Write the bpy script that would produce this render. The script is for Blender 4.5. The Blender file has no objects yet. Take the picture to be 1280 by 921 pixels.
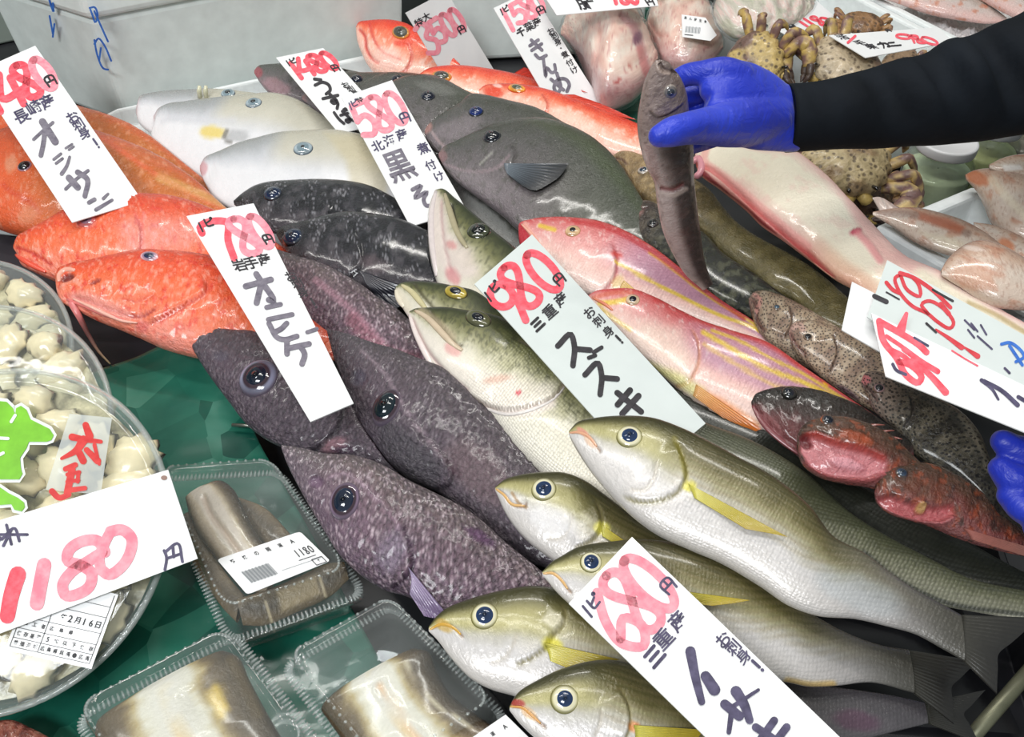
import bpy, math, random
import numpy as np
from mathutils import Vector, Matrix
from mathutils.bvhtree import BVHTree

# ------------------------------------------------------------------ camera
W, H, F = 1280, 921, 1108.0
PITCH = math.radians(44)
HC = 0.62
CAM = np.array((0.0, 0.0, HC))
RIGHT = np.array((1.0, 0, 0))
FWD = np.array((0, math.cos(PITCH), -math.sin(PITCH)))
UP = np.array((0, math.sin(PITCH), math.cos(PITCH)))
COL = bpy.context.scene.collection
rng = np.random.default_rng(7)
random.seed(7)


def ray(x, y):
    return RIGHT * ((x - W / 2) / F) + UP * ((H / 2 - y) / F) + FWD


def P(x, y, z):
    d = ray(x, y)
    return CAM + d * ((z - HC) / d[2])


def on_plane(x, y, o, n):
    d = ray(x, y)
    return CAM + d * (np.dot(o - CAM, n) / np.dot(d, n))


def depth(p):
    return float(np.dot(np.asarray(p) - CAM, FWD))


def proj(v):
    r = np.asarray(v) - CAM
    dz = r @ FWD
    return np.stack([W / 2 + F * (r @ RIGHT) / dz, H / 2 - F * (r @ UP) / dz], 1)


def nrm(v):
    v = np.asarray(v, float)
    return v / (np.linalg.norm(v) + 1e-12)


# ------------------------------------------------------------------ colour and noise
def lin(c):
    c = np.clip(np.asarray(c, float) / 255.0, 0, 1)
    return np.where(c <= 0.04045, c / 12.92, ((c + 0.055) / 1.055) ** 2.4)


def L4(c):
    r = lin(c)
    return (float(r[0]), float(r[1]), float(r[2]), 1.0)


_lat = np.random.default_rng(3).random((256, 256))


def vnoise(x, y):
    xi = np.floor(x).astype(int)
    yi = np.floor(y).astype(int)
    fx = x - xi
    fy = y - yi
    fx = fx * fx * (3 - 2 * fx)
    fy = fy * fy * (3 - 2 * fy)
    g = lambda a, b: _lat[a & 255, b & 255]
    return (g(xi, yi) * (1 - fx) + g(xi + 1, yi) * fx) * (1 - fy) + (g(xi, yi + 1) * (1 - fx) + g(xi + 1, yi + 1) * fx) * fy


def fbm(x, y, o=4):
    s, a, t = 0, 0.5, 0
    for i in range(o):
        s = s + a * vnoise(x * 2 ** i + 17.3 * i, y * 2 ** i + 9.1 * i)
        t += a
        a *= 0.5
    return s / t


def ramp(v, stops):
    v = np.asarray(v)
    ps = [s[0] for s in stops]
    return np.stack([np.interp(v, ps, [s[1][k] for s in stops]) for k in range(3)], -1)


def mixc(a, b, f):
    f = np.asarray(f)[..., None]
    return a * (1 - f) + np.asarray(b, float) * f


def sstep(a, b, x):
    t = np.clip((x - a) / (b - a), 0, 1)
    return t * t * (3 - 2 * t)


def spline(pts, n, dist=None):
    """smooth curve through points, n samples (or at parameters dist in 0..1)"""
    p = np.asarray(pts, float)
    if len(p) == 2:
        u = np.linspace(0, 1, n) if dist is None else dist
        return p[0] + (p[1] - p[0]) * u[:, None]
    seg = np.linalg.norm(np.diff(p, axis=0), axis=1) ** 0.75 + 1e-9
    t = np.concatenate([[0], np.cumsum(seg)])
    m = np.zeros_like(p)
    dl = np.diff(p, axis=0) / seg[:, None]
    m[0], m[-1] = dl[0], dl[-1]
    w1, w2 = seg[1:], seg[:-1]
    m[1:-1] = (dl[:-1] * w1[:, None] + dl[1:] * w2[:, None]) / (w1 + w2)[:, None]

    def ev(q):
        i = np.clip(np.searchsorted(t, q, side='right') - 1, 0, len(seg) - 1)
        h = seg[i]
        s = ((q - t[i]) / h)[:, None]
        h = h[:, None]
        return ((2 * s ** 3 - 3 * s ** 2 + 1) * p[i] + (s ** 3 - 2 * s ** 2 + s) * h * m[i]
                + (-2 * s ** 3 + 3 * s ** 2) * p[i + 1] + (s ** 3 - s ** 2) * h * m[i + 1])
    q = np.linspace(0, t[-1], 600)
    c = ev(q)
    al = np.concatenate([[0], np.cumsum(np.linalg.norm(np.diff(c, axis=0), axis=1))])
    al /= al[-1]
    u = np.linspace(0, 1, n) if dist is None else dist
    return ev(np.interp(u, al, q))


# ------------------------------------------------------------------ meshes
def mk(name, verts, faces, mat=None, parent=None, smooth=True, cols=None, uv=None, origin=None):
    v = np.asarray(verts, float)
    if parent is not None:
        o = world_loc(parent)
    else:
        o = np.asarray(origin if origin is not None else (0, 0, 0), float)
    v = v - o
    me = bpy.data.meshes.new(name)
    if isinstance(faces, np.ndarray):
        k = faces.shape[1]
        me.vertices.add(len(v))
        me.vertices.foreach_set('co', v.astype(np.float32).ravel())
        me.loops.add(faces.size)
        me.loops.foreach_set('vertex_index', faces.astype(np.int32).ravel())
        me.polygons.add(len(faces))
        me.polygons.foreach_set('loop_start', np.arange(0, faces.size, k, dtype=np.int32))
        try:
            me.polygons.foreach_set('loop_total', np.full(len(faces), k, dtype=np.int32))
        except Exception:
            pass
        me.update(calc_edges=True)
        me.validate()
    else:
        me.from_pydata([tuple(q) for q in v], [], [tuple(int(i) for i in f) for f in faces])
    if smooth:
        me.polygons.foreach_set('use_smooth', [True] * len(me.polygons))
    if cols is not None:
        a = me.attributes.new('Col', 'FLOAT_COLOR', 'POINT')
        c = np.ones((len(v), 4), np.float32)
        c[:, :3] = cols
        a.data.foreach_set('color', c.ravel())
    if uv is not None:
        a = me.attributes.new('fuv', 'FLOAT_VECTOR', 'POINT')
        c = np.zeros((len(v), 3), np.float32)
        c[:, :uv.shape[1]] = uv
        a.data.foreach_set('vector', c.ravel())
    if mat:
        me.materials.append(mat)
    ob = bpy.data.objects.new(name, me)
    COL.objects.link(ob)
    if parent is not None:
        ob.parent = parent
    else:
        ob.location = o
    return ob


_wl = {}


def world_loc(o):
    l = np.zeros(3)
    while o is not None:
        l = l + np.array(o.location)
        o = o.parent
    return l


def tag(o, label=None, cat=None, group=None, kind=None):
    if label:
        o['label'] = label
    if cat:
        o['category'] = cat
    if group:
        o['group'] = group
    if kind:
        o['kind'] = kind
    return o


def empty(name, loc, label, cat, group=None):
    o = bpy.data.objects.new(name, None)
    o.empty_display_size = 0.02
    COL.objects.link(o)
    o.location = [float(q) for q in loc]
    return tag(o, label, cat, group)


def grid_faces(n, m, wrap=False, flip=False):
    """n rows, m columns"""
    i = np.arange(n - 1)[:, None]
    mm = m if wrap else m - 1
    j = np.arange(mm)[None, :]
    j2 = (j + 1) % m
    f = np.stack([i * m + j + 0 * i, i * m + j2, (i + 1) * m + j2, (i + 1) * m + j], -1).reshape(-1, 4)
    return f[:, ::-1] if flip else f


class MB:
    def __init__(self):
        self.v, self.f, self.c = [], [], []

    def add(self, v, f, col=None):
        b = len(self.v)
        v = [tuple(float(q) for q in p) for p in v]
        self.v += v
        self.f += [tuple(int(i) + b for i in q) for q in f]
        self.c += [col if col is not None else (1, 1, 1)] * len(v)

    def grid(self, pts, wrap=False, col=None, flip=False):
        n, m = pts.shape[:2]
        self.add(pts.reshape(-1, 3), grid_faces(n, m, wrap, flip), col)

    def box(self, lo, hi, col=None, rot=None, o=None):
        lo, hi = np.array(lo, float), np.array(hi, float)
        v = [np.array((x, y, z)) for x in (lo[0], hi[0]) for y in (lo[1], hi[1]) for z in (lo[2], hi[2])]
        if rot is not None:
            v = [rot @ q for q in v]
        if o is not None:
            v = [q + np.array(o) for q in v]
        self.add(v, [(0, 1, 3, 2), (4, 6, 7, 5), (0, 4, 5, 1), (2, 3, 7, 6), (0, 2, 6, 4), (1, 5, 7, 3)], col)

    def tube(self, pts, rad, seg=10, col=None, caps=True, flat=1.0, nref=None):
        p = np.asarray(pts, float)
        n = len(p)
        r = np.broadcast_to(np.asarray(rad, float), (n,))
        tan = np.gradient(p, axis=0)
        tan /= np.linalg.norm(tan, axis=1)[:, None] + 1e-12
        u = np.array(nref if nref is not None else (0.13, 0.21, 0.97))
        rows = []
        for i in range(n):
            u = u - np.dot(u, tan[i]) * tan[i]
            u = nrm(u)
            w = np.cross(tan[i], u)
            a = np.linspace(0, 2 * math.pi, seg, endpoint=False)
            rows.append(p[i] + r[i] * (np.cos(a)[:, None] * w + flat * np.sin(a)[:, None] * u))
        b = len(self.v)
        self.grid(np.array(rows), True, col, True)
        if caps:
            self.f.append(tuple(b + j for j in range(seg)))
            self.f.append(tuple(b + (n - 1) * seg + j for j in reversed(range(seg))))

    def build(self, name, mat, parent=None, smooth=True, origin=None, usecol=False):
        return mk(name, self.v, self.f, mat, parent, smooth, self.c if usecol else None, None, origin)


def bevel(ob, w=0.002, seg=2, ang=0.6):
    m = ob.modifiers.new('bevel', 'BEVEL')
    m.width = w
    m.segments = seg
    m.limit_method = 'ANGLE'
    m.angle_limit = ang
    return ob


# ------------------------------------------------------------------ materials
class N:
    def __init__(self, name):
        self.m = bpy.data.materials.new(name)
        self.m.use_nodes = True
        self.t = self.m.node_tree
        self.b = self.t.nodes['Principled BSDF']

    def n(self, typ, **kw):
        x = self.t.nodes.new(typ)
        for k, v in kw.items():
            setattr(x, k, v)
        return x

    def l(self, a, b):
        self.t.links.new(a, b)

    def set(self, **kw):
        for k, v in kw.items():
            self.b.inputs[k.replace('_', ' ')].default_value = v

    def math(self, op, a, b=None, c=None):
        x = self.n('ShaderNodeMath', operation=op)
        for i, q in enumerate((a, b, c)):
            if q is None:
                continue
            if isinstance(q, (int, float)):
                x.inputs[i].default_value = q
            else:
                self.l(q, x.inputs[i])
        return x.outputs[0]

    def mix(self, f, a, b, mode='MIX'):
        x = self.n('ShaderNodeMixRGB', blend_type=mode)
        for i, q in enumerate((f, a, b)):
            if isinstance(q, (int, float)):
                x.inputs[i].default_value = q
            elif isinstance(q, tuple):
                x.inputs[i].default_value = q if len(q) == 4 else L4(q)
            else:
                self.l(q, x.inputs[i])
        return x.outputs[0]

    def noise(self, scale, detail=4, rough=0.5, vec=None, dist=0.0):
        x = self.n('ShaderNodeTexNoise')
        x.inputs['Scale'].default_value = scale
        x.inputs['Detail'].default_value = detail
        x.inputs['Roughness'].default_value = rough
        x.inputs['Distortion'].default_value = dist
        if vec is not None:
            self.l(vec, x.inputs['Vector'])
        return x.outputs['Fac']

    def obj(self):
        return self.n('ShaderNodeTexCoord').outputs['Object']

    def ramp(self, f, stops):
        x = self.n('ShaderNodeValToRGB')
        e = x.color_ramp.elements
        while len(e) < len(stops):
            e.new(0.5)
        for i, (p, c) in enumerate(stops):
            e[i].position = p
            e[i].color = L4(c)
        self.l(f, x.inputs[0])
        return x.outputs[0]

    def bump(self, h, strength, dist=0.001, prev=None):
        x = self.n('ShaderNodeBump')
        x.inputs['Strength'].default_value = strength
        x.inputs['Distance'].default_value = dist
        self.l(h, x.inputs['Height'])
        if prev is not None:
            self.l(prev, x.inputs['Normal'])
        return x.outputs[0]


def simple(name, col, rough=0.5, noise=0.0, nscale=60, bump=0.0, **kw):
    m = N(name)
    v = m.obj()
    if noise:
        f = m.noise(nscale, 5, 0.55, v)
        d = tuple(max(0, q * (1 - noise)) for q in col)
        u = tuple(min(255, q * (1 + noise)) for q in col)
        m.l(m.ramp(f, [(0.3, d), (0.7, u)]), m.b.inputs['Base Color'])
        if bump:
            m.l(m.bump(f, bump, 0.002), m.b.inputs['Normal'])
    else:
        m.set(Base_Color=L4(col))
    m.set(Roughness=rough)
    m.set(**kw)
    return m.m


def fish_mat(name, scale=0.25, samt=0.25, sbump=0.3, nbump=0.25, nscale=9, namt=0.12, rough=0.28, metal=0.0, coat=0.4, glint=0.0, rnd=0.3, spots=None, gsc=2.6):
    """wet fish skin: the albedo pattern comes with the mesh, scales, pores and wetness from nodes"""
    m = N(name)
    at = m.n('ShaderNodeAttribute', attribute_name='Col').outputs['Color']
    uv = m.n('ShaderNodeAttribute', attribute_name='fuv').outputs['Vector']
    n1 = m.noise(nscale, 5, 0.6, uv)
    n2 = m.noise(nscale * 0.18, 3, 0.6, uv)
    col = at
    f = m.math('MULTIPLY_ADD', n1, namt * 2, 1 - namt)
    f2 = m.math('MULTIPLY_ADD', n2, namt * 1.6, 1 - namt * 0.8)
    ff = m.math('MULTIPLY', f, f2)
    prev = m.bump(n1, nbump, 0.0012)
    if samt or sbump:
        vo = m.n('ShaderNodeTexVoronoi', voronoi_dimensions='2D')
        vo.inputs['Scale'].default_value = 1.0 / scale
        vo.inputs['Randomness'].default_value = rnd
        m.l(uv, vo.inputs['Vector'])
        d = vo.outputs['Distance']
        dd = m.math('MULTIPLY', d, 1.25)
        sx = m.n('ShaderNodeSeparateXYZ')
        m.l(uv, sx.inputs[0])
        hz = sx.outputs[2]   # 0 on the naked head, 1 on the scaled body
        pat = m.math('SUBTRACT', samt * 0.35, m.math('MULTIPLY', m.math('POWER', dd, 2.0), samt))
        ff = m.math('MULTIPLY', ff, m.math('MULTIPLY_ADD', pat, hz, 1.0))
        prev = m.bump(m.math('MULTIPLY', m.math('SUBTRACT', 1.0, dd), hz), sbump, 0.0011, prev)
    if spots:
        sc, thr, sc_col, amt = spots
        vo = m.n('ShaderNodeTexVoronoi', voronoi_dimensions='2D')
        vo.inputs['Scale'].default_value = 1.0 / sc
        vo.inputs['Randomness'].default_value = 0.9
        m.l(uv, vo.inputs['Vector'])
        s = m.n('ShaderNodeMapRange', interpolation_type='SMOOTHSTEP')
        m.l(vo.outputs['Distance'], s.inputs[0])
        s.inputs[1].default_value = thr
        s.inputs[2].default_value = thr + 0.16
        s.inputs[3].default_value = amt
        s.inputs[4].default_value = 0
        col = m.mix(s.outputs[0], col, sc_col)
    cc = m.n('ShaderNodeVectorMath', operation='SCALE')
    m.l(col, cc.inputs[0])
    m.l(ff, cc.inputs['Scale'])
    m.l(cc.outputs[0], m.b.inputs['Base Color'])
    m.l(m.math('MULTIPLY_ADD', n2, 0.25, rough - 0.1), m.b.inputs['Roughness'])
    if glint:
        w = m.noise(gsc, 3, 0.65, uv, 0.4)
        prev = m.bump(w, min(1.0, glint * 1.3), 0.0035, prev)
    m.l(prev, m.b.inputs['Normal'])
    m.set(Metallic=metal, Coat_Weight=coat, Coat_Roughness=0.12)
    return m.m


def attr_mat(name, rough=0.35, coat=0.0, nscale=120, namt=0.1, bump=0.1, **kw):
    m = N(name)
    at = m.n('ShaderNodeAttribute', attribute_name='Col').outputs['Color']
    n1 = m.noise(nscale, 4, 0.6, m.obj())
    cc = m.n('ShaderNodeVectorMath', operation='SCALE')
    m.l(at, cc.inputs[0])
    m.l(m.math('MULTIPLY_ADD', n1, namt * 2, 1 - namt), cc.inputs['Scale'])
    m.l(cc.outputs[0], m.b.inputs['Base Color'])
    m.l(m.bump(n1, bump, 0.001), m.b.inputs['Normal'])
    m.set(Roughness=rough, Coat_Weight=coat, Coat_Roughness=0.1)
    m.set(**kw)
    return m.m
# ------------------------------------------------------------------ fish builder
def seg_dist(q, poly):
    """distance from points q (n,2) to a polyline, with sign, position along it"""
    p = np.asarray(poly, float)
    best = np.full(len(q), 1e9)
    sg = np.zeros(len(q))
    par = np.zeros(len(q))
    L = np.concatenate([[0], np.cumsum(np.linalg.norm(np.diff(p, axis=0), axis=1))])
    for i in range(len(p) - 1):
        a, b = p[i], p[i + 1]
        ab = b - a
        l2 = ab @ ab + 1e-9
        t = np.clip(((q - a) @ ab) / l2, 0, 1)
        d = q - (a + t[:, None] * ab)
        dist = np.hypot(d[:, 0], d[:, 1])
        m = dist < best
        best[m] = dist[m]
        sg[m] = (ab[0] * d[m, 1] - ab[1] * d[m, 0])
        par[m] = (L[i] + t[m] * (L[i + 1] - L[i])) / L[-1]
    return best, np.sign(sg), par


class Fish:
    def __init__(s, name, label, cat, group, sp, D, V, z, roll=15, k=0.2, kb=0.14, face=None, nt=190, nr=84, pw=0.75, tw=1.25,
                 feats=(), bulge=0.0, part='body'):
        zh, zt = z
        D = np.asarray(D, float)
        V = np.asarray(V, float)
        sn = (D[0] + V[0]) / 2
        tl = (D[-1] + V[-1]) / 2
        O = P(sn[0], sn[1], zh)
        T = P(tl[0], tl[1], zt)
        ax = nrm(T - O)
        if face == 'cam':
            n = nrm(CAM - (O + T) / 2)
            n = nrm(n - ax * (n @ ax))
            side = np.cross(n, ax)
            r = math.radians(roll)
            n = math.cos(r) * n + math.sin(r) * side
        else:
            n0 = np.array((0, 0, 1.0))
            n0 = nrm(n0 - ax * (n0 @ ax))
            h = np.cross(n0, ax)
            if h @ (CAM - O) < 0:
                h = -h
            r = math.radians(roll)
            n = nrm(math.cos(r) * n0 + math.sin(r) * h)
        s.O, s.T, s.ax, s.nv = O, T, ax, n
        s.b = np.cross(n, ax)
        u = np.linspace(0, 1, nt) ** tw
        d3 = np.array([on_plane(x, y, O, n) for x, y in D])
        v3 = np.array([on_plane(x, y, O, n) for x, y in V])
        d = spline(d3, nt, u)
        v = spline(v3, nt, u)
        w = np.linalg.norm(d - v, axis=1)
        # half thickness along the body, softened
        ww = w.copy()
        th = np.linspace(0, 2 * np.pi, nr, endpoint=False)
        vv = (1 - np.cos(th)) / 2
        sn_ = np.sin(th)
        prof = np.sign(sn_) * np.abs(sn_) ** pw
        kk = np.where(prof > 0, k, kb)
        endtap = 1 - 0.35 * np.clip((u - 0.55) / 0.45, 0, 1)
        half = ww * endtap
        pts = v[:, None, :] * (1 - vv)[None, :, None] + d[:, None, :] * vv[None, :, None]
        off = half[:, None] * (kk * prof)[None, :]
        near = prof > 0.02
        pts = pts + n * off[..., None]
        pos = pts.reshape(-1, 3)
        A = ((pos - O) @ ax) * 100
        al = np.zeros((nt, nr))
        B = (np.where(th <= np.pi, th, 2 * np.pi - th) / np.pi)[None, :] * w[:, None] * 112
        B = (B + 0 * al).ravel()
        tt = (u[:, None] + 0 * al).ravel()
        vm = (vv[None, :] + 0 * al).ravel()
        nearm = (near[None, :] + 0 * al).ravel() > 0.5
        px = proj(pos)
        s.Ln = float(np.linalg.norm(T - O))
        col = sp['fn'](tt, vm, A, B, nearm)
        disp = np.zeros(len(pos))
        for ft in feats:
            kind = ft[0]
            if kind == 'blob':
                (cx, cy), rx, ry, ang, c, al_ = ft[1:7]
                hgt = ft[7] if len(ft) > 7 else 0
                a = math.radians(ang)
                dx, dy = px[:, 0] - cx, px[:, 1] - cy
                ex = (dx * math.cos(a) + dy * math.sin(a)) / rx
                ey = (-dx * math.sin(a) + dy * math.cos(a)) / ry
                rr = np.sqrt(ex * ex + ey * ey)
                rr = rr + 0.35 * (fbm(A * 1.3, B * 1.3) - 0.5)
                f = (1 - sstep(0.55, 1.1, rr)) * nearm
                if c is not None:
                    col = mixc(col, c, f * al_)
                disp += f * hgt
                continue
            if kind == 'poly':   # filled polygon of colour
                poly, c, al_, soft = ft[1:5]
                p = np.asarray(poly, float)
                ins = np.zeros(len(px), bool)
                jx = len(p) - 1
                for ix in range(len(p)):
                    xi, yi = p[ix]
                    xj, yj = p[jx]
                    cnd = ((yi > px[:, 1]) != (yj > px[:, 1])) & (px[:, 0] < (xj - xi) * (px[:, 1] - yi) / (yj - yi + 1e-9) + xi)
                    ins ^= cnd
                    jx = ix
                dd, _, _ = seg_dist(px, np.vstack([p, p[:1]]))
                f = sstep(-soft, soft, np.where(ins, dd, -dd)) * nearm
                if c is not None:
                    col = mixc(col, c, f * al_)
                if len(ft) > 5:
                    disp += f * ft[5]
                continue
            poly = spline(ft[1], 24) if len(ft[1]) > 2 else np.asarray(ft[1], float)
            lo, hi = poly.min(0) - 60, poly.max(0) + 60
            m = nearm & (px[:, 0] > lo[0]) & (px[:, 0] < hi[0]) & (px[:, 1] > lo[1]) & (px[:, 1] < hi[1])
            if not m.any():
                continue
            q = px[m]
            dd, sg, par = seg_dist(q, poly)
            taper = sstep(0, 0.12, par) * sstep(0, 0.12, 1 - par)
            if kind == 'gill':
                hg = ft[2]
                L_ = ft[3] if len(ft) > 3 else 26
                _, ss, _ = seg_dist(np.array([sn]), poly)
                sd = dd * sg * ss[0]
                ends = (par > 0.001) & (par < 0.999)
                hh = np.where(sd > 0, np.exp(-sd / L_) * sstep(0, 2.0, sd), -0.55 * np.exp(sd / 5.0)) * hg * taper
                disp[m] += hh * ends
                shade = np.where(sd < 0, np.exp(-(sd / 3.0) ** 2), np.exp(-(sd / 1.2) ** 2)) * taper * ends
                gc = ft[4] if len(ft) > 4 else None
                if gc is not None:
                    col[m] = mixc(col[m], gc, shade * 0.75)
            elif kind == 'groove':
                wd, dep, c, al_ = ft[2:6]
                g = np.exp(-(dd / wd) ** 2) * sstep(0, 0.08, par) * sstep(0, 0.08, 1 - par)
                disp[m] -= g * dep
                if c is not None:
                    col[m] = mixc(col[m], c, g * al_)
            elif kind == 'line':
                wd, c, al_ = ft[2:5]
                g = np.exp(-(dd / wd) ** 4)
                col[m] = mixc(col[m], c, g * al_)
                if len(ft) > 5:
                    disp[m] += g * ft[5]
        # lumpy skin
        if sp.get('lump'):
            am, sc = sp['lump']
            disp += (fbm(A * sc, B * sc, 4) - 0.5) * am * np.minimum(1, half.repeat(nr) / 0.006)
        pos = pos + n * (disp * nearm)[:, None]
        s.root = empty(name, O * [1, 1, 1], label, cat, group)
        s.pos = pos
        fc = grid_faces(nt, nr, True)
        # orientation: make sure normals point out
        c0 = pos.reshape(nt, nr, 3)
        test = np.cross(c0[nt // 2, nr // 4 + 1] - c0[nt // 2, nr // 4], c0[nt // 2 + 1, nr // 4] - c0[nt // 2, nr // 4])
        a, b_ = fc[0][:2]
        if np.dot(test, n) < 0:
            fc = fc[:, ::-1]
        s.body = mk(part, pos, fc, sp['mat'], s.root, True, lin(col), np.stack([A, B, sstep(0.2, 0.34, tt)], 1))
        bmv = [Vector(p) for p in pos]
        s.polys = [tuple(int(i) for i in f) for f in fc]
        s.bvh = BVHTree.FromPolygons(bmv, s.polys)
        s.sp = sp

    def hit(s, x, y):
        d = Vector(ray(x, y)).normalized()
        h = s.bvh.ray_cast(Vector(CAM), d)
        if h[0] is not None:
            nn = np.array(h[1])
            if nn @ s.nv < 0:
                nn = -nn
            return np.array(h[0]), nn
        return None, None

    def hgt(s, x, y):
        p, _ = s.hit(x, y)
        return None if p is None else float((p - s.O) @ s.nv)

    def eye(s, x, y, r, rp, iris=(215, 200, 120), rim=(90, 90, 60), pupil=(14, 20, 40), sx=1.0, pup_off=(0, 0), dome=0.42, inner=None, sy=1.0, ang=0):
        p, nn = s.hit(x, y)
        if p is None:
            p, nn = on_plane(x, y, s.O, s.nv), s.nv
        nn = nrm(0.65 * s.nv + 0.35 * nn)
        R = r / F * depth(p)
        fx = nrm(s.ax - nn * (s.ax @ nn))
        fy = np.cross(nn, fx)
        a_ = math.radians(ang)
        fx, fy = math.cos(a_) * fx + math.sin(a_) * fy, -math.sin(a_) * fx + math.cos(a_) * fy

        def domeo(R, c0, h, rho, colf, name, par):
            th = np.linspace(0, 2 * np.pi, 36, endpoint=False)
            v, c = [], []
            for q in rho:
                zz = h * R * math.sqrt(max(0, 1 - q * q)) if q <= 1 else -h * R * (q - 1) * 6
                for t in th:
                    v.append(c0 + (math.cos(t) * sx * fx + math.sin(t) * sy * fy) * R * q + nn * zz)
                    c.append(colf(q, t))
            v.append(c0 + nn * h * R)
            c.append(colf(0, 0))
            nq = len(rho)
            f = [tuple(int(i) for i in q) for q in grid_faces(nq, 36, True)]
            f += [(nq * 36, j, (j + 1) % 36) for j in range(36)]
            return mk(name, v, f, EYE, par, True, lin(np.array(c)))
        inner_c = inner if inner is not None else iris

        def ci(q, t):
            w = 0.5 + 0.5 * math.sin(t * 2 + 1)
            base = np.array(iris) * (0.82 + 0.3 * w)
            if q < rp / r * 1.2:
                base = np.array(inner_c, float)
            if q > 0.86:
                k_ = min(1, (q - 0.86) / 0.1)
                base = base * (1 - k_) + np.array(rim) * k_
            return base
        e = domeo(R, p - nn * 0.06 * R, dome, [0.12, 0.3, 0.45, 0.55, 0.65, 0.75, 0.84, 0.9, 0.96, 1.0, 1.08], ci, 'eye', s.root)
        pc = p + nn * (0.06 * R + dome * R * (1 - 0.62)) + (pup_off[0] * RIGHT - pup_off[1] * UP) * (depth(p) / F)
        pp = np.array(pupil, float)
        domeo(rp / F * depth(p), pc - nn * 0.10 * R, dome * 1.25, [0.15, 0.4, 0.65, 0.85, 0.95, 1.0, 1.05], lambda q, t: pp * (0.75 + 0.5 * q ** 4), 'pupil', e)
        return e

    def fin(s, name, base, tip, c0, c1, mode='body', lift=0.004, rays=12, nu=40, nv=14, c_ray=None, gap=0.0014, curve=0.0, mat=None):
        b = spline(base, nu)
        t = spline(tip, nu)
        g = np.zeros((nv, nu, 2))
        w = np.linspace(0, 1, nv)
        for i in range(nv):
            g[i] = b * (1 - w[i]) + t * w[i]
        hh = np.full((nv, nu), np.nan)
        if mode == 'body':
            for i in range(nv):
                for j in range(nu):
                    q = s.hgt(*g[i, j])
                    if q is not None:
                        hh[i, j] = q
            for j in range(nu):
                last = np.nanmean(hh[0]) if np.isfinite(hh[0]).any() else 0
                for i in range(nv):
                    if np.isnan(hh[i, j]):
                        hh[i, j] = last * 0.96
                    last = hh[i, j]
            for _ in range(3):
                k_ = np.pad(hh, 1, mode='edge')
                hh = np.maximum(hh, (k_[:-2, 1:-1] + k_[2:, 1:-1] + k_[1:-1, :-2] + k_[1:-1, 2:]) / 4)
        else:
            hh[:] = 0
        jj = np.linspace(0, 1, nu)
        ridge = np.cos(jj * rays * 2 * np.pi)
        cols = np.zeros((nv, nu, 3))
        top = np.zeros((nv, nu, 3))
        bot = np.zeros((nv, nu, 3))
        for i in range(nv):
            for j in range(nu):
                dz = gap + lift * w[i] ** 1.4 + curve * math.sin(w[i] * math.pi) + 0.0003 * ridge[j] * math.sin(math.pi * min(0.97, w[i] + 0.05))
                top[i, j] = on_plane(g[i, j, 0], g[i, j, 1], s.O + s.nv * (hh[i, j] + dz), s.nv)
                bot[i, j] = top[i, j] - s.nv * 0.0008 * (1 - 0.88 * w[i])
                c = np.array(c0, float) * (1 - w[i]) + np.array(c1, float) * w[i]
                rc = np.array(c_ray if c_ray is not None else np.array(c0) * 0.72, float)
                f_ = max(0, ridge[j]) ** 2 * 0.6
                cols[i, j] = c * (1 - f_) + rc * f_
        n_ = nv * nu
        f1 = grid_faces(nv, nu)
        e1 = np.cross(top[1, 0] - top[0, 0], top[0, 1] - top[0, 0])
        if e1 @ s.nv > 0:
            f1 = f1[:, ::-1]
        f2 = f1[:, ::-1] + n_
        ring = [j for j in range(nu)] + [i * nu + nu - 1 for i in range(1, nv)] + [(nv - 1) * nu + j for j in range(nu - 2, -1, -1)] + [i * nu for i in range(nv - 2, 0, -1)]
        f3 = np.array([(ring[q], ring[(q + 1) % len(ring)], ring[(q + 1) % len(ring)] + n_, ring[q] + n_) for q in range(len(ring)) if not (ring[q] >= n_ - nu and ring[(q + 1) % len(ring)] >= n_ - nu)])
        v = np.vstack([top.reshape(-1, 3), bot.reshape(-1, 3)])
        c = np.vstack([cols.reshape(-1, 3)] * 2)
        return mk(name, v, np.vstack([f1, f2, f3]), mat or FIN, s.root, True, lin(c))

    def tailfin(s, top, bot, up, lo, fork, c0=(58, 56, 50), c1=(30, 29, 29), lift=0.0, name='tail_fin', rays=16):
        """fan from the tail root (top, bot) to the upper tip, fork and lower tip"""
        base = [top, ((top[0] + bot[0]) / 2, (top[1] + bot[1]) / 2), bot]
        return s.fin(name, base, [up, ((up[0] + fork[0] * 2) / 3, (up[1] + fork[1] * 2) / 3), fork, ((lo[0] + fork[0] * 2) / 3, (lo[1] + fork[1] * 2) / 3), lo],
                     c0, c1, 'plane', lift, rays, 48, 12, gap=0.0)

    def lip(s, name, pts, r, col, taper=True, mat=None, gap=0.0, seg=8, flat=0.6):
        """a fleshy strip (lip, jaw bone, barbel base) laid on the skin; r in photo pixels"""
        q = spline(pts, 22)
        v = []
        for x, y in q:
            p, nn = s.hit(x, y)
            if p is None:
                p = on_plane(x, y, s.O + s.nv * (0 if not v else float((v[-1] - s.O) @ s.nv)), s.nv)
            v.append(p + s.nv * gap)
        v = np.array(v)
        for _ in range(2):
            v[1:-1] = (v[:-2] + 2 * v[1:-1] + v[2:]) / 4
        rr = r / F * depth(v[0])
        if taper:
            rr = rr * (0.25 + 0.75 * np.sin(np.linspace(0.15, math.pi - 0.15, 22)) ** 0.6)
        mb = MB()
        mb.tube(v, rr, seg, None, True, flat, s.nv)
        c = np.tile(lin(col), (len(mb.v), 1))
        return mk(name, mb.v, mb.f, mat or FLESH, s.root, True, c)


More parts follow.
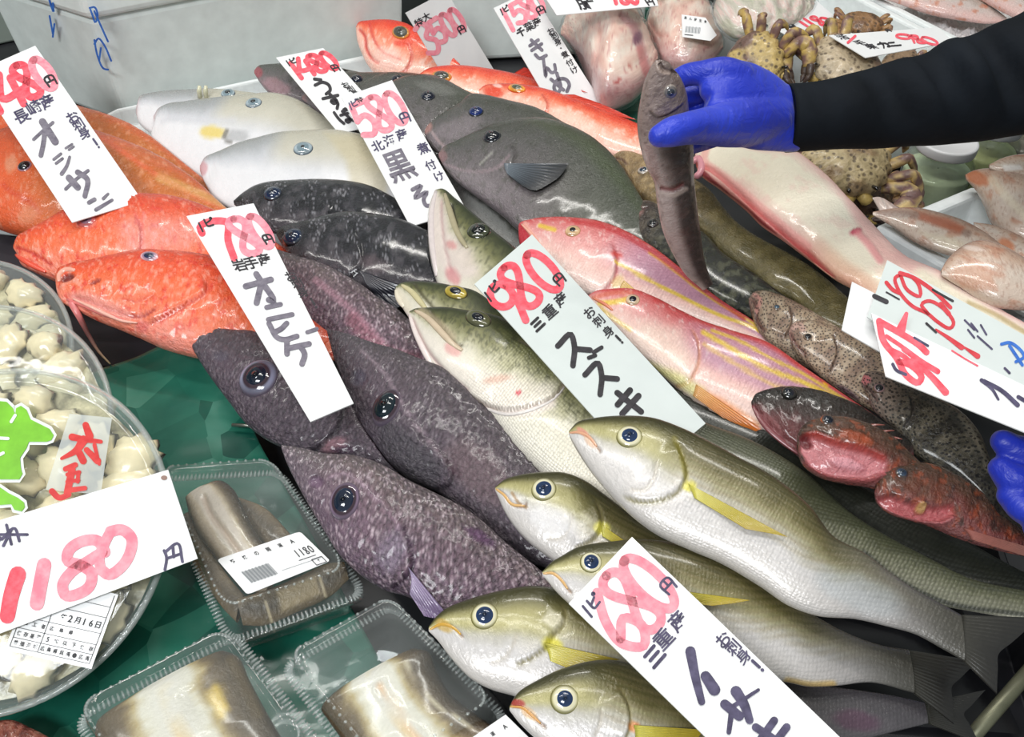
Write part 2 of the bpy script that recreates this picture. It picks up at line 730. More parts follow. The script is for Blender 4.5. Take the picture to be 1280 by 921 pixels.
EYE = attr_mat('fish_eye', 0.06, 0.9, 300, 0.06, 0.0)
FIN = attr_mat('fin_membrane', 0.3, 0.4, 260, 0.2, 0.25)
FLESH = attr_mat('wet_flesh', 0.25, 0.5, 180, 0.15, 0.25)


# ------------------------------------------------------------------ species: albedo as functions of place on the body
def S(fn, mat, lump=None):
    return dict(fn=fn, mat=mat, lump=lump)


def c_isaki(t, v, A, B, near):
    n = fbm(A * 0.9, B * 0.9)
    v2 = v + 0.14 * (n - 0.5)
    c = ramp(v2, [(0, (212, 206, 202)), (0.34, (208, 204, 203)), (0.48, (186, 182, 170)), (0.6, (146, 141, 104)), (0.72, (94, 89, 50)), (0.86, (72, 69, 38)), (1, (58, 56, 34))])
    hd = (1 - sstep(0.22, 0.34, t))
    c = mixc(c, (200, 192, 132), hd * sstep(0.45, 0.62, v) * (1 - sstep(0.7, 0.9, v)) * 0.6)
    row = 0.5 + 0.5 * np.sin(B * 2 * np.pi / 0.42 + 0.6 * np.sin(A))
    c = mixc(c, (138, 122, 92), row * 0.42 * sstep(0.26, 0.36, t) * sstep(0.3, 0.5, v) * (1 - sstep(0.86, 1, v)))
    c = mixc(c, (92, 90, 78), sstep(0.62, 0.95, t) * 0.6 * sstep(0.1, 0.5, v))
    c = mixc(c, (122, 118, 118), sstep(0.62, 0.9, t) * 0.6)  # rear flank darkened in colour, standing in for shade at the tail end
    c = mixc(c, (62, 60, 54), sstep(0.82, 1, t) * 0.85)
    return c


def c_bass(t, v, A, B, near):
    n = fbm(A * 1.1, B * 1.1)
    v2 = v + 0.2 * (n - 0.5)
    c = ramp(v2, [(0, (232, 226, 214)), (0.35, (214, 208, 190)), (0.52, (176, 172, 140)), (0.68, (112, 112, 72)), (0.85, (66, 70, 44)), (1, (44, 48, 34))])
    sp = fbm(A * 5, B * 5, 2)
    c = mixc(c, (56, 58, 40), sstep(0.52, 0.7, sp) * sstep(0.35, 0.6, v) * 0.5)
    return c


def c_grenadier(t, v, A, B, near):
    n = fbm(A * 1.6, B * 1.6)
    c = ramp(v + 0.25 * (n - 0.5), [(0, (92, 74, 90)), (0.3, (112, 88, 104)), (0.6, (106, 84, 94)), (0.85, (104, 90, 90)), (1, (92, 84, 86))])
    sp = fbm(A * 7, B * 7, 3)
    c = mixc(c, (66, 52, 64), sstep(0.5, 0.7, sp) * 0.6)
    c = mixc(c, (160, 138, 146), sstep(0.6, 0.75, fbm(A * 6 + 9, B * 6 + 3, 2)) * 0.55)
    c = mixc(c, (96, 92, 96), (1 - sstep(0.05, 0.3, t)) * 0.5)
    u, w = (A + B * 0.8) / 0.62, (A - B * 0.8) / 0.62
    mesh = np.minimum(np.abs(np.sin(np.pi * u)), np.abs(np.sin(np.pi * w)))
    c = mixc(c, (52, 38, 46), (1 - sstep(0.1, 0.45, mesh)) * 0.6 * sstep(0.36, 0.46, t))
    c = mixc(c, (190, 172, 180), sstep(0.66, 0.73, fbm(A * 7 + 2, B * 7, 2)) * 0.75)
    return c


def c_grenadier_dark(t, v, A, B, near):
    return mixc(c_grenadier(t, v, A, B, near), (58, 54, 62), 0.5)


def c_black(t, v, A, B, near):
    n = fbm(A * 1.4, B * 1.4)
    c = ramp(n, [(0.3, (20, 21, 27)), (0.5, (40, 40, 47)), (0.7, (78, 75, 80))])
    c = mixc(c, (116, 106, 112), (1 - sstep(0.1, 0.5, v)) * 0.5)
    c = mixc(c, (26, 28, 36), sstep(0.7, 1, v) * 0.6)
    c = mixc(c, (150, 148, 154), sstep(0.62, 0.7, fbm(A * 7, B * 7, 2)) * sstep(0.45, 0.6, fbm(A * 0.8 + 3, B * 0.8)) * 0.9)  # wet specular specks painted in as pale colour
    return c


def c_white_file(t, v, A, B, near):
    n = fbm(A * 0.5, B * 0.5)
    c = ramp(v + 0.15 * (n - 0.5), [(0, (232, 230, 232)), (0.45, (226, 225, 228)), (0.62, (200, 201, 206)), (0.8, (162, 164, 166)), (1, (138, 138, 136))])
    c = mixc(c, (206, 198, 172), sstep(0.3, 0.4, t) * sstep(0.45, 0.7, v) * 0.6)
    c = mixc(c, (226, 190, 194), (1 - sstep(0.0, 0.08, t)) * 0.7)
    return c


def c_grey_file(t, v, A, B, near):
    n = fbm(A * 0.7, B * 0.7)
    c = ramp(v + 0.2 * (n - 0.5), [(0, (122, 112, 116)), (0.3, (104, 97, 99)), (0.6, (86, 83, 82)), (0.85, (70, 71, 64)), (1, (52, 53, 42))])
    c = mixc(c, (180, 134, 134), (1 - sstep(0.0, 0.06, t)) * 0.75)
    c = mixc(c, (70, 77, 60), sstep(0.4, 0.75, t) * 0.65)
    c = mixc(c, (60, 62, 52), sstep(0.55, 0.7, fbm(A * 1.6, B * 1.6)) * 0.4)
    return c


def c_red_snout(t, v, A, B, near):
    n = fbm(A * 1.0, B * 1.0)
    c = ramp(v + 0.3 * (n - 0.5), [(0, (242, 138, 116)), (0.3, (240, 120, 84)), (0.55, (238, 104, 60)), (0.8, (228, 82, 46)), (1, (210, 72, 42))])
    pale = fbm(A * 3, B * 3 + 5, 3)
    c = mixc(c, (246, 184, 174), sstep(0.58, 0.72, pale) * 0.5)
    c = mixc(c, (214, 42, 30), sstep(0.6, 0.8, fbm(A * 2 + 30, B * 2, 3)) * 0.6)
    return c


def c_orange(t, v, A, B, near):
    n = fbm(A * 0.8, B * 2.0)
    c = ramp(v + 0.25 * (n - 0.5), [(0, (222, 112, 60)), (0.4, (206, 110, 44)), (0.7, (186, 100, 34)), (1, (206, 92, 48))])
    hd = 1 - sstep(0.25, 0.45, t)
    c = mixc(c, (228, 92, 52), hd * 0.8)
    c = mixc(c, (238, 172, 150), sstep(0.62, 0.75, fbm(A * 2, B * 2 + 8, 3)) * 0.5)
    return c


def c_kinme(t, v, A, B, near):
    n = fbm(A * 1.0, B * 1.0)
    c = ramp(v + 0.25 * (n - 0.5), [(0, (248, 196, 180)), (0.35, (246, 186, 164)), (0.6, (240, 124, 92)), (0.8, (226, 74, 46)), (1, (206, 52, 36))])
    c = mixc(c, (250, 222, 208), sstep(0.55, 0.7, fbm(A * 2.2, B * 2.2)) * (1 - sstep(0.5, 0.75, v)) * 0.6)
    return c


def c_itoyori(t, v, A, B, near):
    n = fbm(A * 1.2, B * 1.2)
    c = ramp(v + 0.16 * (n - 0.5), [(0, (234, 214, 206)), (0.3, (232, 190, 180)), (0.55, (222, 156, 152)), (0.8, (212, 118, 116)), (0.93, (206, 74, 74)), (1, (198, 60, 58))])
    bl = sstep(0.3, 0.5, t)
    c = mixc(c, (178, 134, 160), bl * sstep(0.3, 0.5, v) * (1 - sstep(0.85, 0.95, v)) * 0.75)
    c = mixc(c, (246, 236, 228), sstep(0.62, 0.74, fbm(A * 2.5, B * 2.5 + 4)) * (1 - sstep(0.4, 0.6, t)) * 0.45)
    return c


def c_brown(t, v, A, B, near):
    n = fbm(A * 1.3, B * 1.3)
    c = ramp(n, [(0.3, (92, 78, 52)), (0.5, (128, 108, 74)), (0.7, (160, 138, 98))])
    c = mixc(c, (92, 88, 52), sstep(0.25, 0.5, t) * 0.6)
    c = mixc(c, (186, 150, 110), (1 - sstep(0.0, 0.3, t)) * 0.45)
    return c


def c_darkgreen(t, v, A, B, near):
    n = fbm(A * 2.2, B * 2.2)
    c = ramp(n, [(0.35, (26, 28, 22)), (0.55, (54, 56, 42)), (0.7, (84, 84, 66))])
    c = mixc(c, (88, 66, 62), (1 - sstep(0.05, 0.4, t)) * 0.6)
    return c


def c_spotted(t, v, A, B, near):
    n = fbm(A * 1.2, B * 1.2)
    c = ramp(n, [(0.3, (132, 108, 92)), (0.55, (164, 142, 118)), (0.75, (186, 168, 146))])
    c = mixc(c, (196, 150, 142), (1 - sstep(0, 0.1, t)) * 0.6)
    return c


def c_spotted_dark(t, v, A, B, near):
    n = fbm(A * 1.2, B * 1.2)
    c = ramp(n, [(0.3, (54, 50, 42)), (0.55, (84, 78, 64)), (0.75, (112, 104, 88))])
    c = mixc(c, (150, 128, 116), (1 - sstep(0.1, 0.3, t)) * 0.8)
    return c


def c_scorp_dark(t, v, A, B, near):
    n = fbm(A * 1.5, B * 1.5)
    c = ramp(v + 0.3 * (n - 0.5), [(0, (116, 62, 62)), (0.35, (96, 54, 54)), (0.55, (62, 48, 44)), (0.8, (50, 46, 42)), (1, (40, 36, 34))])
    return c


def c_scorp(t, v, A, B, near):
    n = fbm(A * 1.6, B * 1.6)
    c = ramp(v + 0.3 * (n - 0.5), [(0, (128, 74, 74)), (0.3, (124, 68, 62)), (0.5, (104, 58, 47)), (0.7, (92, 62, 48)), (1, (84, 66, 54))])
    c = mixc(c, (170, 76, 44), sstep(0.56, 0.68, fbm(A * 2.4, B * 2.4)) * 0.55)
    c = mixc(c, (52, 40, 34), sstep(0.58, 0.7, fbm(A * 1.9 + 7, B * 1.9)) * 0.6)
    return c


def c_pale(t, v, A, B, near):
    n = fbm(A * 0.35, B * 0.35)
    c = ramp(v + 0.1 * (n - 0.5), [(0, (196, 120, 110)), (0.08, (232, 190, 178)), (0.25, (240, 228, 206)), (0.75, (244, 236, 216)), (0.92, (242, 208, 200)), (1, (232, 176, 172))])
    c = mixc(c, (236, 172, 168), sstep(0.6, 0.76, fbm(A * 0.5 + 3, B * 0.9)) * 0.2)
    c = mixc(c, (220, 176, 140), sstep(0.35, 0.5, t) * (1 - sstep(0.1, 0.3, v)) * 0.6)
    return c


def c_held(t, v, A, B, near):
    n = fbm(A * 1.5, B * 1.5)
    c = ramp(v + 0.15 * (n - 0.5), [(0, (196, 178, 172)), (0.2, (172, 154, 150)), (0.38, (114, 100, 96)), (0.55, (68, 58, 56)), (0.85, (48, 42, 41)), (1, (92, 82, 78))])
    hd = 1 - sstep(0.24, 0.32, t)
    c = mixc(c, (134, 116, 110), hd * 0.8)
    c = mixc(c, (92, 76, 72), sstep(0.55, 0.7, fbm(A * 3, B * 3)) * 0.5)
    return c


SP = dict(
    isaki=S(c_isaki, fish_mat('grunt_skin', 0.24, 0.22, 0.18, 0.1, 9, 0.1, 0.28, 0.1, 0.4, glint=0.15)),
    bass=S(c_bass, fish_mat('bass_skin', 0.26, 0.5, 0.35, 0.2, 9, 0.15, 0.3, 0.12, 0.4)),
    grenadier=S(c_grenadier, fish_mat('grenadier_skin', 0.36, 0.75, 0.5, 0.5, 10, 0.3, 0.36, 0.0, 0.35, glint=0.55, rnd=0.5), (0.0018, 3.0)),
    grenadier_dark=S(c_grenadier_dark, fish_mat('dark_grenadier_skin', 0.36, 0.6, 0.4, 0.5, 10, 0.3, 0.36, 0.0, 0.35, glint=0.55, rnd=0.5), (0.0018, 3.0)),
    black=S(c_black, fish_mat('rockfish_skin', 0.26, 0.3, 0.4, 0.6, 10, 0.3, 0.2, 0.0, 0.7, glint=1.0, gsc=4.5), (0.0004, 1.6)),
    wfile=S(c_white_file, fish_mat('skinned_flesh', 0.3, 0.0, 0.0, 0.08, 6, 0.05, 0.25, 0.0, 0.5), (0.0012, 0.6)),
    gfile=S(c_grey_file, fish_mat('filefish_skin', 0.2, 0.1, 0.1, 0.25, 12, 0.12, 0.28, 0.0, 0.5, glint=0.45), (0.001, 0.6)),
    red=S(c_red_snout, fish_mat('red_goatfish_skin', 0.55, 0.12, 0.22, 0.25, 7, 0.12, 0.26, 0.0, 0.55, glint=0.45), (0.0022, 0.8)),
    orange=S(c_orange, fish_mat('orange_goatfish_skin', 0.8, 0.12, 0.2, 0.25, 7, 0.15, 0.26, 0.0, 0.5, glint=0.35), (0.0016, 0.7)),
    kinme=S(c_kinme, fish_mat('alfonsino_skin', 0.4, 0.18, 0.25, 0.2, 8, 0.1, 0.25, 0.0, 0.5, glint=0.3)),
    itoyori=S(c_itoyori, fish_mat('bream_skin', 0.3, 0.15, 0.25, 0.2, 9, 0.1, 0.24, 0.05, 0.5, glint=0.25)),
    brown=S(c_brown, fish_mat('brown_fish_skin', 0.2, 0.25, 0.3, 0.3, 11, 0.2, 0.25, 0.0, 0.5, glint=0.5)),
    dkgreen=S(c_darkgreen, fish_mat('dark_fish_skin', 0.2, 0.3, 0.3, 0.4, 10, 0.3, 0.2, 0.0, 0.6, glint=0.6)),
    spot=S(c_spotted, fish_mat('spotted_skin', 0.2, 0.0, 0.0, 0.35, 9, 0.2, 0.3, 0.0, 0.45, glint=0.5, spots=(0.3, 0.18, (52, 40, 34), 0.85))),
    spotdk=S(c_spotted_dark, fish_mat('dark_spotted_skin', 0.2, 0.0, 0.0, 0.35, 9, 0.2, 0.3, 0.0, 0.45, glint=0.6, spots=(0.34, 0.2, (24, 21, 18), 0.9))),
    scorpdk=S(c_scorp_dark, fish_mat('dark_scorpionfish_skin', 0.3, 0.2, 0.3, 0.6, 9, 0.3, 0.25, 0.0, 0.5, glint=0.6), (0.002, 1.2)),
    scorp=S(c_scorp, fish_mat('scorpionfish_skin', 0.3, 0.2, 0.3, 0.6, 9, 0.3, 0.22, 0.0, 0.6, glint=0.6), (0.0025, 1.2)),
    pale=S(c_pale, fish_mat('pale_belly_skin', 0.3, 0.0, 0.0, 0.2, 5, 0.06, 0.3, 0.0, 0.4, glint=0.25), (0.003, 0.3)),
    held=S(c_held, fish_mat('held_fish_skin', 0.2, 0.0, 0.0, 0.35, 9, 0.15, 0.3, 0.0, 0.4, glint=0.3), (0.0012, 1.0)),
)
# ------------------------------------------------------------------ the fish, one by one
ISK = dict(iris=(196, 190, 150), rim=(120, 116, 62), pupil=(38, 62, 104), inner=(228, 222, 190))


def isaki(name, label, D, V, z, eye, gill, pre, mouth, roll=15, pec=None, extra=(), tail=None, k=0.19, lipc=(214, 170, 110), red=None):
    fe = [('gill', gill, 0.0022, 22, (150, 140, 96)), ('groove', pre, 2.2, 0.0006, (176, 166, 150), 0.5),
          ('groove', mouth, 1.6, 0.001, (120, 84, 60), 0.7)] + list(extra)
    f = Fish('grunt_fish', label, 'fish', 'striped grunts at the front of the display', SP['isaki'], D, V, z, roll, k, 0.12, feats=fe, nt=230, nr=108)
    f.eye(eye[0], eye[1], eye[2], eye[3], **ISK)
    f.lip('upper_lip', mouth[:-1], 2.4, lipc)
    if pec:
        f.fin('pectoral_fin', pec[0], pec[1], (214, 206, 96), (168, 142, 28), lift=0.003, rays=9)
    if tail:
        f.tailfin(*tail)
    return f


def build_fish():
    FS = {}
    # ---------------- striped grunts
    FS['A'] = isaki('A', 'big olive-backed grunt with yellow pectoral fin, lying topmost across the front of the pile',
        [(711, 539), (722, 528), (745, 523), (780, 521), (815, 524), (852, 537), (890, 556), (927, 576), (960, 594), (1010, 633), (1042, 672), (1077, 690), (1115, 718), (1140, 735), (1175, 754), (1200, 768)],
        [(711, 543), (715, 552), (737, 587), (760, 615), (790, 645), (820, 667), (865, 688), (900, 703), (951, 733), (985, 756), (1020, 769), (1072, 774), (1110, 783), (1145, 793), (1180, 812), (1205, 826)],
        (0.150, 0.128), (787, 546, 16.5, 11), [(842, 548), (850, 565), (858, 590), (850, 611), (828, 624), (800, 627), (775, 618)],
        [(822, 572), (817, 598), (806, 612), (785, 612)], [(712, 541), (722, 540), (735, 545), (746, 558), (752, 566)], 14,
        ([(860, 604), (864, 612), (868, 622)], [(985, 671), (960, 666), (932, 661)]),
        [('blob', (729, 540), 11, 4, 35, (208, 140, 120), 0.9), ('blob', (738, 552), 12, 6, 50, (216, 176, 146), 0.7), ('blob', (862, 608), 10, 8, 0, (216, 206, 70), 0.8),
         ('line', [(843, 548), (852, 572), (857, 596)], 4, (130, 120, 40), 0.6), ('line', [(713, 549), (737, 590), (770, 630)], 2.0, (186, 178, 160), 0.7),
         ('blob', (1075, 741), 70, 26, 22, (176, 186, 192), 0.35)],
        ((1200, 768), (1205, 826), (1300, 772), (1246, 868), (1248, 818)), lipc=(216, 160, 128))
    FS['I2'] = isaki('I2', 'grunt with its head poking out between the purple grenadiers and the big grunt',
        [(619, 609), (630, 600), (650, 594), (677, 591), (707, 592), (732, 602), (757, 620), (790, 645), (850, 680), (920, 722), (1000, 770), (1050, 798)],
        [(619, 613), (623, 622), (630, 638), (642, 657), (660, 677), (689, 699), (740, 738), (800, 768), (870, 792), (940, 808), (1000, 815), (1050, 818)],
        (0.098, 0.08), (680, 612, 16, 11), [(742, 622), (750, 640), (751, 660), (738, 676), (714, 686)],
        [(716, 640), (712, 660), (700, 672), (680, 672)], [(620, 611), (630, 618), (640, 630), (656, 632), (659, 626)], 17,
        ([(751, 655), (752, 662), (753, 670)], [(790, 682), (786, 684), (780, 686)]),
        [('blob', (752, 660), 12, 9, 0, (214, 206, 80), 0.85), ('blob', (690, 650), 34, 20, 20, (240, 238, 240), 0.5), ('line', [(640, 616), (650, 630), (658, 634)], 2, (140, 104, 62), 0.7)])
    FS['I3'] = isaki('I3', 'grunt half covered by the topmost grunt, a price card across its head',
        [(678, 714), (690, 702), (702, 695), (720, 685), (770, 677), (800, 675), (850, 681), (900, 697), (960, 730), (1020, 771), (1060, 792), (1100, 806), (1135, 812)],
        [(678, 719), (685, 727), (695, 739), (712, 755), (750, 784), (800, 812), (860, 838), (920, 850), (985, 853), (1010, 858), (1045, 857), (1090, 853), (1142, 866)],
        (0.120, 0.095), (739, 703, 14, 10), [(800, 690), (806, 710), (804, 735), (790, 752), (768, 760)],
        [(770, 718), (766, 735), (752, 745), (738, 742)], [(679, 717), (690, 716), (701, 724), (710, 736), (716, 742)], 15,
        ([(850, 738), (852, 744), (850, 752)], [(938, 750), (915, 754), (890, 757)]),
        [('line', [(985, 852), (1012, 857), (1040, 856)], 6, (218, 176, 96), 0.7)],
        ((1135, 812), (1142, 866), (1222, 826), (1192, 905), (1190, 858)))
    FS['I4'] = isaki('I4', 'grunt with staring yellow-ringed eye lying against the lowest purple grenadier',
        [(536, 783), (545, 771), (557, 761), (590, 748), (620, 740), (640, 736), (665, 733), (690, 735), (730, 742), (800, 768), (870, 800), (940, 832), (1010, 854), (1070, 862), (1120, 870), (1155, 878)],
        [(536, 789), (545, 798), (565, 824), (590, 849), (615, 862), (640, 869), (680, 884), (740, 900), (800, 908), (880, 918), (950, 926), (1010, 930), (1070, 926), (1120, 914), (1160, 904)],
        (0.092, 0.075), (606, 770, 17.5, 12), [(699, 752), (706, 766), (702, 782), (690, 794), (684, 806), (664, 822), (640, 832)],
        [(648, 790), (640, 808), (630, 822), (612, 828)], [(537, 787), (552, 780), (566, 784), (576, 793), (580, 798)], 15,
        ([(680, 803), (684, 812), (688, 826)], [(775, 824), (740, 832), (712, 836)]),
        [('blob', (690, 806), 16, 11, 20, (214, 204, 60), 0.85), ('poly', [(686, 758), (708, 776), (694, 790), (676, 776)], (206, 200, 180), 0.7, 3, 0.0006), ('blob', (556, 782), 14, 8, 30, (196, 152, 60), 0.6),
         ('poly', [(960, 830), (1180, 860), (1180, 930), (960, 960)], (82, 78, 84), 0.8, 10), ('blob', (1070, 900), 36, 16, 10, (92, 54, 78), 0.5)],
        ((1155, 878), (1160, 904), (1232, 862), (1225, 930), (1205, 892)), lipc=(206, 160, 66))
    FS['I5'] = isaki('I5', 'grunt nearest the front edge, its mouth showing a reddish gap',
        [(637, 882), (647, 866), (672, 850), (702, 836), (735, 827), (760, 825), (785, 829), (812, 841), (840, 862), (880, 892), (930, 925), (990, 960), (1040, 985)],
        [(637, 888), (648, 902), (672, 925), (700, 945), (740, 965), (790, 982), (840, 996), (890, 1005), (940, 1010), (990, 1012), (1045, 1008)],
        (0.112, 0.09), (706, 874, 18, 11.5), [(772, 858), (782, 874), (787, 892), (786, 912), (778, 928)],
        [(752, 884), (750, 905), (742, 922)], [(638, 883), (652, 884), (664, 893), (676, 904), (684, 910)], 15,
        ([(792, 906), (794, 914), (794, 926)], [(880, 912), (874, 920), (868, 928)]),
        [('blob', (647, 879), 10, 6, 10, (168, 60, 54), 0.9), ('blob', (662, 892), 14, 7, 40, (214, 170, 120), 0.7), ('blob', (793, 908), 9, 8, 0, (224, 130, 60), 0.7)],
        None, lipc=(206, 150, 80))

    # ---------------- sea bass
    g = 'silver sea bass behind the large price card'
    be = dict(iris=(92, 92, 66), rim=(40, 42, 30), pupil=(22, 26, 40))
    f = FS['S3'] = Fish('sea_bass', 'sea bass with big pale lower jaw, left of the large blank-edged price card', 'fish', g, SP['bass'],
        [(512, 389), (519, 386), (535, 385), (557, 385), (582, 389), (620, 396), (660, 415), (720, 450), (790, 500), (850, 545), (900, 585), (960, 635)],
        [(512, 394), (515, 406), (522, 426), (532, 446), (545, 464), (566, 482), (588, 500), (612, 520), (642, 558), (668, 585), (700, 612), (780, 668), (860, 706), (960, 742)],
        (0.102, 0.078), 16, 0.18, 0.12, nt=230, nr=108, feats=[
            ('poly', [(514, 396), (522, 404), (560, 430), (600, 462), (640, 470), (700, 480), (690, 505), (640, 516), (606, 508), (560, 470), (530, 440)], (232, 222, 212), 0.7, 10),
            ('gill', [(640, 420), (690, 455), (704, 480), (690, 498), (665, 507), (636, 513), (606, 506), (580, 486)], 0.0035, 20, (170, 150, 140)),
            ('groove', [(513, 393), (521, 412), (535, 438), (555, 462), (590, 492)], 2.2, 0.0014, (170, 140, 140), 0.7),
            ('groove', [(536, 386), (546, 400), (560, 418), (574, 432), (580, 428)], 2.2, 0.0015, (70, 66, 48), 0.8),
            ('blob', (566, 436), 14, 9, 35, (214, 130, 130), 0.5), ('blob', (622, 474), 22, 6, -10, (206, 150, 130), 0.5), ('blob', (648, 492), 5, 3, -10, (196, 40, 60), 0.9),
            ('line', [(527, 388), (545, 402), (565, 420)], 6, (196, 176, 150), 0.6), ('line', [(690, 505), (660, 516), (628, 514)], 5, (226, 214, 206), 0.8)])
    f.eye(598, 399, 17, 10, sx=1.15, sy=0.75, **be)
    f.lip('lower_jaw', [(512, 393), (517, 410), (528, 434), (545, 462), (572, 486), (598, 505)], 4.2, (226, 212, 208))
    f.lip('upper_jaw', [(519, 388), (533, 396), (549, 412), (566, 430), (578, 438)], 4.4, (206, 186, 160))
    f.lip('gill_membrane', [(602, 508), (634, 518), (664, 512), (690, 500), (705, 484)], 3.0, (224, 216, 212))
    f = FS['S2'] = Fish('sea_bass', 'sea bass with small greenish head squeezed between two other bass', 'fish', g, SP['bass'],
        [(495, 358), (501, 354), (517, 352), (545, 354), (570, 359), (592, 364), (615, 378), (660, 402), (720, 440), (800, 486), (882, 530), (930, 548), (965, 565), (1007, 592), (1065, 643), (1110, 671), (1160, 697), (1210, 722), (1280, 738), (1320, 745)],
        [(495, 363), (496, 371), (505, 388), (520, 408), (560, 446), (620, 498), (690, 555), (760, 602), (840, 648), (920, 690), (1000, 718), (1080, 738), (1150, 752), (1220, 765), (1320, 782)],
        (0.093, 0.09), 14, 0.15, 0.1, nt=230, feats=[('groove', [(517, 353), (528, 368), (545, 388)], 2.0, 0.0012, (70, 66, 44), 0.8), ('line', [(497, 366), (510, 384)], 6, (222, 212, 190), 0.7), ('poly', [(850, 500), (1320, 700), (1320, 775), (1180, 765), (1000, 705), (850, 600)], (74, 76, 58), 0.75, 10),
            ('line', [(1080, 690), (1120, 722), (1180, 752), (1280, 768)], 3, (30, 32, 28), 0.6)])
    f.eye(570, 366, 15, 9, sx=1.15, sy=0.75, **dict(be, iris=(170, 150, 60)))
    f.lip('lower_jaw', [(495, 362), (498, 372), (505, 384)], 4, (222, 212, 192))
    f.lip('upper_jaw', [(502, 356), (514, 364), (526, 378), (534, 388)], 4, (202, 192, 150))
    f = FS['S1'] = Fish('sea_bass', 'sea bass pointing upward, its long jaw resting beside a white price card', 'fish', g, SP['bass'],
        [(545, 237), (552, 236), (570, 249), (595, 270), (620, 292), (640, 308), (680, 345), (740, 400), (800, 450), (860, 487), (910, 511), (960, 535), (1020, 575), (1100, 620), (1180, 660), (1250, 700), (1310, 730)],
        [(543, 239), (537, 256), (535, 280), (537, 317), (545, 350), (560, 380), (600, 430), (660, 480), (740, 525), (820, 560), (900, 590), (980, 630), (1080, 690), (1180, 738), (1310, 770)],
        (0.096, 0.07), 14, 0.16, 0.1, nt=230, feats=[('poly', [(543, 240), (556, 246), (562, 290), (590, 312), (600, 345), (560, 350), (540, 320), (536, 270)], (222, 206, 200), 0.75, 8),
            ('groove', [(564, 252), (568, 272), (574, 295), (582, 308)], 2.4, 0.002, (40, 38, 30), 0.9), ('groove', [(552, 246), (552, 270), (556, 305), (566, 345)], 1.8, 0.0014, (176, 140, 140), 0.6),
            ('poly', [(830, 440), (1330, 690), (1330, 790), (1150, 735), (960, 640), (820, 570)], (34, 36, 32), 0.9, 10), ('blob', (564, 306), 9, 6, 30, (206, 130, 130), 0.6), ('blob', (566, 345), 16, 9, 60, (206, 120, 126), 0.6)])  # near-black polygon paints shade into the rear body colour
    f.eye(598, 289, 15, 10, sx=1.0, sy=1.0, **dict(be, iris=(60, 64, 44), pupil=(14, 18, 16)))
    f.lip('lower_jaw', [(545, 239), (540, 262), (540, 300), (546, 345)], 4.6, (214, 202, 200))
    f.lip('upper_jaw', [(556, 242), (562, 262), (572, 292), (584, 310)], 4.2, (170, 160, 130))

    # ---------------- threadfin breams
    g = 'pink threadfin breams with yellow stripes'
    ty = (226, 196, 60)
    f = FS['T1'] = Fish('threadfin_bream', 'pink bream with yellow stripes lying just under the hand-held fish', 'fish', g, SP['itoyori'],
        [(648, 290), (649, 280), (665, 275), (690, 273), (715, 274), (750, 279), (780, 290), (815, 310), (845, 332), (870, 352), (905, 378), (940, 400), (965, 418), (990, 436)],
        [(648, 296), (650, 306), (668, 328), (700, 355), (745, 378), (790, 392), (830, 396), (865, 404), (890, 410), (930, 426), (965, 440), (992, 452)],
        (0.082, 0.07), 15, 0.17, 0.11, feats=[('gill', [(762, 300), (770, 318), (768, 345), (752, 364), (728, 370)], 0.0016, 18, (176, 80, 84)),
            ('poly', [(646, 280), (654, 278), (672, 304), (654, 312), (646, 304)], (176, 30, 44), 0.9, 2.5, -0.0015), ('line', [(656, 279), (672, 304), (686, 322)], 3, (238, 176, 160), 0.8),
            ('line', [(675, 282), (693, 287)], 3, ty, 0.8), ('blob', (771, 318), 9, 4, 10, (196, 50, 44), 0.8), ('blob', (772, 352), 8, 12, 30, (220, 200, 90), 0.4),
            ('line', [(770, 327), (800, 344), (850, 370), (900, 394), (945, 411), (985, 440)], 2.4, ty, 0.85), ('line', [(812, 316), (840, 336), (868, 358), (900, 380), (935, 400), (970, 424)], 1.8, ty, 0.75),
            ('line', [(715, 276), (760, 286), (810, 312), (870, 356), (930, 398)], 3, (186, 44, 48), 0.6)])
    f.eye(716, 289, 10, 5.5, iris=(206, 170, 130), rim=(196, 140, 100), pupil=(16, 10, 14))
    f.lip('upper_jaw', [(652, 280), (664, 292), (676, 308), (688, 322)], 2.6, (236, 170, 150))
    f.fin('pectoral_fin', [(780, 350), (776, 356), (774, 362)], [(806, 372), (800, 376), (794, 378)], (230, 190, 120), (226, 200, 100), lift=0.002, rays=6)
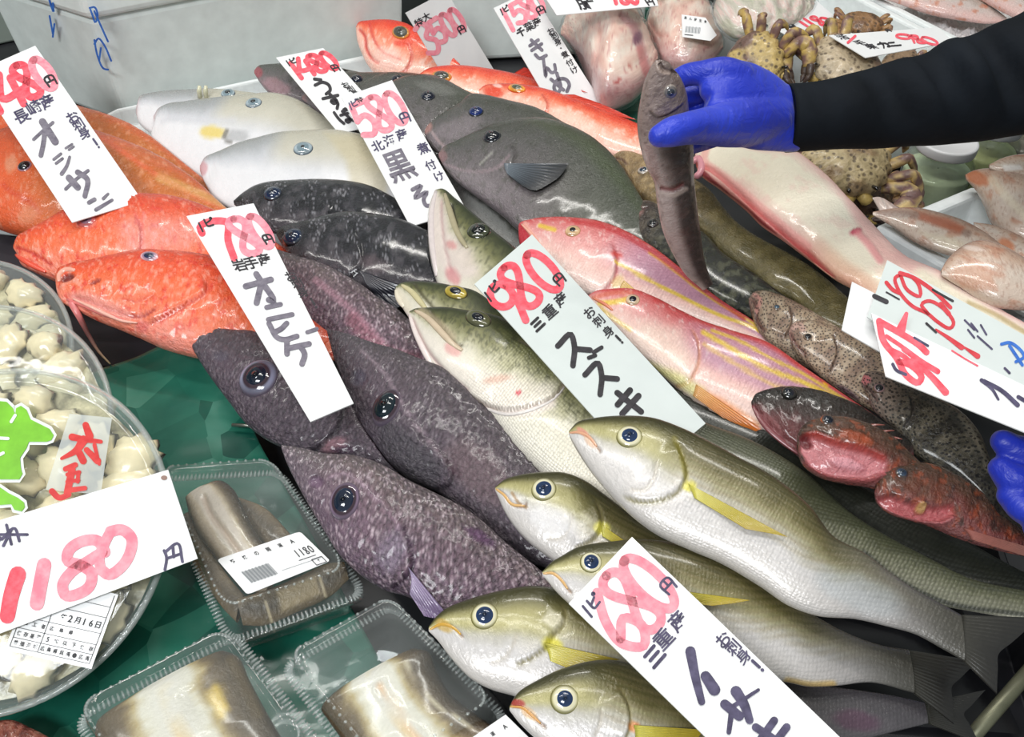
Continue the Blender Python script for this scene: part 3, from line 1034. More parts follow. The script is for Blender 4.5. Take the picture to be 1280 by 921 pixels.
    f = FS['T2'] = Fish('threadfin_bream', 'pink bream with yellow stripes beside the right edge of the large price card', 'fish', g, SP['itoyori'],
        [(736, 369), (745, 364), (760, 362), (790, 362), (815, 371), (852, 390), (877, 402), (915, 415), (960, 430), (1002, 458), (1035, 480), (1065, 500), (1095, 520)],
        [(735, 374), (745, 392), (765, 412), (790, 436), (818, 460), (840, 480), (862, 498), (890, 517), (927, 535), (962, 545), (1000, 550), (1050, 548), (1098, 540)],
        (0.100, 0.085), 16, 0.17, 0.11, feats=[('gill', [(862, 408), (872, 428), (872, 455), (858, 478), (836, 484)], 0.0014, 18, (206, 130, 100)),
            ('line', [(750, 379), (770, 377), (784, 374)], 3.5, ty, 0.8), ('line', [(752, 386), (770, 400), (788, 412)], 3, ty, 0.5), ('line', [(742, 372), (766, 366), (790, 366)], 3, (206, 96, 70), 0.6),
            ('line', [(879, 415), (905, 430), (935, 448), (962, 462), (1005, 478), (1050, 500)], 3.2, ty, 0.85), ('line', [(890, 413), (927, 427), (962, 447), (1000, 465), (1060, 502)], 2.2, ty, 0.75),
            ('line', [(880, 430), (925, 458), (965, 480), (1000, 494)], 3, (226, 190, 90), 0.6), ('poly', [(872, 484), (905, 500), (950, 530), (945, 540), (900, 518), (870, 496)], (220, 120, 50), 0.75, 6),
            ('poly', [(812, 452), (850, 466), (880, 486), (868, 496), (835, 476), (812, 462)], (206, 206, 110), 0.6, 6), ('blob', (1032, 480), 5, 2, 35, (236, 190, 30), 0.8),
            ('poly', [(800, 400), (850, 410), (866, 440), (860, 470), (820, 450), (790, 424)], (238, 214, 196), 0.6, 12)])
    f.eye(791, 375, 9, 5.5, iris=(206, 180, 150), rim=(206, 150, 110), pupil=(14, 12, 30))
    f.fin('pelvic_fin', [(870, 480), (868, 488), (866, 494)], [(952, 536), (940, 540), (925, 538)], (232, 176, 110), (216, 110, 40), lift=0.002, rays=7)
    f.lip('upper_jaw', [(742, 373), (756, 380), (766, 388)], 2.4, (220, 130, 100))

    # ---------------- grenadiers
    g = 'purple grenadiers with pointed snouts'
    ge = dict(iris=(120, 116, 132), rim=(104, 92, 108), pupil=(20, 32, 54), inner=(60, 44, 54))
    f = FS['G0'] = Fish('grenadier_fish', 'purplish grenadier body lying behind the three big-eyed grenadiers, head under a card', 'fish', g, SP['grenadier'],
        [(300, 318), (340, 312), (375, 322), (402, 330), (430, 344), (455, 359), (475, 374), (497, 387), (512, 400), (540, 424), (580, 460), (620, 496)],
        [(300, 326), (330, 362), (370, 402), (410, 430), (460, 455), (505, 480), (550, 500), (590, 508), (622, 506)], (0.066, 0.06), 15, 0.17, 0.12,
        feats=[('line', [(395, 350), (440, 388), (480, 430)], 5, (190, 140, 156), 0.5), ('groove', [(428, 345), (440, 362), (470, 385)], 1.6, 0.001, (70, 50, 62), 0.6), ('line', [(440, 400), (480, 440), (520, 450)], 10, (150, 84, 100), 0.5)])
    f = FS['G1'] = Fish('grenadier_fish', 'grey grenadier with huge eye half under the 780 price card', 'fish', g, SP['grenadier_dark'],
        [(217, 393), (225, 394), (250, 402), (280, 411), (320, 415), (345, 424), (380, 440), (420, 470), (460, 505), (510, 550), (560, 595)],
        [(216, 397), (232, 421), (256, 461), (286, 502), (312, 534), (345, 556), (380, 566), (412, 570), (445, 574), (500, 596), (562, 620)], (0.082, 0.055), 22, 0.17, 0.12,
        feats=[('gill', [(420, 470), (428, 500), (424, 530), (408, 552), (380, 566), (345, 560)], 0.003, 20, (40, 34, 40)), ('blob', (418, 556), 20, 11, -20, (150, 110, 120), 0.9, 0.001), ('blob', (430, 562), 18, 5, 0, (56, 28, 52), 0.7),
            ('groove', [(258, 410), (300, 440), (345, 446)], 3, 0.001, (70, 64, 70), 0.5), ('blob', (276, 446), 12, 8, 10, (86, 78, 92), 0.7, -0.0015)], nt=210)
    f.eye(323, 472, 26, 16, dome=0.4, **dict(ge, iris=(128, 128, 150)))
    f = FS['G2'] = Fish('grenadier_fish', 'middle grenadier of the three, its eye just right of the card tip', 'fish', g, SP['grenadier_dark'],
        [(409, 411), (430, 416), (470, 430), (495, 437), (520, 447), (557, 462), (582, 484), (607, 507), (632, 532), (658, 560), (690, 592), (730, 630)],
        [(409, 416), (419, 452), (430, 482), (445, 520), (467, 552), (487, 578), (512, 599), (545, 614), (570, 632), (595, 652), (620, 674), (660, 702), (732, 720)], (0.092, 0.06), 20, 0.17, 0.12,
        feats=[('gill', [(505, 520), (530, 548), (556, 572), (568, 588), (560, 606), (540, 612)], 0.0035, 18, (34, 26, 34)), ('groove', [(445, 432), (480, 466), (512, 520), (560, 580)], 2.2, -0.0014, (170, 150, 160), 0.6),
            ('blob', (566, 585), 11, 8, 50, (44, 24, 40), 0.85), ('blob', (448, 472), 10, 12, 0, (86, 80, 96), 0.8, -0.002), ('poly', [(470, 505), (500, 530), (556, 585), (545, 612), (510, 595), (475, 560)], (62, 60, 66), 0.6, 10),
            ('blob', (600, 590), 60, 34, 45, (116, 92, 96), 0.5)], nt=210)
    f.eye(483, 508, 22, 16, dome=0.4, sx=0.85, sy=1.15, ang=20, **dict(ge, iris=(96, 84, 96), pupil=(16, 34, 44)))
    f = FS['G3'] = Fish('grenadier_fish', 'lowest purple grenadier, beside the clear eel pack with the barcode label', 'fish', g, SP['grenadier'],
        [(352, 556), (377, 560), (407, 567), (445, 570), (482, 583), (510, 600), (545, 617), (580, 635), (605, 653), (630, 676), (660, 700), (690, 724), (730, 752)],
        [(352, 561), (360, 582), (372, 606), (390, 638), (407, 666), (425, 694), (455, 722), (482, 738), (510, 746), (545, 768), (590, 772), (650, 768), (735, 775)], (0.105, 0.07), 20, 0.18, 0.12,
        feats=[('gill', [(500, 655), (512, 680), (515, 705), (500, 728), (484, 738)], 0.004, 20, (48, 30, 50)), ('groove', [(404, 600), (430, 592), (470, 622), (506, 668)], 2.4, -0.0012, (170, 140, 160), 0.5),
            ('blob', (395, 602), 11, 8, 0, (110, 84, 108), 0.8, -0.002), ('blob', (490, 690), 22, 34, 20, (128, 118, 138), 0.5), ('blob', (600, 670), 26, 8, 30, (78, 44, 80), 0.7)], nt=210)
    f.eye(431, 626, 22, 15, dome=0.4, sx=0.9, sy=1.12, ang=20, **dict(ge, iris=(124, 104, 126), pupil=(26, 38, 62)))
    f.fin('pectoral_fin', [(510, 708), (514, 722), (512, 742)], [(556, 764), (545, 772), (530, 770)], (176, 160, 190), (112, 92, 128), lift=0.003, rays=8)

    # ---------------- black rockfish
    g = 'black rockfish in the middle of the display'
    ke = dict(iris=(52, 60, 76), rim=(30, 30, 36), pupil=(26, 42, 76))
    f = FS['B1'] = Fish('rockfish', 'black rockfish farther back, against the white skinned filefish', 'fish', g, SP['black'],
        [(292, 251), (305, 241), (323, 232), (370, 227), (430, 228), (462, 234), (492, 248), (520, 266), (550, 284), (590, 305)],
        [(293, 256), (304, 265), (330, 286), (380, 300), (440, 308), (500, 312), (550, 314), (592, 315)], (0.063, 0.056), 16, 0.18, 0.1,
        feats=[('gill', [(408, 238), (414, 258), (404, 278)], 0.002, 14, (24, 24, 28))])
    f.eye(341, 242, 12, 9, **ke)
    f = FS['B2'] = Fish('rockfish', 'black rockfish nearer the front, dark fin folded on its side', 'fish', g, SP['black'],
        [(345, 289), (353, 284), (382, 277), (407, 271), (432, 267), (470, 270), (500, 276), (535, 290), (570, 306), (620, 330)],
        [(346, 295), (357, 313), (372, 328), (402, 342), (430, 356), (462, 366), (500, 370), (540, 368), (580, 360), (622, 345)], (0.074, 0.065), 16, 0.18, 0.1,
        feats=[('gill', [(440, 290), (452, 312), (450, 335), (430, 350)], 0.0022, 14, (26, 22, 26)), ('blob', (468, 330), 24, 12, 20, (104, 84, 90), 0.5)])
    f.eye(366, 296, 13.5, 10.5, **ke)
    f.fin('pectoral_fin', [(447, 337), (452, 344), (456, 352)], [(500, 356), (506, 376), (492, 386), (478, 380)], (52, 50, 60), (24, 26, 36), lift=0.002, rays=10)

    # ---------------- skinned white filefish
    g = 'white skinned filefish along the back tray'
    we = dict(iris=(150, 164, 172), rim=(70, 82, 96), pupil=(22, 36, 48), inner=(120, 140, 150))
    f = FS['W1'] = Fish('skinned_filefish', 'white skinned filefish at the very back, against the tray rim', 'fish', g, SP['wfile'],
        [(172, 130), (176, 121), (200, 116), (230, 114), (262, 113), (300, 116), (340, 122), (380, 134), (420, 150)],
        [(170, 142), (174, 154), (188, 166), (230, 182), (280, 190), (330, 188), (380, 178), (420, 162)], (0.05, 0.036), 14, 0.13, 0.1)
    f.eye(285, 117, 9, 5, **we)
    mb = MB()
    for x in (250, 258):
        p, _ = f.hit(x, 122)
        if p is not None:
            mb.tube([p, p + np.array((0.001, 0, 0.009)), p + np.array((0.003, 0.001, 0.016))], [0.003, 0.0032, 0.0022], 8)
    if mb.v:
        mk('dorsal_spine', mb.v, mb.f, FLESH, f.root, True, np.tile(lin((222, 220, 190)), (len(mb.v), 1)))
    f = FS['W2'] = Fish('skinned_filefish', 'white skinned filefish in the middle, yellow patch below its eye', 'fish', g, SP['wfile'],
        [(192, 145), (198, 137), (207, 132), (237, 128), (275, 124), (312, 121), (345, 120), (370, 126), (395, 140), (420, 157), (450, 180)],
        [(192, 150), (193, 160), (189, 172), (196, 187), (215, 202), (237, 218), (270, 234), (320, 246), (370, 244), (420, 224), (452, 196)], (0.056, 0.042), 14, 0.13, 0.1,
        feats=[('blob', (266, 165), 20, 10, 5, (224, 200, 110), 0.9), ('blob', (296, 170), 18, 9, 0, (176, 176, 178), 0.8, -0.001), ('line', [(284, 162), (280, 172), (288, 178)], 2.5, (120, 116, 112), 0.8),
            ('groove', [(196, 152), (215, 148), (250, 150), (300, 150)], 4, 0.0006, (206, 206, 212), 0.6)])
    f.eye(317, 129, 10.5, 5.5, **we)
    f = FS['W3'] = Fish('skinned_filefish', 'white skinned filefish nearest the front, pink lips and clear round eye', 'fish', g, SP['wfile'],
        [(250, 207), (257, 197), (275, 190), (300, 180), (320, 175), (345, 169), (382, 166), (432, 167), (465, 174), (500, 190), (545, 218)],
        [(250, 213), (253, 222), (259, 234), (268, 250), (290, 262), (340, 284), (390, 296), (440, 294), (490, 278), (546, 244)], (0.061, 0.05), 14, 0.13, 0.1,
        feats=[('poly', [(405, 166), (450, 168), (490, 200), (480, 260), (440, 240), (432, 200)], (196, 184, 150), 0.6, 6), ('blob', (360, 232), 30, 5, -15, (206, 206, 216), 0.7), ('blob', (254, 210), 7, 10, 10, (206, 150, 156), 0.7)])
    f.eye(379, 186, 12.5, 6, **we)

    # ---------------- grey filefish
    g = 'grey filefish laid in a row behind the price cards'
    fe = dict(iris=(28, 33, 48), rim=(46, 46, 46), pupil=(14, 20, 42))
    f = FS['Fa'] = Fish('grey_filefish', 'grey filefish with reddish lips sticking out left of a white price card', 'fish', g, SP['gfile'],
        [(318, 88), (323, 83), (345, 81), (390, 82), (430, 88), (480, 100), (540, 120)], [(318, 92), (327, 106), (338, 117), (370, 126), (410, 136), (460, 142), (541, 134)], (0.06, 0.042), 12, 0.14, 0.1,
        feats=[('blob', (322, 90), 8, 8, 0, (160, 70, 80), 0.8), ('blob', (345, 108), 22, 12, 25, (176, 130, 140), 0.6)])
    f.eye(386, 92, 7, 6, **fe)
    f = FS['Fb'] = Fish('grey_filefish', 'grey filefish whose eye sits right beside the overlapping price cards', 'fish', g, SP['gfile'],
        [(378, 120), (404, 101), (430, 92), (455, 93), (490, 93), (520, 94), (560, 106), (600, 126)], [(378, 124), (400, 142), (440, 164), (500, 172), (560, 160), (601, 140)], (0.06, 0.048), 12, 0.12, 0.08)
    f.eye(446, 99, 8, 7, **fe)
    f.fin('dorsal_spine', [(432, 93), (440, 92), (446, 93)], [(424, 86), (425, 85), (426, 85)], (52, 52, 46), (40, 40, 36), 'plane', 0.002, 2)
    f = FS['Fc'] = Fish('grey_filefish', 'grey filefish third from the left, only its brow and back in view', 'fish', g, SP['gfile'],
        [(428, 124), (455, 104), (485, 93), (510, 94), (535, 97), (560, 107), (600, 122), (650, 148)], [(428, 128), (450, 152), (500, 176), (560, 182), (620, 172), (651, 160)], (0.064, 0.054), 12, 0.12, 0.08)
    f.eye(497, 99, 8, 7, **fe)
    f = FS['Fd'] = Fish('grey_filefish', 'grey filefish with white glinting eye, right of the pink numbered card', 'fish', g, SP['gfile'],
        [(440, 152), (470, 120), (500, 100), (525, 96), (545, 98), (580, 114), (620, 134), (670, 165)], [(440, 158), (470, 182), (520, 196), (580, 200), (630, 190), (671, 175)], (0.069, 0.06), 12, 0.12, 0.08,
        feats=[('blob', (545, 110), 30, 8, 15, (134, 134, 130), 0.5)])
    f.eye(535, 120, 9.5, 7.5, **fe)
    f = FS['Fe'] = Fish('grey_filefish', 'grey filefish with blue eye and pinkish lips, second nearest in its row', 'fish', g, SP['gfile'],
        [(525, 154), (532, 151), (547, 146), (563, 137), (576, 130), (590, 120), (606, 121), (640, 129), (668, 136), (702, 153), (745, 182), (780, 210)],
        [(526, 159), (531, 170), (545, 188), (575, 206), (620, 220), (680, 228), (740, 226), (781, 216)], (0.076, 0.072), 12, 0.12, 0.08,
        feats=[('blob', (533, 158), 9, 10, 10, (186, 130, 122), 0.7), ('blob', (570, 160), 40, 14, -20, (142, 130, 136), 0.5), ('line', [(540, 165), (548, 176), (560, 186)], 2, (186, 160, 162), 0.6)])
    f.eye(595, 140, 10, 8.5, **dict(fe, pupil=(24, 44, 104)))
    f = FS['Ff'] = Fish('grey_filefish', 'largest grey-green filefish with dark striped fin, nearest in its row', 'fish', g, SP['gfile'],
        [(548, 192), (555, 184), (570, 177), (595, 166), (622, 156), (662, 150), (693, 153), (730, 168), (757, 187), (775, 206), (797, 240), (815, 268), (838, 292)],
        [(549, 197), (553, 205), (568, 224), (602, 250), (629, 270), (648, 287), (690, 304), (740, 312), (790, 312), (838, 306)], (0.083, 0.074), 13, 0.12, 0.08, nt=220, nr=100,
        feats=[('gill', [(636, 180), (644, 190), (638, 208)], 0.0014, 14, (60, 54, 54)), ('line', [(556, 205), (585, 214), (620, 210), (636, 196)], 2.0, (150, 130, 136), 0.7), ('line', [(600, 205), (616, 190)], 1.5, (170, 168, 160), 0.7),
            ('poly', [(660, 150), (700, 152), (745, 176), (790, 230), (800, 262), (770, 230), (720, 180)], (72, 84, 50), 0.5, 10), ('blob', (553, 195), 8, 8, 0, (140, 104, 106), 0.7), ('blob', (600, 230), 40, 14, 35, (140, 130, 134), 0.4)])
    f.eye(615, 171, 12, 10, **dict(fe, pupil=(14, 18, 30), iris=(40, 42, 48)))
    f.fin('pectoral_fin', [(630, 204), (631, 210), (634, 217)], [(711, 204), (700, 220), (686, 230), (668, 238), (652, 232)], (120, 130, 140), (24, 26, 31), lift=0.004, rays=13, c_ray=(14, 15, 18), curve=0.002)
    f = FS['Fg'] = Fish('grey_filefish', 'grey filefish buried lowest, its pale belly beside the upward bass', 'fish', g, SP['gfile'],
        [(545, 208), (570, 222), (610, 250), (645, 282), (690, 304), (740, 306), (780, 302)], [(546, 214), (572, 250), (604, 286), (640, 310), (690, 322), (740, 320), (781, 310)], (0.05, 0.05), 14, 0.14, 0.1,
        feats=[('blob', (610, 275), 60, 16, 40, (176, 176, 172), 0.8)])

    # ---------------- alfonsinos
    g = 'red alfonsinos at the back'
    ae = dict(iris=(240, 150, 40), rim=(226, 84, 40), pupil=(86, 88, 78), inner=(206, 140, 60))
    f = FS['R1'] = Fish('alfonsino', 'red alfonsino head standing up against the foam box', 'fish', g, SP['kinme'],
        [(445, 33), (449, 28), (462, 26), (490, 26), (510, 31), (522, 38), (545, 54), (560, 66), (575, 80)], [(445, 36), (447, 52), (452, 66), (460, 82), (470, 93), (484, 98), (510, 104), (535, 106), (556, 102), (574, 92)], (0.072, 0.05), 34, 0.18, 0.12,
        feats=[('groove', [(447, 34), (456, 45), (458, 60), (466, 74), (476, 80)], 2, 0.0014, (190, 40, 34), 0.7), ('line', [(462, 30), (468, 50), (480, 66), (500, 74)], 2, (206, 60, 50), 0.6), ('gill', [(508, 50), (514, 70), (506, 88), (494, 96)], 0.0014, 14, (206, 80, 66)),
            ('blob', (484, 72), 24, 16, 20, (244, 196, 184), 0.6), ('blob', (503, 54), 14, 5, 0, (214, 60, 40), 0.7)])
    f.eye(501, 41, 11.5, 9, sx=1.1, sy=0.85, **dict(ae, iris=(230, 110, 60)))
    f = FS['R2'] = Fish('alfonsino', 'red alfonsino with orange-ringed eye lying at the foot of the back card', 'fish', g, SP['kinme'],
        [(521, 95), (535, 87), (552, 84), (580, 84), (610, 88), (650, 96), (690, 108), (735, 126), (770, 146)], [(521, 100), (545, 116), (580, 130), (620, 142), (670, 152), (720, 158), (771, 156)], (0.066, 0.036), 16, 0.18, 0.1,
        feats=[('blob', (570, 108), 40, 8, 20, (250, 206, 186), 0.5)])
    f.eye(552, 96, 12.5, 9, sx=1.1, sy=0.8, **ae)
    f.fin('dorsal_fin', [(640, 93), (665, 100), (690, 108)], [(655, 84), (690, 96), (735, 116)], (224, 66, 44), (196, 50, 40), 'plane', 0.004, 10)
    f = FS['R3'] = Fish('alfonsino', 'red alfonsino with greenish eye nearest the wrapped livers', 'fish', g, SP['kinme'],
        [(599, 112), (607, 107), (620, 106), (640, 106), (660, 108), (690, 115), (720, 126), (755, 140), (790, 153), (820, 166), (850, 180)], [(599, 117), (612, 127), (640, 138), (680, 154), (720, 172), (760, 194), (790, 202), (820, 200), (851, 192)], (0.07, 0.062), 16, 0.18, 0.1,
        feats=[('blob', (617, 115), 14, 8, 10, (222, 60, 34), 0.8), ('gill', [(676, 116), (684, 130), (680, 146)], 0.0012, 12, (206, 80, 60)), ('blob', (720, 150), 40, 12, 25, (250, 214, 196), 0.5), ('blob', (622, 107), 8, 3, 10, (250, 236, 230), 0.7)])
    f.eye(646, 111, 10.5, 6.5, sx=1.2, sy=0.75, **dict(ae, pupil=(110, 110, 84)))
    f.fin('dorsal_fin', [(700, 118), (730, 128), (760, 142)], [(718, 118), (752, 130), (796, 150)], (226, 76, 50), (206, 56, 40), 'plane', 0.003, 8)

    # ---------------- red and orange goatfish
    g = 'red goatfish at the left'
    re_ = dict(iris=(196, 130, 130), rim=(226, 110, 90), pupil=(44, 52, 92), inner=(150, 120, 140))
    f = FS['OB1'] = Fish('goatfish', 'orange goatfish farthest back, only its smooth back above the card edge', 'fish', g, SP['orange'],
        [(-60, 152), (-20, 134), (30, 126), (80, 130), (108, 137), (130, 143), (165, 157), (190, 172), (225, 200), (275, 240)], [(-60, 160), (-20, 182), (40, 196), (100, 206), (160, 222), (220, 240), (275, 250)], (0.05, 0.035), 16, 0.18, 0.12)
    f = FS['R0'] = Fish('goatfish', 'orange-red goatfish whose dark round eye peeks left of the card', 'fish', g, SP['orange'],
        [(-60, 232), (-30, 192), (0, 170), (40, 158), (90, 158), (125, 168), (160, 180), (200, 197), (240, 222), (285, 262), (320, 290)], [(-60, 238), (-35, 268), (0, 286), (40, 296), (100, 300), (170, 300), (240, 302), (321, 304)], (0.066, 0.045), 16, 0.18, 0.12,
        feats=[('line', [(128, 172), (180, 208), (235, 240), (280, 262)], 3.5, (226, 96, 60), 0.6), ('line', [(200, 222), (240, 238), (285, 258)], 6, (222, 190, 120), 0.5), ('groove', [(0, 226), (14, 240), (34, 250), (52, 268)], 3, 0.001, (196, 60, 36), 0.6),
            ('blob', (14, 205), 10, 12, 20, (226, 170, 140), 0.6), ('blob', (36, 268), 18, 12, -40, (232, 160, 130), 0.5)])
    f.eye(31, 208, 9.5, 7.5, **dict(re_, iris=(80, 60, 60), pupil=(24, 28, 36), rim=(220, 110, 70)))
    f = FS['Ra'] = Fish('goatfish', 'bright red goatfish with glistening cheek lying behind the whiskered one', 'fish', g, SP['red'],
        [(17, 306), (22, 296), (37, 288), (62, 275), (82, 264), (112, 254), (150, 246), (187, 245), (225, 250), (262, 262), (310, 284), (360, 312)], [(17, 311), (22, 319), (26, 330), (45, 341), (75, 354), (120, 370), (180, 384), (250, 392), (310, 384), (361, 350)], (0.088, 0.055), 20, 0.18, 0.1,
        feats=[('groove', [(17, 308), (30, 311), (48, 320), (66, 332)], 2, 0.0014, (176, 30, 26), 0.7), ('gill', [(166, 262), (176, 290), (172, 320), (155, 340)], 0.002, 18, (206, 50, 40)),
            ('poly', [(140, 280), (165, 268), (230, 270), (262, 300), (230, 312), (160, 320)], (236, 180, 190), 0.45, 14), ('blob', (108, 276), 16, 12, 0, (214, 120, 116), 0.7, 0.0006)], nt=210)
    f.eye(108, 275, 12, 6, dome=0.3, **dict(re_, iris=(206, 110, 110), rim=(222, 84, 66), pupil=(84, 72, 112)))
    f.lip('lower_lip', [(20, 318), (28, 324), (42, 332), (58, 340)], 4, (226, 84, 62))
    f = FS['Rb'] = Fish('goatfish', 'red goatfish with two long pale whiskers under its chin, nearest the oyster packs', 'fish', g, SP['red'],
        [(70, 346), (73, 337), (85, 331), (112, 326), (140, 320), (175, 314), (212, 315), (250, 319), (280, 326), (320, 346), (370, 384), (430, 430)], [(70, 353), (72, 366), (78, 378), (88, 384), (102, 391), (122, 401), (150, 412), (178, 424), (205, 436), (250, 448), (310, 458), (370, 460), (431, 448)], (0.098, 0.06), 20, 0.19, 0.12,
        feats=[('groove', [(88, 370), (110, 376), (140, 388), (162, 395), (180, 394), (200, 384)], 2.0, 0.002, (150, 50, 54), 0.8), ('poly', [(84, 368), (100, 362), (130, 372), (165, 390), (160, 400), (120, 390), (90, 380)], (232, 150, 140), 0.75, 5, 0.0008),
            ('blob', (84, 347), 11, 6, -20, (96, 30, 30), 0.85, -0.0025), ('blob', (119, 352), 9, 3, -25, (120, 24, 20), 0.7, -0.001), ('groove', [(74, 360), (84, 352), (98, 348)], 2.4, -0.0014, (240, 160, 140), 0.7),
            ('gill', [(252, 345), (258, 362), (236, 378), (205, 396), (182, 406)], 0.0025, 22, (196, 66, 54)), ('blob', (178, 408), 10, 9, 0, (206, 90, 90), 0.6), ('blob', (215, 420), 40, 24, 20, (240, 150, 140), 0.4), ('groove', [(150, 372), (170, 376), (195, 368)], 2, 0.0008, (206, 70, 50), 0.6)], nt=220, nr=100)
    f.eye(187, 321, 10.5, 6.5, sx=1.2, sy=0.8, **dict(re_, iris=(206, 160, 170)))
    f.lip('upper_lip', [(74, 352), (74, 344), (82, 337), (94, 338)], 4, (240, 170, 150))
    f.lip('lower_lip', [(84, 374), (102, 380), (130, 392), (160, 402)], 3.5, (222, 120, 116))
    # whiskers: one hangs to the tray floor, one lies along the jaw
    p0, _ = f.hit(89, 378)
    mb = MB()
    q = [p0, P(98, 394, 0.085), P(112, 421, 0.06), P(124, 440, 0.045), P(138, 455, 0.035)]
    mb.tube(spline(q, 24), np.linspace(0.0036, 0.0008, 24), 8)
    mk('whisker', mb.v, mb.f, FLESH, f.root, True, lin(ramp(np.linspace(0, 1, len(mb.v)), [(0, (222, 120, 120)), (0.5, (206, 130, 130)), (1, (226, 206, 160))])))
    f.lip('whisker', [(92, 374), (112, 383), (135, 394), (155, 402), (172, 404)], 2.4, (236, 176, 160), gap=0.001)

    # ---------------- fish behind the hand
    f = FS['Br1'] = Fish('eel_blenny', 'long olive-brown fish stretching from the grey filefish to the held cards', 'fish', None, SP['brown'],
        [(767, 194), (775, 190), (786, 190), (805, 196), (835, 208), (868, 226), (886, 238), (904, 260), (922, 280), (946, 297), (970, 310), (1000, 326), (1030, 347), (1055, 369), (1090, 395), (1120, 418)],
        [(767, 199), (776, 207), (786, 224), (796, 241), (812, 256), (845, 274), (880, 292), (904, 318), (940, 341), (965, 362), (997, 378), (1022, 401), (1054, 416), (1090, 430), (1120, 440)], (0.062, 0.07), 14, 0.2, 0.14,
        feats=[('groove', [(768, 197), (778, 199), (784, 206)], 1.5, 0.001, (80, 50, 40), 0.7)])
    f.eye(804, 213, 7.5, 5, iris=(170, 160, 150), rim=(150, 130, 104), pupil=(40, 60, 80))
    f = FS['Br2'] = Fish('dark_rockfish', 'dark green-black fish half hidden under the hanging held fish', 'fish', None, SP['dkgreen'],
        [(786, 264), (792, 258), (806, 252), (828, 260), (852, 276), (880, 293), (904, 318), (940, 341), (968, 361), (1000, 384)],
        [(786, 270), (788, 280), (794, 292), (806, 306), (824, 320), (842, 334), (872, 360), (910, 384), (945, 398), (1000, 402)], (0.076, 0.075), 14, 0.18, 0.12,
        feats=[('blob', (797, 265), 12, 7, -30, (150, 110, 104), 0.7), ('groove', [(787, 268), (798, 262), (812, 258)], 1.8, 0.0012, (70, 44, 44), 0.7)])
    f.eye(816, 279, 7.5, 5, iris=(56, 48, 46), rim=(40, 36, 34), pupil=(12, 14, 16))
    # ---------------- brown spotted fish
    g = 'brown spotted fish right of the pink breams'
    se = dict(iris=(120, 104, 90), rim=(110, 92, 78), pupil=(40, 52, 66))
    f = FS['P1'] = Fish('spotted_sculpin', 'pale brown spotted fish, leftmost of the spotted ones, gaping sideways', 'fish', g, SP['spot'],
        [(936, 373), (942, 366), (952, 364), (972, 369), (998, 381), (1030, 400), (1075, 428), (1130, 468)], [(936, 379), (941, 398), (954, 422), (978, 440), (1015, 462), (1070, 486), (1131, 500)], (0.085, 0.075), 16, 0.2, 0.12,
        feats=[('groove', [(940, 372), (946, 384), (946, 400), (958, 416)], 2, 0.0016, (96, 56, 52), 0.7), ('line', [(943, 368), (950, 374), (946, 388)], 3, (214, 150, 140), 0.7), ('gill', [(985, 380), (990, 400), (980, 425)], 0.0016, 12, (90, 70, 60))])
    f.eye(971, 384, 4.5, 3, **dict(se, pupil=(60, 96, 120)))
    f = FS['P2'] = Fish('spotted_sculpin', 'brown fish with fine dark spots, in the middle below the held cards', 'fish', g, SP['spot'],
        [(986, 413), (992, 404), (1008, 401), (1038, 408), (1069, 421), (1092, 438), (1130, 474), (1180, 530)], [(986, 420), (991, 436), (1012, 459), (1038, 479), (1069, 500), (1095, 516), (1130, 544), (1181, 566)], (0.098, 0.085), 16, 0.2, 0.12,
        feats=[('groove', [(988, 415), (994, 428), (1008, 444)], 2, 0.0016, (110, 70, 66), 0.7), ('line', [(990, 410), (1000, 406), (1004, 412)], 4, (200, 160, 150), 0.7), ('gill', [(1040, 415), (1046, 440), (1036, 468)], 0.0018, 14, (100, 80, 70)), ('blob', (1058, 492), 22, 8, 35, (70, 50, 66), 0.7)])
    f.eye(1010, 421, 5.5, 4, **dict(se, pupil=(34, 34, 38)))
    f = FS['P3'] = Fish('spotted_sculpin', 'dark spotted fish with pink mouth running down toward the blue glove', 'fish', g, SP['spotdk'],
        [(1076, 477), (1082, 466), (1096, 465), (1135, 482), (1172, 499), (1202, 517), (1226, 546), (1238, 577), (1256, 608), (1285, 645), (1310, 680)], [(1077, 483), (1083, 492), (1093, 512), (1121, 539), (1148, 572), (1186, 592), (1222, 618), (1245, 648), (1275, 680), (1312, 700)], (0.112, 0.085), 16, 0.2, 0.12,
        feats=[('blob', (1082, 474), 8, 7, 0, (214, 120, 124), 0.9), ('groove', [(1078, 480), (1090, 488), (1098, 502)], 2, 0.0016, (80, 50, 48), 0.7), ('gill', [(1135, 490), (1140, 515), (1128, 536)], 0.0018, 14, (50, 44, 40)),
            ('line', [(1200, 520), (1222, 552), (1236, 590)], 4, (150, 140, 120), 0.6)])
    f.eye(1099, 485, 7, 5, **dict(se, pupil=(36, 36, 44), iris=(150, 120, 120)))
    # ---------------- scorpionfish
    g = 'dark red scorpionfish at the right'
    ce = dict(iris=(70, 60, 56), rim=(110, 60, 44), pupil=(22, 30, 44))

    def spines(f, pts, hgt):
        for (x, y), (tx, ty_) in zip(pts, hgt):
            p0 = on_plane(x, y, f.O, f.nv)
            p1 = on_plane(tx, ty_, f.O + f.nv * 0.004, f.nv)
            m = MB()
            m.tube(spline([p0, (p0 + p1) / 2 + f.nv * 0.001, p1], 8), np.linspace(0.0014, 0.0003, 8), 6)
            mk('dorsal_spine', m.v, m.f, FLESH, f.root, True, np.tile(lin((150, 90, 80)), (len(m.v), 1)))
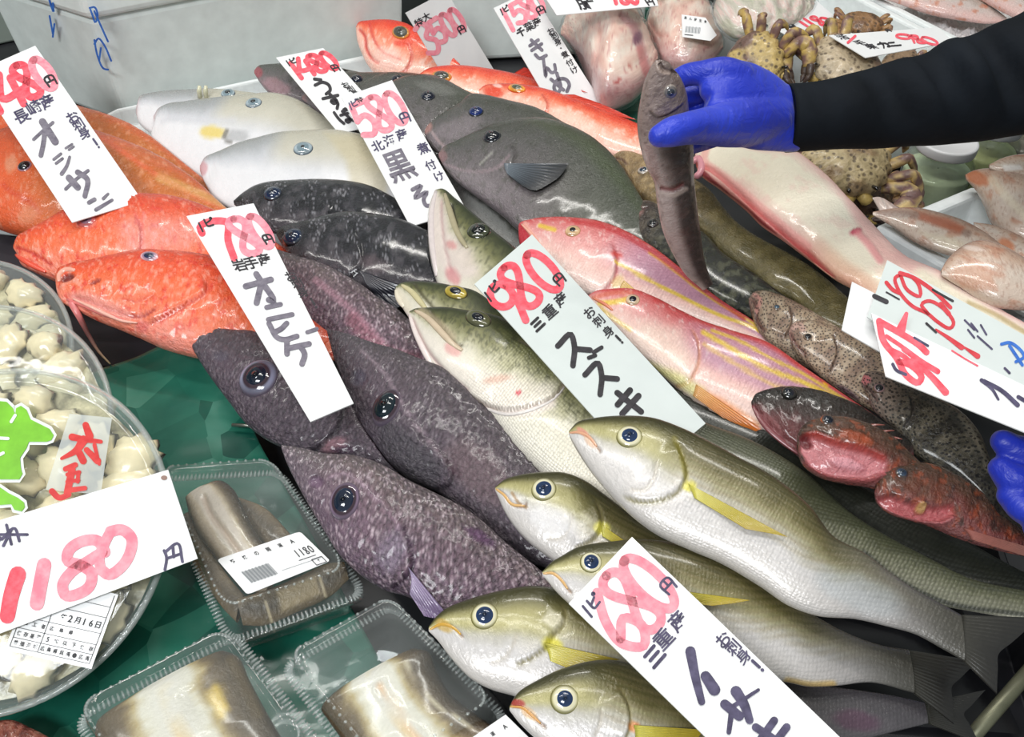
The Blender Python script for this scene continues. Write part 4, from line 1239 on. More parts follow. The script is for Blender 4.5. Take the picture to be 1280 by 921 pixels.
    f = FS['K1'] = Fish('scorpionfish', 'dark scorpionfish with black back, uppermost of the three by the bream tail', 'fish', g, SP['scorpdk'],
        [(939, 502), (944, 493), (956, 488), (978, 484), (1001, 485), (1038, 494), (1072, 508), (1095, 522), (1140, 552)], [(940, 508), (951, 529), (975, 553), (998, 570), (1020, 588), (1060, 600), (1100, 596), (1141, 578)], (0.112, 0.1), 18, 0.2, 0.12,
        feats=[('groove', [(941, 505), (955, 522), (975, 542), (998, 560)], 2.4, 0.002, (130, 70, 74), 0.7), ('blob', (965, 530), 22, 8, 45, (150, 90, 92), 0.6), ('blob', (986, 490), 14, 8, 0, (26, 26, 26), 0.8, 0.002)])
    f.eye(987, 491, 9, 6, **dict(ce, iris=(40, 40, 38), rim=(30, 28, 26)))
    f.lip('lower_jaw', [(941, 507), (953, 528), (976, 550), (1000, 568)], 4, (128, 70, 74))
    f = FS['K2'] = Fish('scorpionfish', 'reddish scorpionfish with wide open pink mouth, middle of the three', 'fish', g, SP['scorp'],
        [(996, 556), (998, 540), (1006, 530), (1024, 523), (1052, 522), (1086, 531), (1116, 548), (1140, 570), (1175, 602), (1225, 642)], [(997, 565), (1003, 580), (1020, 594), (1052, 604), (1086, 609), (1110, 616), (1145, 632), (1185, 648), (1226, 656)], (0.125, 0.11), 18, 0.22, 0.14,
        feats=[('poly', [(1000, 545), (1018, 542), (1045, 552), (1085, 562), (1112, 575), (1108, 590), (1080, 596), (1045, 594), (1015, 582), (1002, 562)], (206, 130, 136), 0.95, 4, -0.006),
            ('groove', [(1000, 545), (1018, 542), (1045, 552), (1085, 562), (1112, 575)], 3, -0.002, (176, 60, 54), 0.8), ('groove', [(1003, 575), (1020, 590), (1050, 599), (1085, 600), (1112, 588)], 3.5, -0.0025, (196, 96, 100), 0.8),
            ('blob', (1010, 550), 12, 7, 30, (96, 30, 34), 0.8, -0.002), ('blob', (1060, 576), 26, 9, 15, (226, 160, 170), 0.7, 0.0025), ('blob', (1072, 548), 30, 9, 20, (190, 84, 50), 0.6, 0.0015)], nt=210, nr=100)
    f.eye(1035, 525, 8.5, 6, **dict(ce, rim=(176, 90, 50)))
    spines(f, [(1086, 532), (1100, 540), (1114, 547)], [(1106, 531), (1118, 538), (1128, 549)])
    f = FS['K3'] = Fish('scorpionfish', 'reddish-brown scorpionfish lowest of the three, mouth agape near the dark tails', 'fish', g, SP['scorp'],
        [(1095, 606), (1102, 594), (1114, 585), (1138, 579), (1166, 581), (1198, 597), (1230, 620), (1250, 644), (1280, 662), (1320, 688)], [(1093, 616), (1096, 628), (1112, 642), (1140, 651), (1165, 659), (1186, 668), (1212, 678), (1248, 688), (1290, 697), (1321, 700)], (0.120, 0.1), 18, 0.22, 0.14,
        feats=[('poly', [(1098, 622), (1115, 618), (1140, 628), (1168, 634), (1192, 630), (1196, 642), (1176, 652), (1150, 650), (1120, 642), (1104, 634)], (190, 96, 100), 0.9, 4, -0.005),
            ('groove', [(1097, 628), (1115, 642), (1150, 653), (1180, 652), (1196, 640)], 3.4, -0.0025, (186, 100, 104), 0.8), ('blob', (1153, 634), 8, 8, 10, (190, 150, 90), 0.9, 0.003), ('blob', (1160, 612), 40, 14, 12, (110, 62, 40), 0.6)], nt=210, nr=100)
    f.eye(1127, 591, 8.5, 6, **dict(ce, pupil=(60, 76, 96)))
    f.fin('pectoral_fin', [(1205, 660), (1210, 666), (1214, 674)], [(1300, 688), (1296, 694), (1288, 697)], (176, 110, 100), (150, 104, 92), lift=0.003, rays=8)

    # ---------------- the big pale one
    f = FS['M'] = Fish('angler_fish', 'big cream-white fish belly with a red cut edge, right of the gloved hand', 'fish', None, SP['pale'],
        [(880, 180), (886, 174), (917, 181), (961, 190), (991, 192), (1014, 206), (1040, 229), (1065, 255), (1092, 284), (1112, 306), (1132, 322), (1172, 340), (1210, 364), (1240, 382), (1280, 405), (1330, 436), (1380, 470)],
        [(868, 196), (874, 216), (900, 236), (934, 263), (951, 280), (980, 300), (1012, 324), (1047, 350), (1069, 362), (1110, 392), (1160, 424), (1220, 456), (1290, 482), (1381, 505)], (0.112, 0.115), 12, 0.16, 0.12, nt=230, nr=110,
        feats=[('line', [(872, 205), (884, 208), (905, 224), (940, 256), (972, 284), (1005, 312), (1040, 345)], 3.5, (190, 66, 66), 0.75, -0.002), ('line', [(878, 214), (905, 240), (940, 268), (968, 292)], 3, (120, 30, 36), 0.8),
            ('line', [(884, 182), (880, 200), (895, 212), (930, 240), (970, 275), (1010, 308)], 5, (232, 150, 144), 0.6), ('blob', (1070, 290), 10, 5, -20, (190, 60, 84), 0.85, 0.001), ('line', [(1072, 292), (1086, 306), (1100, 326)], 5, (226, 130, 136), 0.7, 0.001),
            ('poly', [(1060, 252), (1092, 284), (1112, 306), (1150, 332), (1140, 346), (1105, 330), (1080, 300)], (238, 176, 172), 0.7, 10), ('line', [(1150, 345), (1200, 380), (1280, 420)], 10, (226, 214, 190), 0.5), ('line', [(1210, 378), (1250, 396), (1290, 420)], 3, (176, 150, 96), 0.6)])
    m = MB()
    q = [P(866, 204, 0.108), P(872, 198, 0.112), P(877, 206, 0.112), P(874, 218, 0.108), P(868, 222, 0.104)]
    m.tube(spline(q, 14), [0.002] + [0.004] * 12 + [0.002], 10)
    mk('pink_flap', m.v, m.f, FLESH, f.root, True, np.tile(lin((222, 150, 160)), (len(m.v), 1)))

    # ---------------- held fish (hangs upright from the glove)
    f = FS['HF'] = Fish('held_fish', 'slender grey-brown fish held upright by the blue-gloved hand', 'fish', None, SP['held'],
        [(824, 74), (836, 78), (842, 86), (849, 94), (857, 112), (861, 140), (865, 165), (867, 219), (871, 257), (875, 288), (881, 326), (886, 342), (891, 354)],
        [(820, 75), (814, 84), (807, 99), (801, 125), (797, 155), (801, 186), (809, 211), (817, 226), (822, 257), (829, 290), (843, 321), (856, 342), (878, 362)], (0.312, 0.098), 8, 0.3, 0.24, face='cam', nt=210, nr=96,
        feats=[('groove', [(824, 78), (830, 88), (840, 90), (848, 94)], 2.4, 0.003, (60, 44, 42), 0.8), ('line', [(822, 80), (826, 90), (836, 90)], 4, (170, 150, 140), 0.7, 0.001), ('gill', [(856, 128), (840, 140), (822, 146), (810, 136)], 0.0016, 12, (70, 58, 54)),
            ('poly', [(806, 180), (818, 182), (826, 232), (815, 226)], (150, 120, 116), 0.6, 4), ('groove', [(824, 236), (842, 238), (856, 230)], 3, 0.002, (120, 60, 60), 0.7), ('line', [(826, 242), (842, 244), (858, 236)], 3, (190, 170, 160), 0.7),
            ('poly', [(822, 240), (842, 244), (850, 290), (868, 340), (856, 342), (832, 296)], (184, 166, 162), 0.7, 6), ('line', [(864, 180), (866, 230)], 2, (206, 200, 196), 0.6)])
    f.eye(838, 115, 8.5, 5.5, iris=(110, 104, 104), rim=(140, 130, 124), pupil=(58, 64, 76))
    return FS



# ---------------- soft bodies: each fish is pressed down by the ones lying on it
ORDER = ['HF', 'M', 'A', 'I3', 'I5', 'I4', 'I2', 'S3', 'K3', 'K2', 'K1', 'T2', 'T1', 'P3', 'P2', 'P1', 'S2', 'S1', 'G3', 'G2', 'G1', 'G0', 'Rb', 'Ra', 'B2', 'B1', 'W3', 'R0', 'W2', 'OB1', 'W1', 'Ff', 'Fg', 'Fe', 'Fd', 'R3', 'Fc', 'R2', 'Fb', 'R1', 'Fa', 'Br2', 'Br1']


def press(up, lo, gap=0.0012, passes=2):
    a0, a1 = up.pos.min(0), up.pos.max(0)
    moved = 0
    dn = Vector((0, 0, -1))
    for k in range(passes):
        g_ = gap * (1 + k)
        p = lo.pos
        idx = np.where(((p > a0 - 0.002) & (p < a1 + 0.002)).all(1))[0]
        if not len(idx):
            break
        new = p.copy()
        for i in idx:
            o = Vector(p[i]) + Vector((0, 0, g_))
            last, cnt, q = None, 0, o.copy()
            while cnt < 6:
                h = up.bvh.ray_cast(q, dn)
                if h[0] is None:
                    break
                last = h[0]
                cnt += 1
                q = h[0] + dn * 1e-5
            if cnt % 2:
                new[i, 2] = min(p[i, 2], last.z - g_)
                moved += 1
        lo.pos = new
    return moved


def settle(FS):
    done = set()
    for i, u in enumerate(ORDER):
        for l in ORDER[i + 1:]:
            A_, B_ = FS[u], FS[l]
            if not ((A_.pos.min(0) < B_.pos.max(0)).all() and (B_.pos.min(0) < A_.pos.max(0)).all()):
                continue
            if not A_.bvh.overlap(B_.bvh):
                continue
            if press(A_, B_):
                B_.bvh = BVHTree.FromPolygons([Vector(q) for q in B_.pos], B_.polys)
                done.add(l)
    for l in done:
        f = FS[l]
        o = f.pos - world_loc(f.root)
        f.body.data.vertices.foreach_set('co', o.astype(np.float32).ravel())
        f.body.data.update()


FS = build_fish()
settle(FS)
# ------------------------------------------------------------------ price cards and lettering
def ink(name, c0, c1, rough=0.6):
    m = N(name)
    f = m.noise(140, 4, 0.6, m.obj())
    m.l(m.ramp(f, [(0.35, c0), (0.65, c1)]), m.b.inputs['Base Color'])
    m.set(Roughness=rough)
    return m.m


PAPER = simple('card_paper', (241, 241, 242), 0.35, 0.012, 40, Coat_Weight=0.2)
PAPER_GREY = simple('plastic_card', (218, 225, 223), 0.3, 0.012, 40, Coat_Weight=0.3)
RED = ink('red_marker', (240, 70, 88), (246, 112, 126))
PINK = ink('pink_marker', (246, 130, 150), (250, 170, 182))
DRED = ink('dark_red_marker', (206, 50, 60), (222, 76, 86))
BLACK = ink('black_marker', (34, 32, 36), (62, 58, 64))
GREY = ink('grey_marker', (104, 98, 112), (134, 128, 140))
VIOLET = ink('violet_black_marker', (62, 56, 84), (92, 86, 116))
BLUE = ink('blue_marker', (40, 96, 190), (66, 126, 214))
PRINT = simple('print_ink', (52, 52, 56), 0.6)
PRINT_L = simple('faint_print_ink', (140, 144, 148), 0.6)


def ell(cx, cy, rx, ry, a0=0, a1=360, n=16):
    return [(cx + rx * math.cos(math.radians(a0 + (a1 - a0) * i / (n - 1))), cy + ry * math.sin(math.radians(a0 + (a1 - a0) * i / (n - 1)))) for i in range(n)]


EIGHT = [(0.28 * math.sin(2 * a) if False else 0.3 * math.sin(a * 2) * (1.0), -0.5 * math.cos(a)) for a in np.linspace(0, 2 * math.pi, 28)]
CH = {
    '0': [ell(0, 0, 0.36, 0.5, -100, 270)],
    '1': [[(0.05, -0.5), (-0.05, 0.5)]],
    '2': [[(-0.35, -0.25), (-0.1, -0.5), (0.3, -0.35), (0.2, 0), (-0.35, 0.45), (0.4, 0.42)]],
    '3': [[(-0.3, -0.4), (0.1, -0.5), (0.3, -0.28), (0.0, -0.05), (0.35, 0.18), (0.1, 0.5), (-0.35, 0.4)]],
    '4': [[(-0.05, -0.5), (-0.4, 0.15), (0.42, 0.12)], [(0.22, -0.3), (0.12, 0.5)]],
    '5': [[(-0.22, -0.45), (-0.3, 0.0)], [(-0.3, -0.02), (0.1, -0.1), (0.34, 0.15), (0.1, 0.46), (-0.35, 0.4)], [(-0.22, -0.45), (0.36, -0.48)]],
    '6': [[(0.12, -0.5), (-0.22, -0.1), (-0.3, 0.25), (0.0, 0.5), (0.3, 0.28), (0.12, 0.02), (-0.25, 0.2)]],
    '7': [[(-0.42, -0.28), (-0.38, -0.45), (0.36, -0.42), (0.12, 0.02), (0.0, 0.5)]],
    '8': [[(0.3 * math.sin(2 * a) if True else 0, -0.5 * math.cos(a)) for a in np.linspace(0, 2 * math.pi, 30)]],
    '9': [ell(-0.02, -0.24, 0.3, 0.26, -20, 340), [(0.28, -0.25), (0.2, 0.1), (0.02, 0.5)]],
    '円': [[(-0.4, 0.5), (-0.36, -0.45), (0.4, -0.45), (0.4, 0.5)], [(0.02, -0.45), (0.02, 0.02)], [(-0.38, 0.04), (0.4, 0.02)]],
    'オ': [[(-0.48, -0.18), (0.5, -0.24)], [(0.12, -0.5), (0.14, 0.45), (0.02, 0.38)], [(0.1, -0.18), (-0.45, 0.4)]],
    'ジ': [[(-0.42, -0.36), (-0.16, -0.22)], [(-0.46, -0.06), (-0.2, 0.06)], [(-0.32, 0.46), (0.1, 0.3), (0.4, -0.15)], [(0.2, -0.5), (0.3, -0.36)], [(0.36, -0.56), (0.46, -0.42)]],
    'サ': [[(-0.5, -0.16), (0.5, -0.2)], [(-0.2, -0.46), (-0.2, 0.16)], [(0.2, -0.5), (0.2, 0.05), (-0.1, 0.5)]],
    'ン': [[(-0.42, -0.36), (-0.12, -0.2)], [(-0.4, 0.44), (0.1, 0.25), (0.42, -0.25)]],
    'ニ': [[(-0.28, -0.28), (0.28, -0.3)], [(-0.48, 0.3), (0.48, 0.28)]],
    'ヒ': [[(-0.32, -0.45), (-0.32, 0.3), (-0.1, 0.44), (0.45, 0.4)], [(0.36, -0.3), (0.0, -0.08), (-0.3, 0.0)]],
    'ケ': [[(-0.2, -0.5), (-0.46, 0.0)], [(-0.3, -0.2), (0.48, -0.22)], [(0.14, -0.2), (0.12, 0.15), (-0.16, 0.5)]],
    'ス': [[(-0.38, -0.4), (0.3, -0.42), (0.1, -0.02), (-0.45, 0.46)], [(0.04, 0.06), (0.45, 0.44)]],
    'キ': [[(-0.38, -0.2), (0.36, -0.3)], [(-0.48, 0.14), (0.46, 0.04)], [(-0.08, -0.52), (0.12, 0.52)]],
    'イ': [[(0.4, -0.5), (0.0, -0.05), (-0.46, 0.2)], [(0.06, -0.08), (0.08, 0.5)]],
    'う': [[(-0.12, -0.48), (0.16, -0.36)], [(-0.34, -0.12), (0.15, -0.2), (0.34, 0.05), (0.2, 0.35), (-0.15, 0.52)]],
    'す': [[(-0.48, -0.28), (0.48, -0.3)], [(0.1, -0.5), (0.12, 0.1), (-0.1, 0.16), (-0.14, -0.04), (0.1, -0.02), (0.12, 0.2), (-0.15, 0.52)]],
    'ば': [[(-0.38, -0.45), (-0.42, 0.1), (-0.34, 0.46)], [(-0.12, -0.16), (0.4, -0.2)], [(0.18, -0.42), (0.2, 0.34), (-0.02, 0.44), (-0.08, 0.26), (0.2, 0.24), (0.42, 0.42)], [(0.36, -0.52), (0.4, -0.42)], [(0.48, -0.56), (0.52, -0.46)]],
    'き': [[(-0.32, -0.3), (0.32, -0.38)], [(-0.36, -0.06), (0.38, -0.14)], [(-0.06, -0.52), (0.2, 0.14)], [(-0.3, 0.2), (-0.2, 0.44), (0.26, 0.46)]],
    'ん': [[(0.06, -0.5), (-0.4, 0.46), (-0.06, 0.04), (0.06, 0.4), (0.28, 0.4), (0.46, 0.08)]],
    'め': [[(-0.3, -0.36), (-0.02, 0.36)], [(0.12, -0.5), (-0.12, 0.24), (-0.36, 0.36), (-0.4, 0.1), (0.0, -0.2), (0.36, -0.06), (0.38, 0.26), (0.1, 0.5)]],
    'そ': [[(-0.26, -0.42), (0.28, -0.46), (-0.36, -0.06), (0.4, -0.12), (0.04, 0.12), (0.0, 0.4), (0.26, 0.48)]],
    'ピ': [[(-0.3, -0.4), (-0.28, 0.36), (0.3, 0.34)], [(0.25, -0.2), (-0.28, 0.02)], ell(0.4, -0.42, 0.08, 0.08, 0, 360, 8)],
    '!': [[(0, -0.5), (0.02, 0.15)], [(0.02, 0.42), (0.03, 0.46)]],
    '・': [[(-0.02, 0), (0.02, 0.03)]],
    '千': [[(0.28, -0.48), (-0.25, -0.36)], [(-0.48, -0.06), (0.48, -0.08)], [(0.02, -0.4), (0.0, 0.52)]],
    '三': [[(-0.4, -0.38), (0.4, -0.42)], [(-0.34, 0), (0.34, -0.03)], [(-0.48, 0.42), (0.48, 0.38)]],
    'フ': [[(-0.4, -0.36), (0.4, -0.4), (0.2, 0.1), (-0.25, 0.5)]],
    'カ': [[(-0.45, -0.2), (0.36, -0.24), (0.26, 0.4), (0.08, 0.34)], [(0.0, -0.5), (-0.06, 0.0), (-0.4, 0.5)]],
    'ワ': [[(-0.4, -0.1), (-0.4, -0.4), (0.42, -0.42), (0.3, 0.1), (-0.15, 0.5)]],
    'タ': [[(-0.1, -0.5), (-0.45, 0.0)], [(-0.2, -0.28), (0.36, -0.32), (0.2, 0.1), (-0.3, 0.5)], [(-0.2, -0.02), (0.24, 0.16)]],
}
_gl = {}


def glyph(ch):
    """outline of a character of the built-in font as 2D verts (unit box, y down) and faces"""
    if ch not in _gl:
        cu = bpy.data.curves.new('glyph', 'FONT')
        cu.body = ch
        cu.resolution_u = 3
        cu.offset = 0.018
        ob = bpy.data.objects.new('glyph', cu)
        COL.objects.link(ob)
        dg = bpy.context.evaluated_depsgraph_get()
        me = ob.evaluated_get(dg).to_mesh()
        v = np.array([(q.co.x, q.co.y) for q in me.vertices]).reshape(-1, 2)
        f = [tuple(p.vertices) for p in me.polygons]
        ob.evaluated_get(dg).to_mesh_clear()
        bpy.data.objects.remove(ob)
        bpy.data.curves.remove(cu)
        if len(v):
            lo, hi = v.min(0), v.max(0)
            s = max(hi - lo)
            v = (v - (lo + hi) / 2) / s
            v[:, 1] *= -1
        _gl[ch] = (v, f)
    return _gl[ch]


class Surf:
    """a flat printed surface given by photograph points and heights; lettering is laid on it in the same points"""
    def __init__(s, o, n, lift=0.0004):
        s.o, s.n = np.array(o), nrm(n)
        if s.n @ (CAM - s.o) < 0:
            s.n = -s.n
        s.lift = lift
        s.inks = {}
        s.k = 0

    def pt(s, x, y, up=0.0):
        return on_plane(x, y, s.o + s.n * up, s.n)

    def mb(s, key):
        return s.inks.setdefault(key, MB())

    def stroke(s, key, pts, w, w1=None, smooth=True):
        p = spline(pts, max(10, 5 * len(pts))) if smooth and len(pts) > 2 else spline([pts[0], pts[-1]], 6) if len(pts) == 2 else np.asarray(pts, float)
        n = len(p)
        ww = np.linspace(w, w1 if w1 is not None else w, n) / 2
        t = np.gradient(p, axis=0)
        t /= np.linalg.norm(t, axis=1)[:, None] + 1e-9
        nn = np.stack([-t[:, 1], t[:, 0]], 1)
        l, r = p + nn * ww[:, None], p - nn * ww[:, None]
        s.k += 1
        up = s.lift + 0.00001 * (s.k % 30)
        m = s.mb(key)
        g = np.array([[s.pt(*l[i], up), s.pt(*r[i], up)] for i in range(n)])
        m.grid(g)
        for e, sg in ((0, -1), (n - 1, 1)):
            a0 = math.atan2(nn[e][1], nn[e][0])
            c = [p[e]] + [p[e] + ww[e] * np.array((math.cos(a0 - sg * math.pi * j / 6), math.sin(a0 - sg * math.pi * j / 6))) for j in range(7)]
            m.add([s.pt(*q, up) for q in c], [(0, j, j + 1) for j in range(1, 7)])

    def poly(s, key, pts, up=None):
        s.k += 1
        u = up if up is not None else s.lift + 0.00001 * (s.k % 30)
        s.mb(key).add([s.pt(x, y, u) for x, y in pts], [tuple(range(len(pts)))])

    def put(s, key, ch, c, sx, sy, w, xh, yh, font=False):
        c, xh, yh = np.asarray(c, float), np.asarray(xh, float), np.asarray(yh, float)
        if ch in CH and not font:
            for st in CH[ch]:
                s.stroke(key, [c + xh * sx * a + yh * sy * b for a, b in st], w)
        else:
            v, f = glyph(ch)
            if len(v) == 0:
                return
            s.k += 1
            up = s.lift + 0.00001 * (s.k % 30)
            q = c + v[:, :1] * sx * xh + v[:, 1:] * sy * yh
            s.mb(key).add([s.pt(x, y, up) for x, y in q], f)

    def finish(s, parent, names):
        for key, m in s.inks.items():
            o = m.build(names.get(key, 'lettering'), key, parent, False)
            # ink faces the viewer's side of the card
            me = o.data
            for p in me.polygons:
                if np.dot(p.normal, s.n) < 0:
                    p.flip()


def slab(name, quad3, n, th, mat, parent, r=0.0):
    q = [np.array(p) for p in quad3]
    m = MB()
    k = len(q)
    m.add(q + [p - n * th for p in q], [tuple(range(k)), tuple(range(2 * k - 1, k - 1, -1))] + [(i, i + k, (i + 1) % k + k, (i + 1) % k) for i in range(k)])
    o = m.build(name, mat, parent, False)
    o.data.update()
    import bmesh
    b = bmesh.new()
    b.from_mesh(o.data)
    bmesh.ops.recalc_face_normals(b, faces=b.faces)
    b.to_mesh(o.data)
    b.free()
    return o


def card(name, label, q, z, cat='price card', group='handwritten price cards', mat=None):
    """q: TL, TR, BR, BL in photograph points; z: heights of TL, TR, BL"""
    a, b, c = P(*q[0], z[0]), P(*q[1], z[1]), P(*q[3], z[2])
    n = nrm(np.cross(b - a, c - a))
    sf = Surf(a, n)
    root = empty(name, (a + b + c) / 3, label, cat, group)
    slab('card_board', [sf.pt(*p) for p in q], sf.n, 0.0009, mat or PAPER, root)
    sf.root = root
    q = np.asarray(q, float)
    sf.xh = (q[1] - q[0]) / np.linalg.norm(q[1] - q[0])
    sf.yh = (q[3] - q[0]) / np.linalg.norm(q[3] - q[0])
    return sf


NM = {RED: 'price_lettering', PINK: 'price_lettering', DRED: 'price_lettering', BLACK: 'lettering', GREY: 'lettering', VIOLET: 'lettering', BLUE: 'lettering', PRINT: 'printed_text', PRINT_L: 'barcode'}


def row(sf, key, items, sz, w, sy=None):
    for ch, x, y in items:
        sf.put(key, ch, (x, y), sz, sy or sz, w, sf.xh, sf.yh)


# the large card in the middle: 980, suzuki
s = card('price_card', 'price card reading 980 in red, tucked under the head of the topmost grunt', [(593, 355), (665, 293), (882, 529), (806, 592)], (0.134, 0.132, 0.128), mat=PAPER_GREY)
for ch, x, y, sx, sy in (('9', 637, 379, 44, 58), ('8', 650, 357, 36, 60), ('0', 679, 339, 34, 58)):
    s.put(RED, ch, (x, y), sx, sy, 9.5, s.xh, s.yh)
row(s, BLACK, [('1', 610, 371), ('ピ', 618, 359), ('円', 699, 349)], 13, 2.6)
row(s, BLACK, [('産', 701, 374), ('重', 687, 389)], 17, 2.6)
row(s, BLACK, [('三', 672, 405)], 14, 3.4)
row(s, BLACK, [('お', 737, 390), ('刺', 748, 401), ('身', 760, 414)], 14, 2.2)
row(s, BLACK, [('!', 774, 424)], 12, 3)
s.put(BLACK, 'ス', (716, 435), 32, 36, 7, s.xh, s.yh)
s.put(BLACK, 'ス', (750, 471), 32, 36, 7, s.xh, s.yh)
for a, b in (((742, 440), (752, 434)), ((736, 447), (744, 444))):
    s.stroke(BLACK, [a, b], 5)
s.put(BLACK, 'キ', (786, 503), 32, 36, 7.5, s.xh, s.yh)
s.finish(s.root, NM)

# front card: 680, isaki
s = card('price_card', 'price card reading 680 in pink, lying across the front grunts', [(711, 754), (790, 671), (1082, 952), (1005, 1041)], (0.148, 0.15, 0.148))
for ch, x, y, sx, sy in (('6', 773, 776, 56, 88), ('8', 790, 751, 46, 90), ('0', 811, 729, 44, 84)):
    s.put(PINK, ch, (x, y), sx, sy, 12, s.xh, s.yh)
row(s, VIOLET, [('1', 734, 764), ('ピ', 742, 752), ('円', 835, 732)], 17, 3.2)
row(s, VIOLET, [('産', 847, 776), ('重', 829, 798)], 24, 3)
row(s, VIOLET, [('三', 818, 820)], 22, 4.5)
row(s, VIOLET, [('お', 904, 799), ('刺', 916, 809), ('身', 929, 820)], 18, 3)
row(s, VIOLET, [('!', 947, 832)], 18, 4)
s.stroke(VIOLET, [(863, 814), (869, 845), (877, 877)], 13, 9)
s.stroke(VIOLET, [(882, 845), (893, 862)], 13, 15)
s.stroke(VIOLET, [(906, 880), (924, 895)], 12, 12)
s.stroke(VIOLET, [(920, 864), (930, 880), (937, 900)], 14, 10)
s.stroke(VIOLET, [(914, 893), (911, 915)], 7, 6)
s.stroke(VIOLET, [(914, 884), (948, 862)], 6, 4)
s.put(VIOLET, 'キ', (966, 924), 50, 50, 10, s.xh, s.yh)
s.finish(s.root, NM)

# 780, onihige
s = card('price_card', 'price card reading 780 in pink, hanging over the grenadiers and red goatfish', [(233, 270), (317, 254), (442, 504), (388, 527)], (0.136, 0.134, 0.124))
for ch, x, y, sx, sy in (('7', 279, 300, 46, 52), ('8', 305, 295, 32, 50), ('0', 325, 289, 26, 44)):
    s.put(RED if ch == '7' else PINK, ch, (x, y), sx, sy, 9, s.xh, s.yh)
row(s, BLACK, [('1', 251, 284), ('ピ', 261, 278), ('円', 335, 299)], 12, 2.4)
row(s, BLACK, [('岩', 299, 331), ('手', 314, 328), ('産', 330, 324)], 17, 2.6)
row(s, BLACK, [('お', 364, 345), ('刺', 371, 354), ('身', 378, 365)], 14, 2.4)
row(s, BLACK, [('!', 392, 379)], 13, 2.8)
s.put(GREY, 'オ', (327, 361), 34, 42, 7.5, s.xh, s.yh)
s.put(GREY, 'ニ', (346, 389), 32, 28, 6, s.xh, s.yh)
s.put(GREY, 'ヒ', (352, 413), 30, 28, 6.5, s.xh, s.yh)
s.put(GREY, 'ケ', (374, 439), 34, 34, 7, s.xh, s.yh)
s.stroke(GREY, [(384, 415), (396, 411)], 5)
s.finish(s.root, NM)

# 1480, ojisan (left edge)
s = card('price_card', 'price card reading 480 in red at the left edge, standing among the orange goatfish', [(-33, 91), (44, 57), (178, 251), (90, 278)], (0.15, 0.15, 0.112))
s.put(RED, '1', (-10, 122), 20, 40, 10, s.xh, s.yh)
for ch, x, y, sx, sy in (('4', 13, 112, 36, 46), ('8', 33, 101, 28, 46), ('0', 54, 92, 26, 42)):
    s.put(PINK if ch == '0' else RED, ch, (x, y), sx, sy, 9.5, s.xh, s.yh)
s.put(BLACK, '円', (63, 101), 13, 13, 2.6, s.xh, s.yh)
row(s, VIOLET, [('長', 27, 145), ('崎', 43, 134), ('産', 59, 127)], 19, 3)
row(s, VIOLET, [('お', 91, 146), ('刺', 97, 155), ('身', 105, 166)], 15, 2.6)
row(s, VIOLET, [('!', 120, 179)], 13, 2.6)
for st, w, w1 in (([(42, 174), (54, 163), (66, 153)], 4, 4), ([(53, 152), (60, 163), (69, 177)], 9, 9), ([(56, 164), (54, 180), (51, 194)], 6, 6),
                  ([(82, 185), (90, 180)], 2.8, 2.8), ([(86, 187), (92, 183)], 2.8, 2.8), ([(67, 199), (76, 192)], 3.4, 3.4), ([(70, 204), (78, 198)], 3.4, 3.4), ([(77, 217), (83, 208), (87, 196)], 5, 3.4),
                  ([(82, 236), (96, 223), (110, 213)], 4, 4), ([(86, 222), (97, 234)], 8, 8), ([(97, 215), (109, 224), (106, 245)], 7, 6), ([(111, 253), (118, 249)], 5, 5), ([(129, 248), (135, 242)], 4, 3), ([(120, 262), (140, 250)], 5, 4)):
    s.stroke(GREY, st, w, w1)
s.finish(s.root, NM)

# 580, kuroso
s = card('price_card', 'price card reading 580 in pale pink, overlapping another card behind the black rockfish', [(427, 122), (490, 100), (583, 262), (513, 283)], (0.1, 0.098, 0.083))
for ch, x, y, sx, sy in (('5', 455, 149, 28, 46), ('8', 474, 142, 26, 46), ('0', 494, 135, 26, 42)):
    s.put(PINK, ch, (x, y), sx, sy, 7.5, s.xh, s.yh)
row(s, VIOLET, [('1', 438, 133), ('ピ', 443, 129)], 9, 1.8)
row(s, BLACK, [('特', 450, 125)], 8, 1.8)
row(s, VIOLET, [('円', 506, 147)], 12, 2.2)
row(s, VIOLET, [('北', 472, 182), ('海', 487, 175), ('産', 502, 168)], 15, 2.2)
row(s, VIOLET, [('煮', 529, 185)], 15, 2)
row(s, VIOLET, [('付', 538, 206)], 13, 2)
row(s, VIOLET, [('け', 549, 220)], 12, 2)
s.put(GREY, '黒', (499, 207), 34, 42, 5, s.xh, s.yh)
s.put(GREY, 'そ', (527, 246), 22, 30, 5, s.xh, s.yh)
s.finish(s.root, NM)

# 1480, usuba
s = card('price_card', 'price card reading 1480 in red, partly under the pale pink 580 card', [(345, 72), (404, 60), (487, 152), (424, 167)], (0.094, 0.094, 0.076))
for ch, x, y, sx, sy in (('1', 370, 88, 16, 24), ('4', 382, 83, 22, 26), ('8', 396, 79, 18, 26), ('0', 411, 76, 18, 26)):
    s.put(RED, ch, (x, y), sx, sy, 6, s.xh, s.yh)
row(s, BLACK, [('1', 360, 79), ('ピ', 366, 76)], 8, 1.6)
row(s, BLACK, [('円', 419, 85)], 9, 1.8)
s.put(BLACK, 'う', (403, 107), 22, 24, 4, s.xh, s.yh)
s.put(BLACK, 'す', (417, 126), 20, 22, 4, s.xh, s.yh)
s.put(BLACK, 'ば', (430, 146), 18, 20, 3.6, s.xh, s.yh)
row(s, BLACK, [('お', 432, 106), ('刺', 438, 111), ('身', 444, 116)], 9, 1.8)
s.finish(s.root, NM)

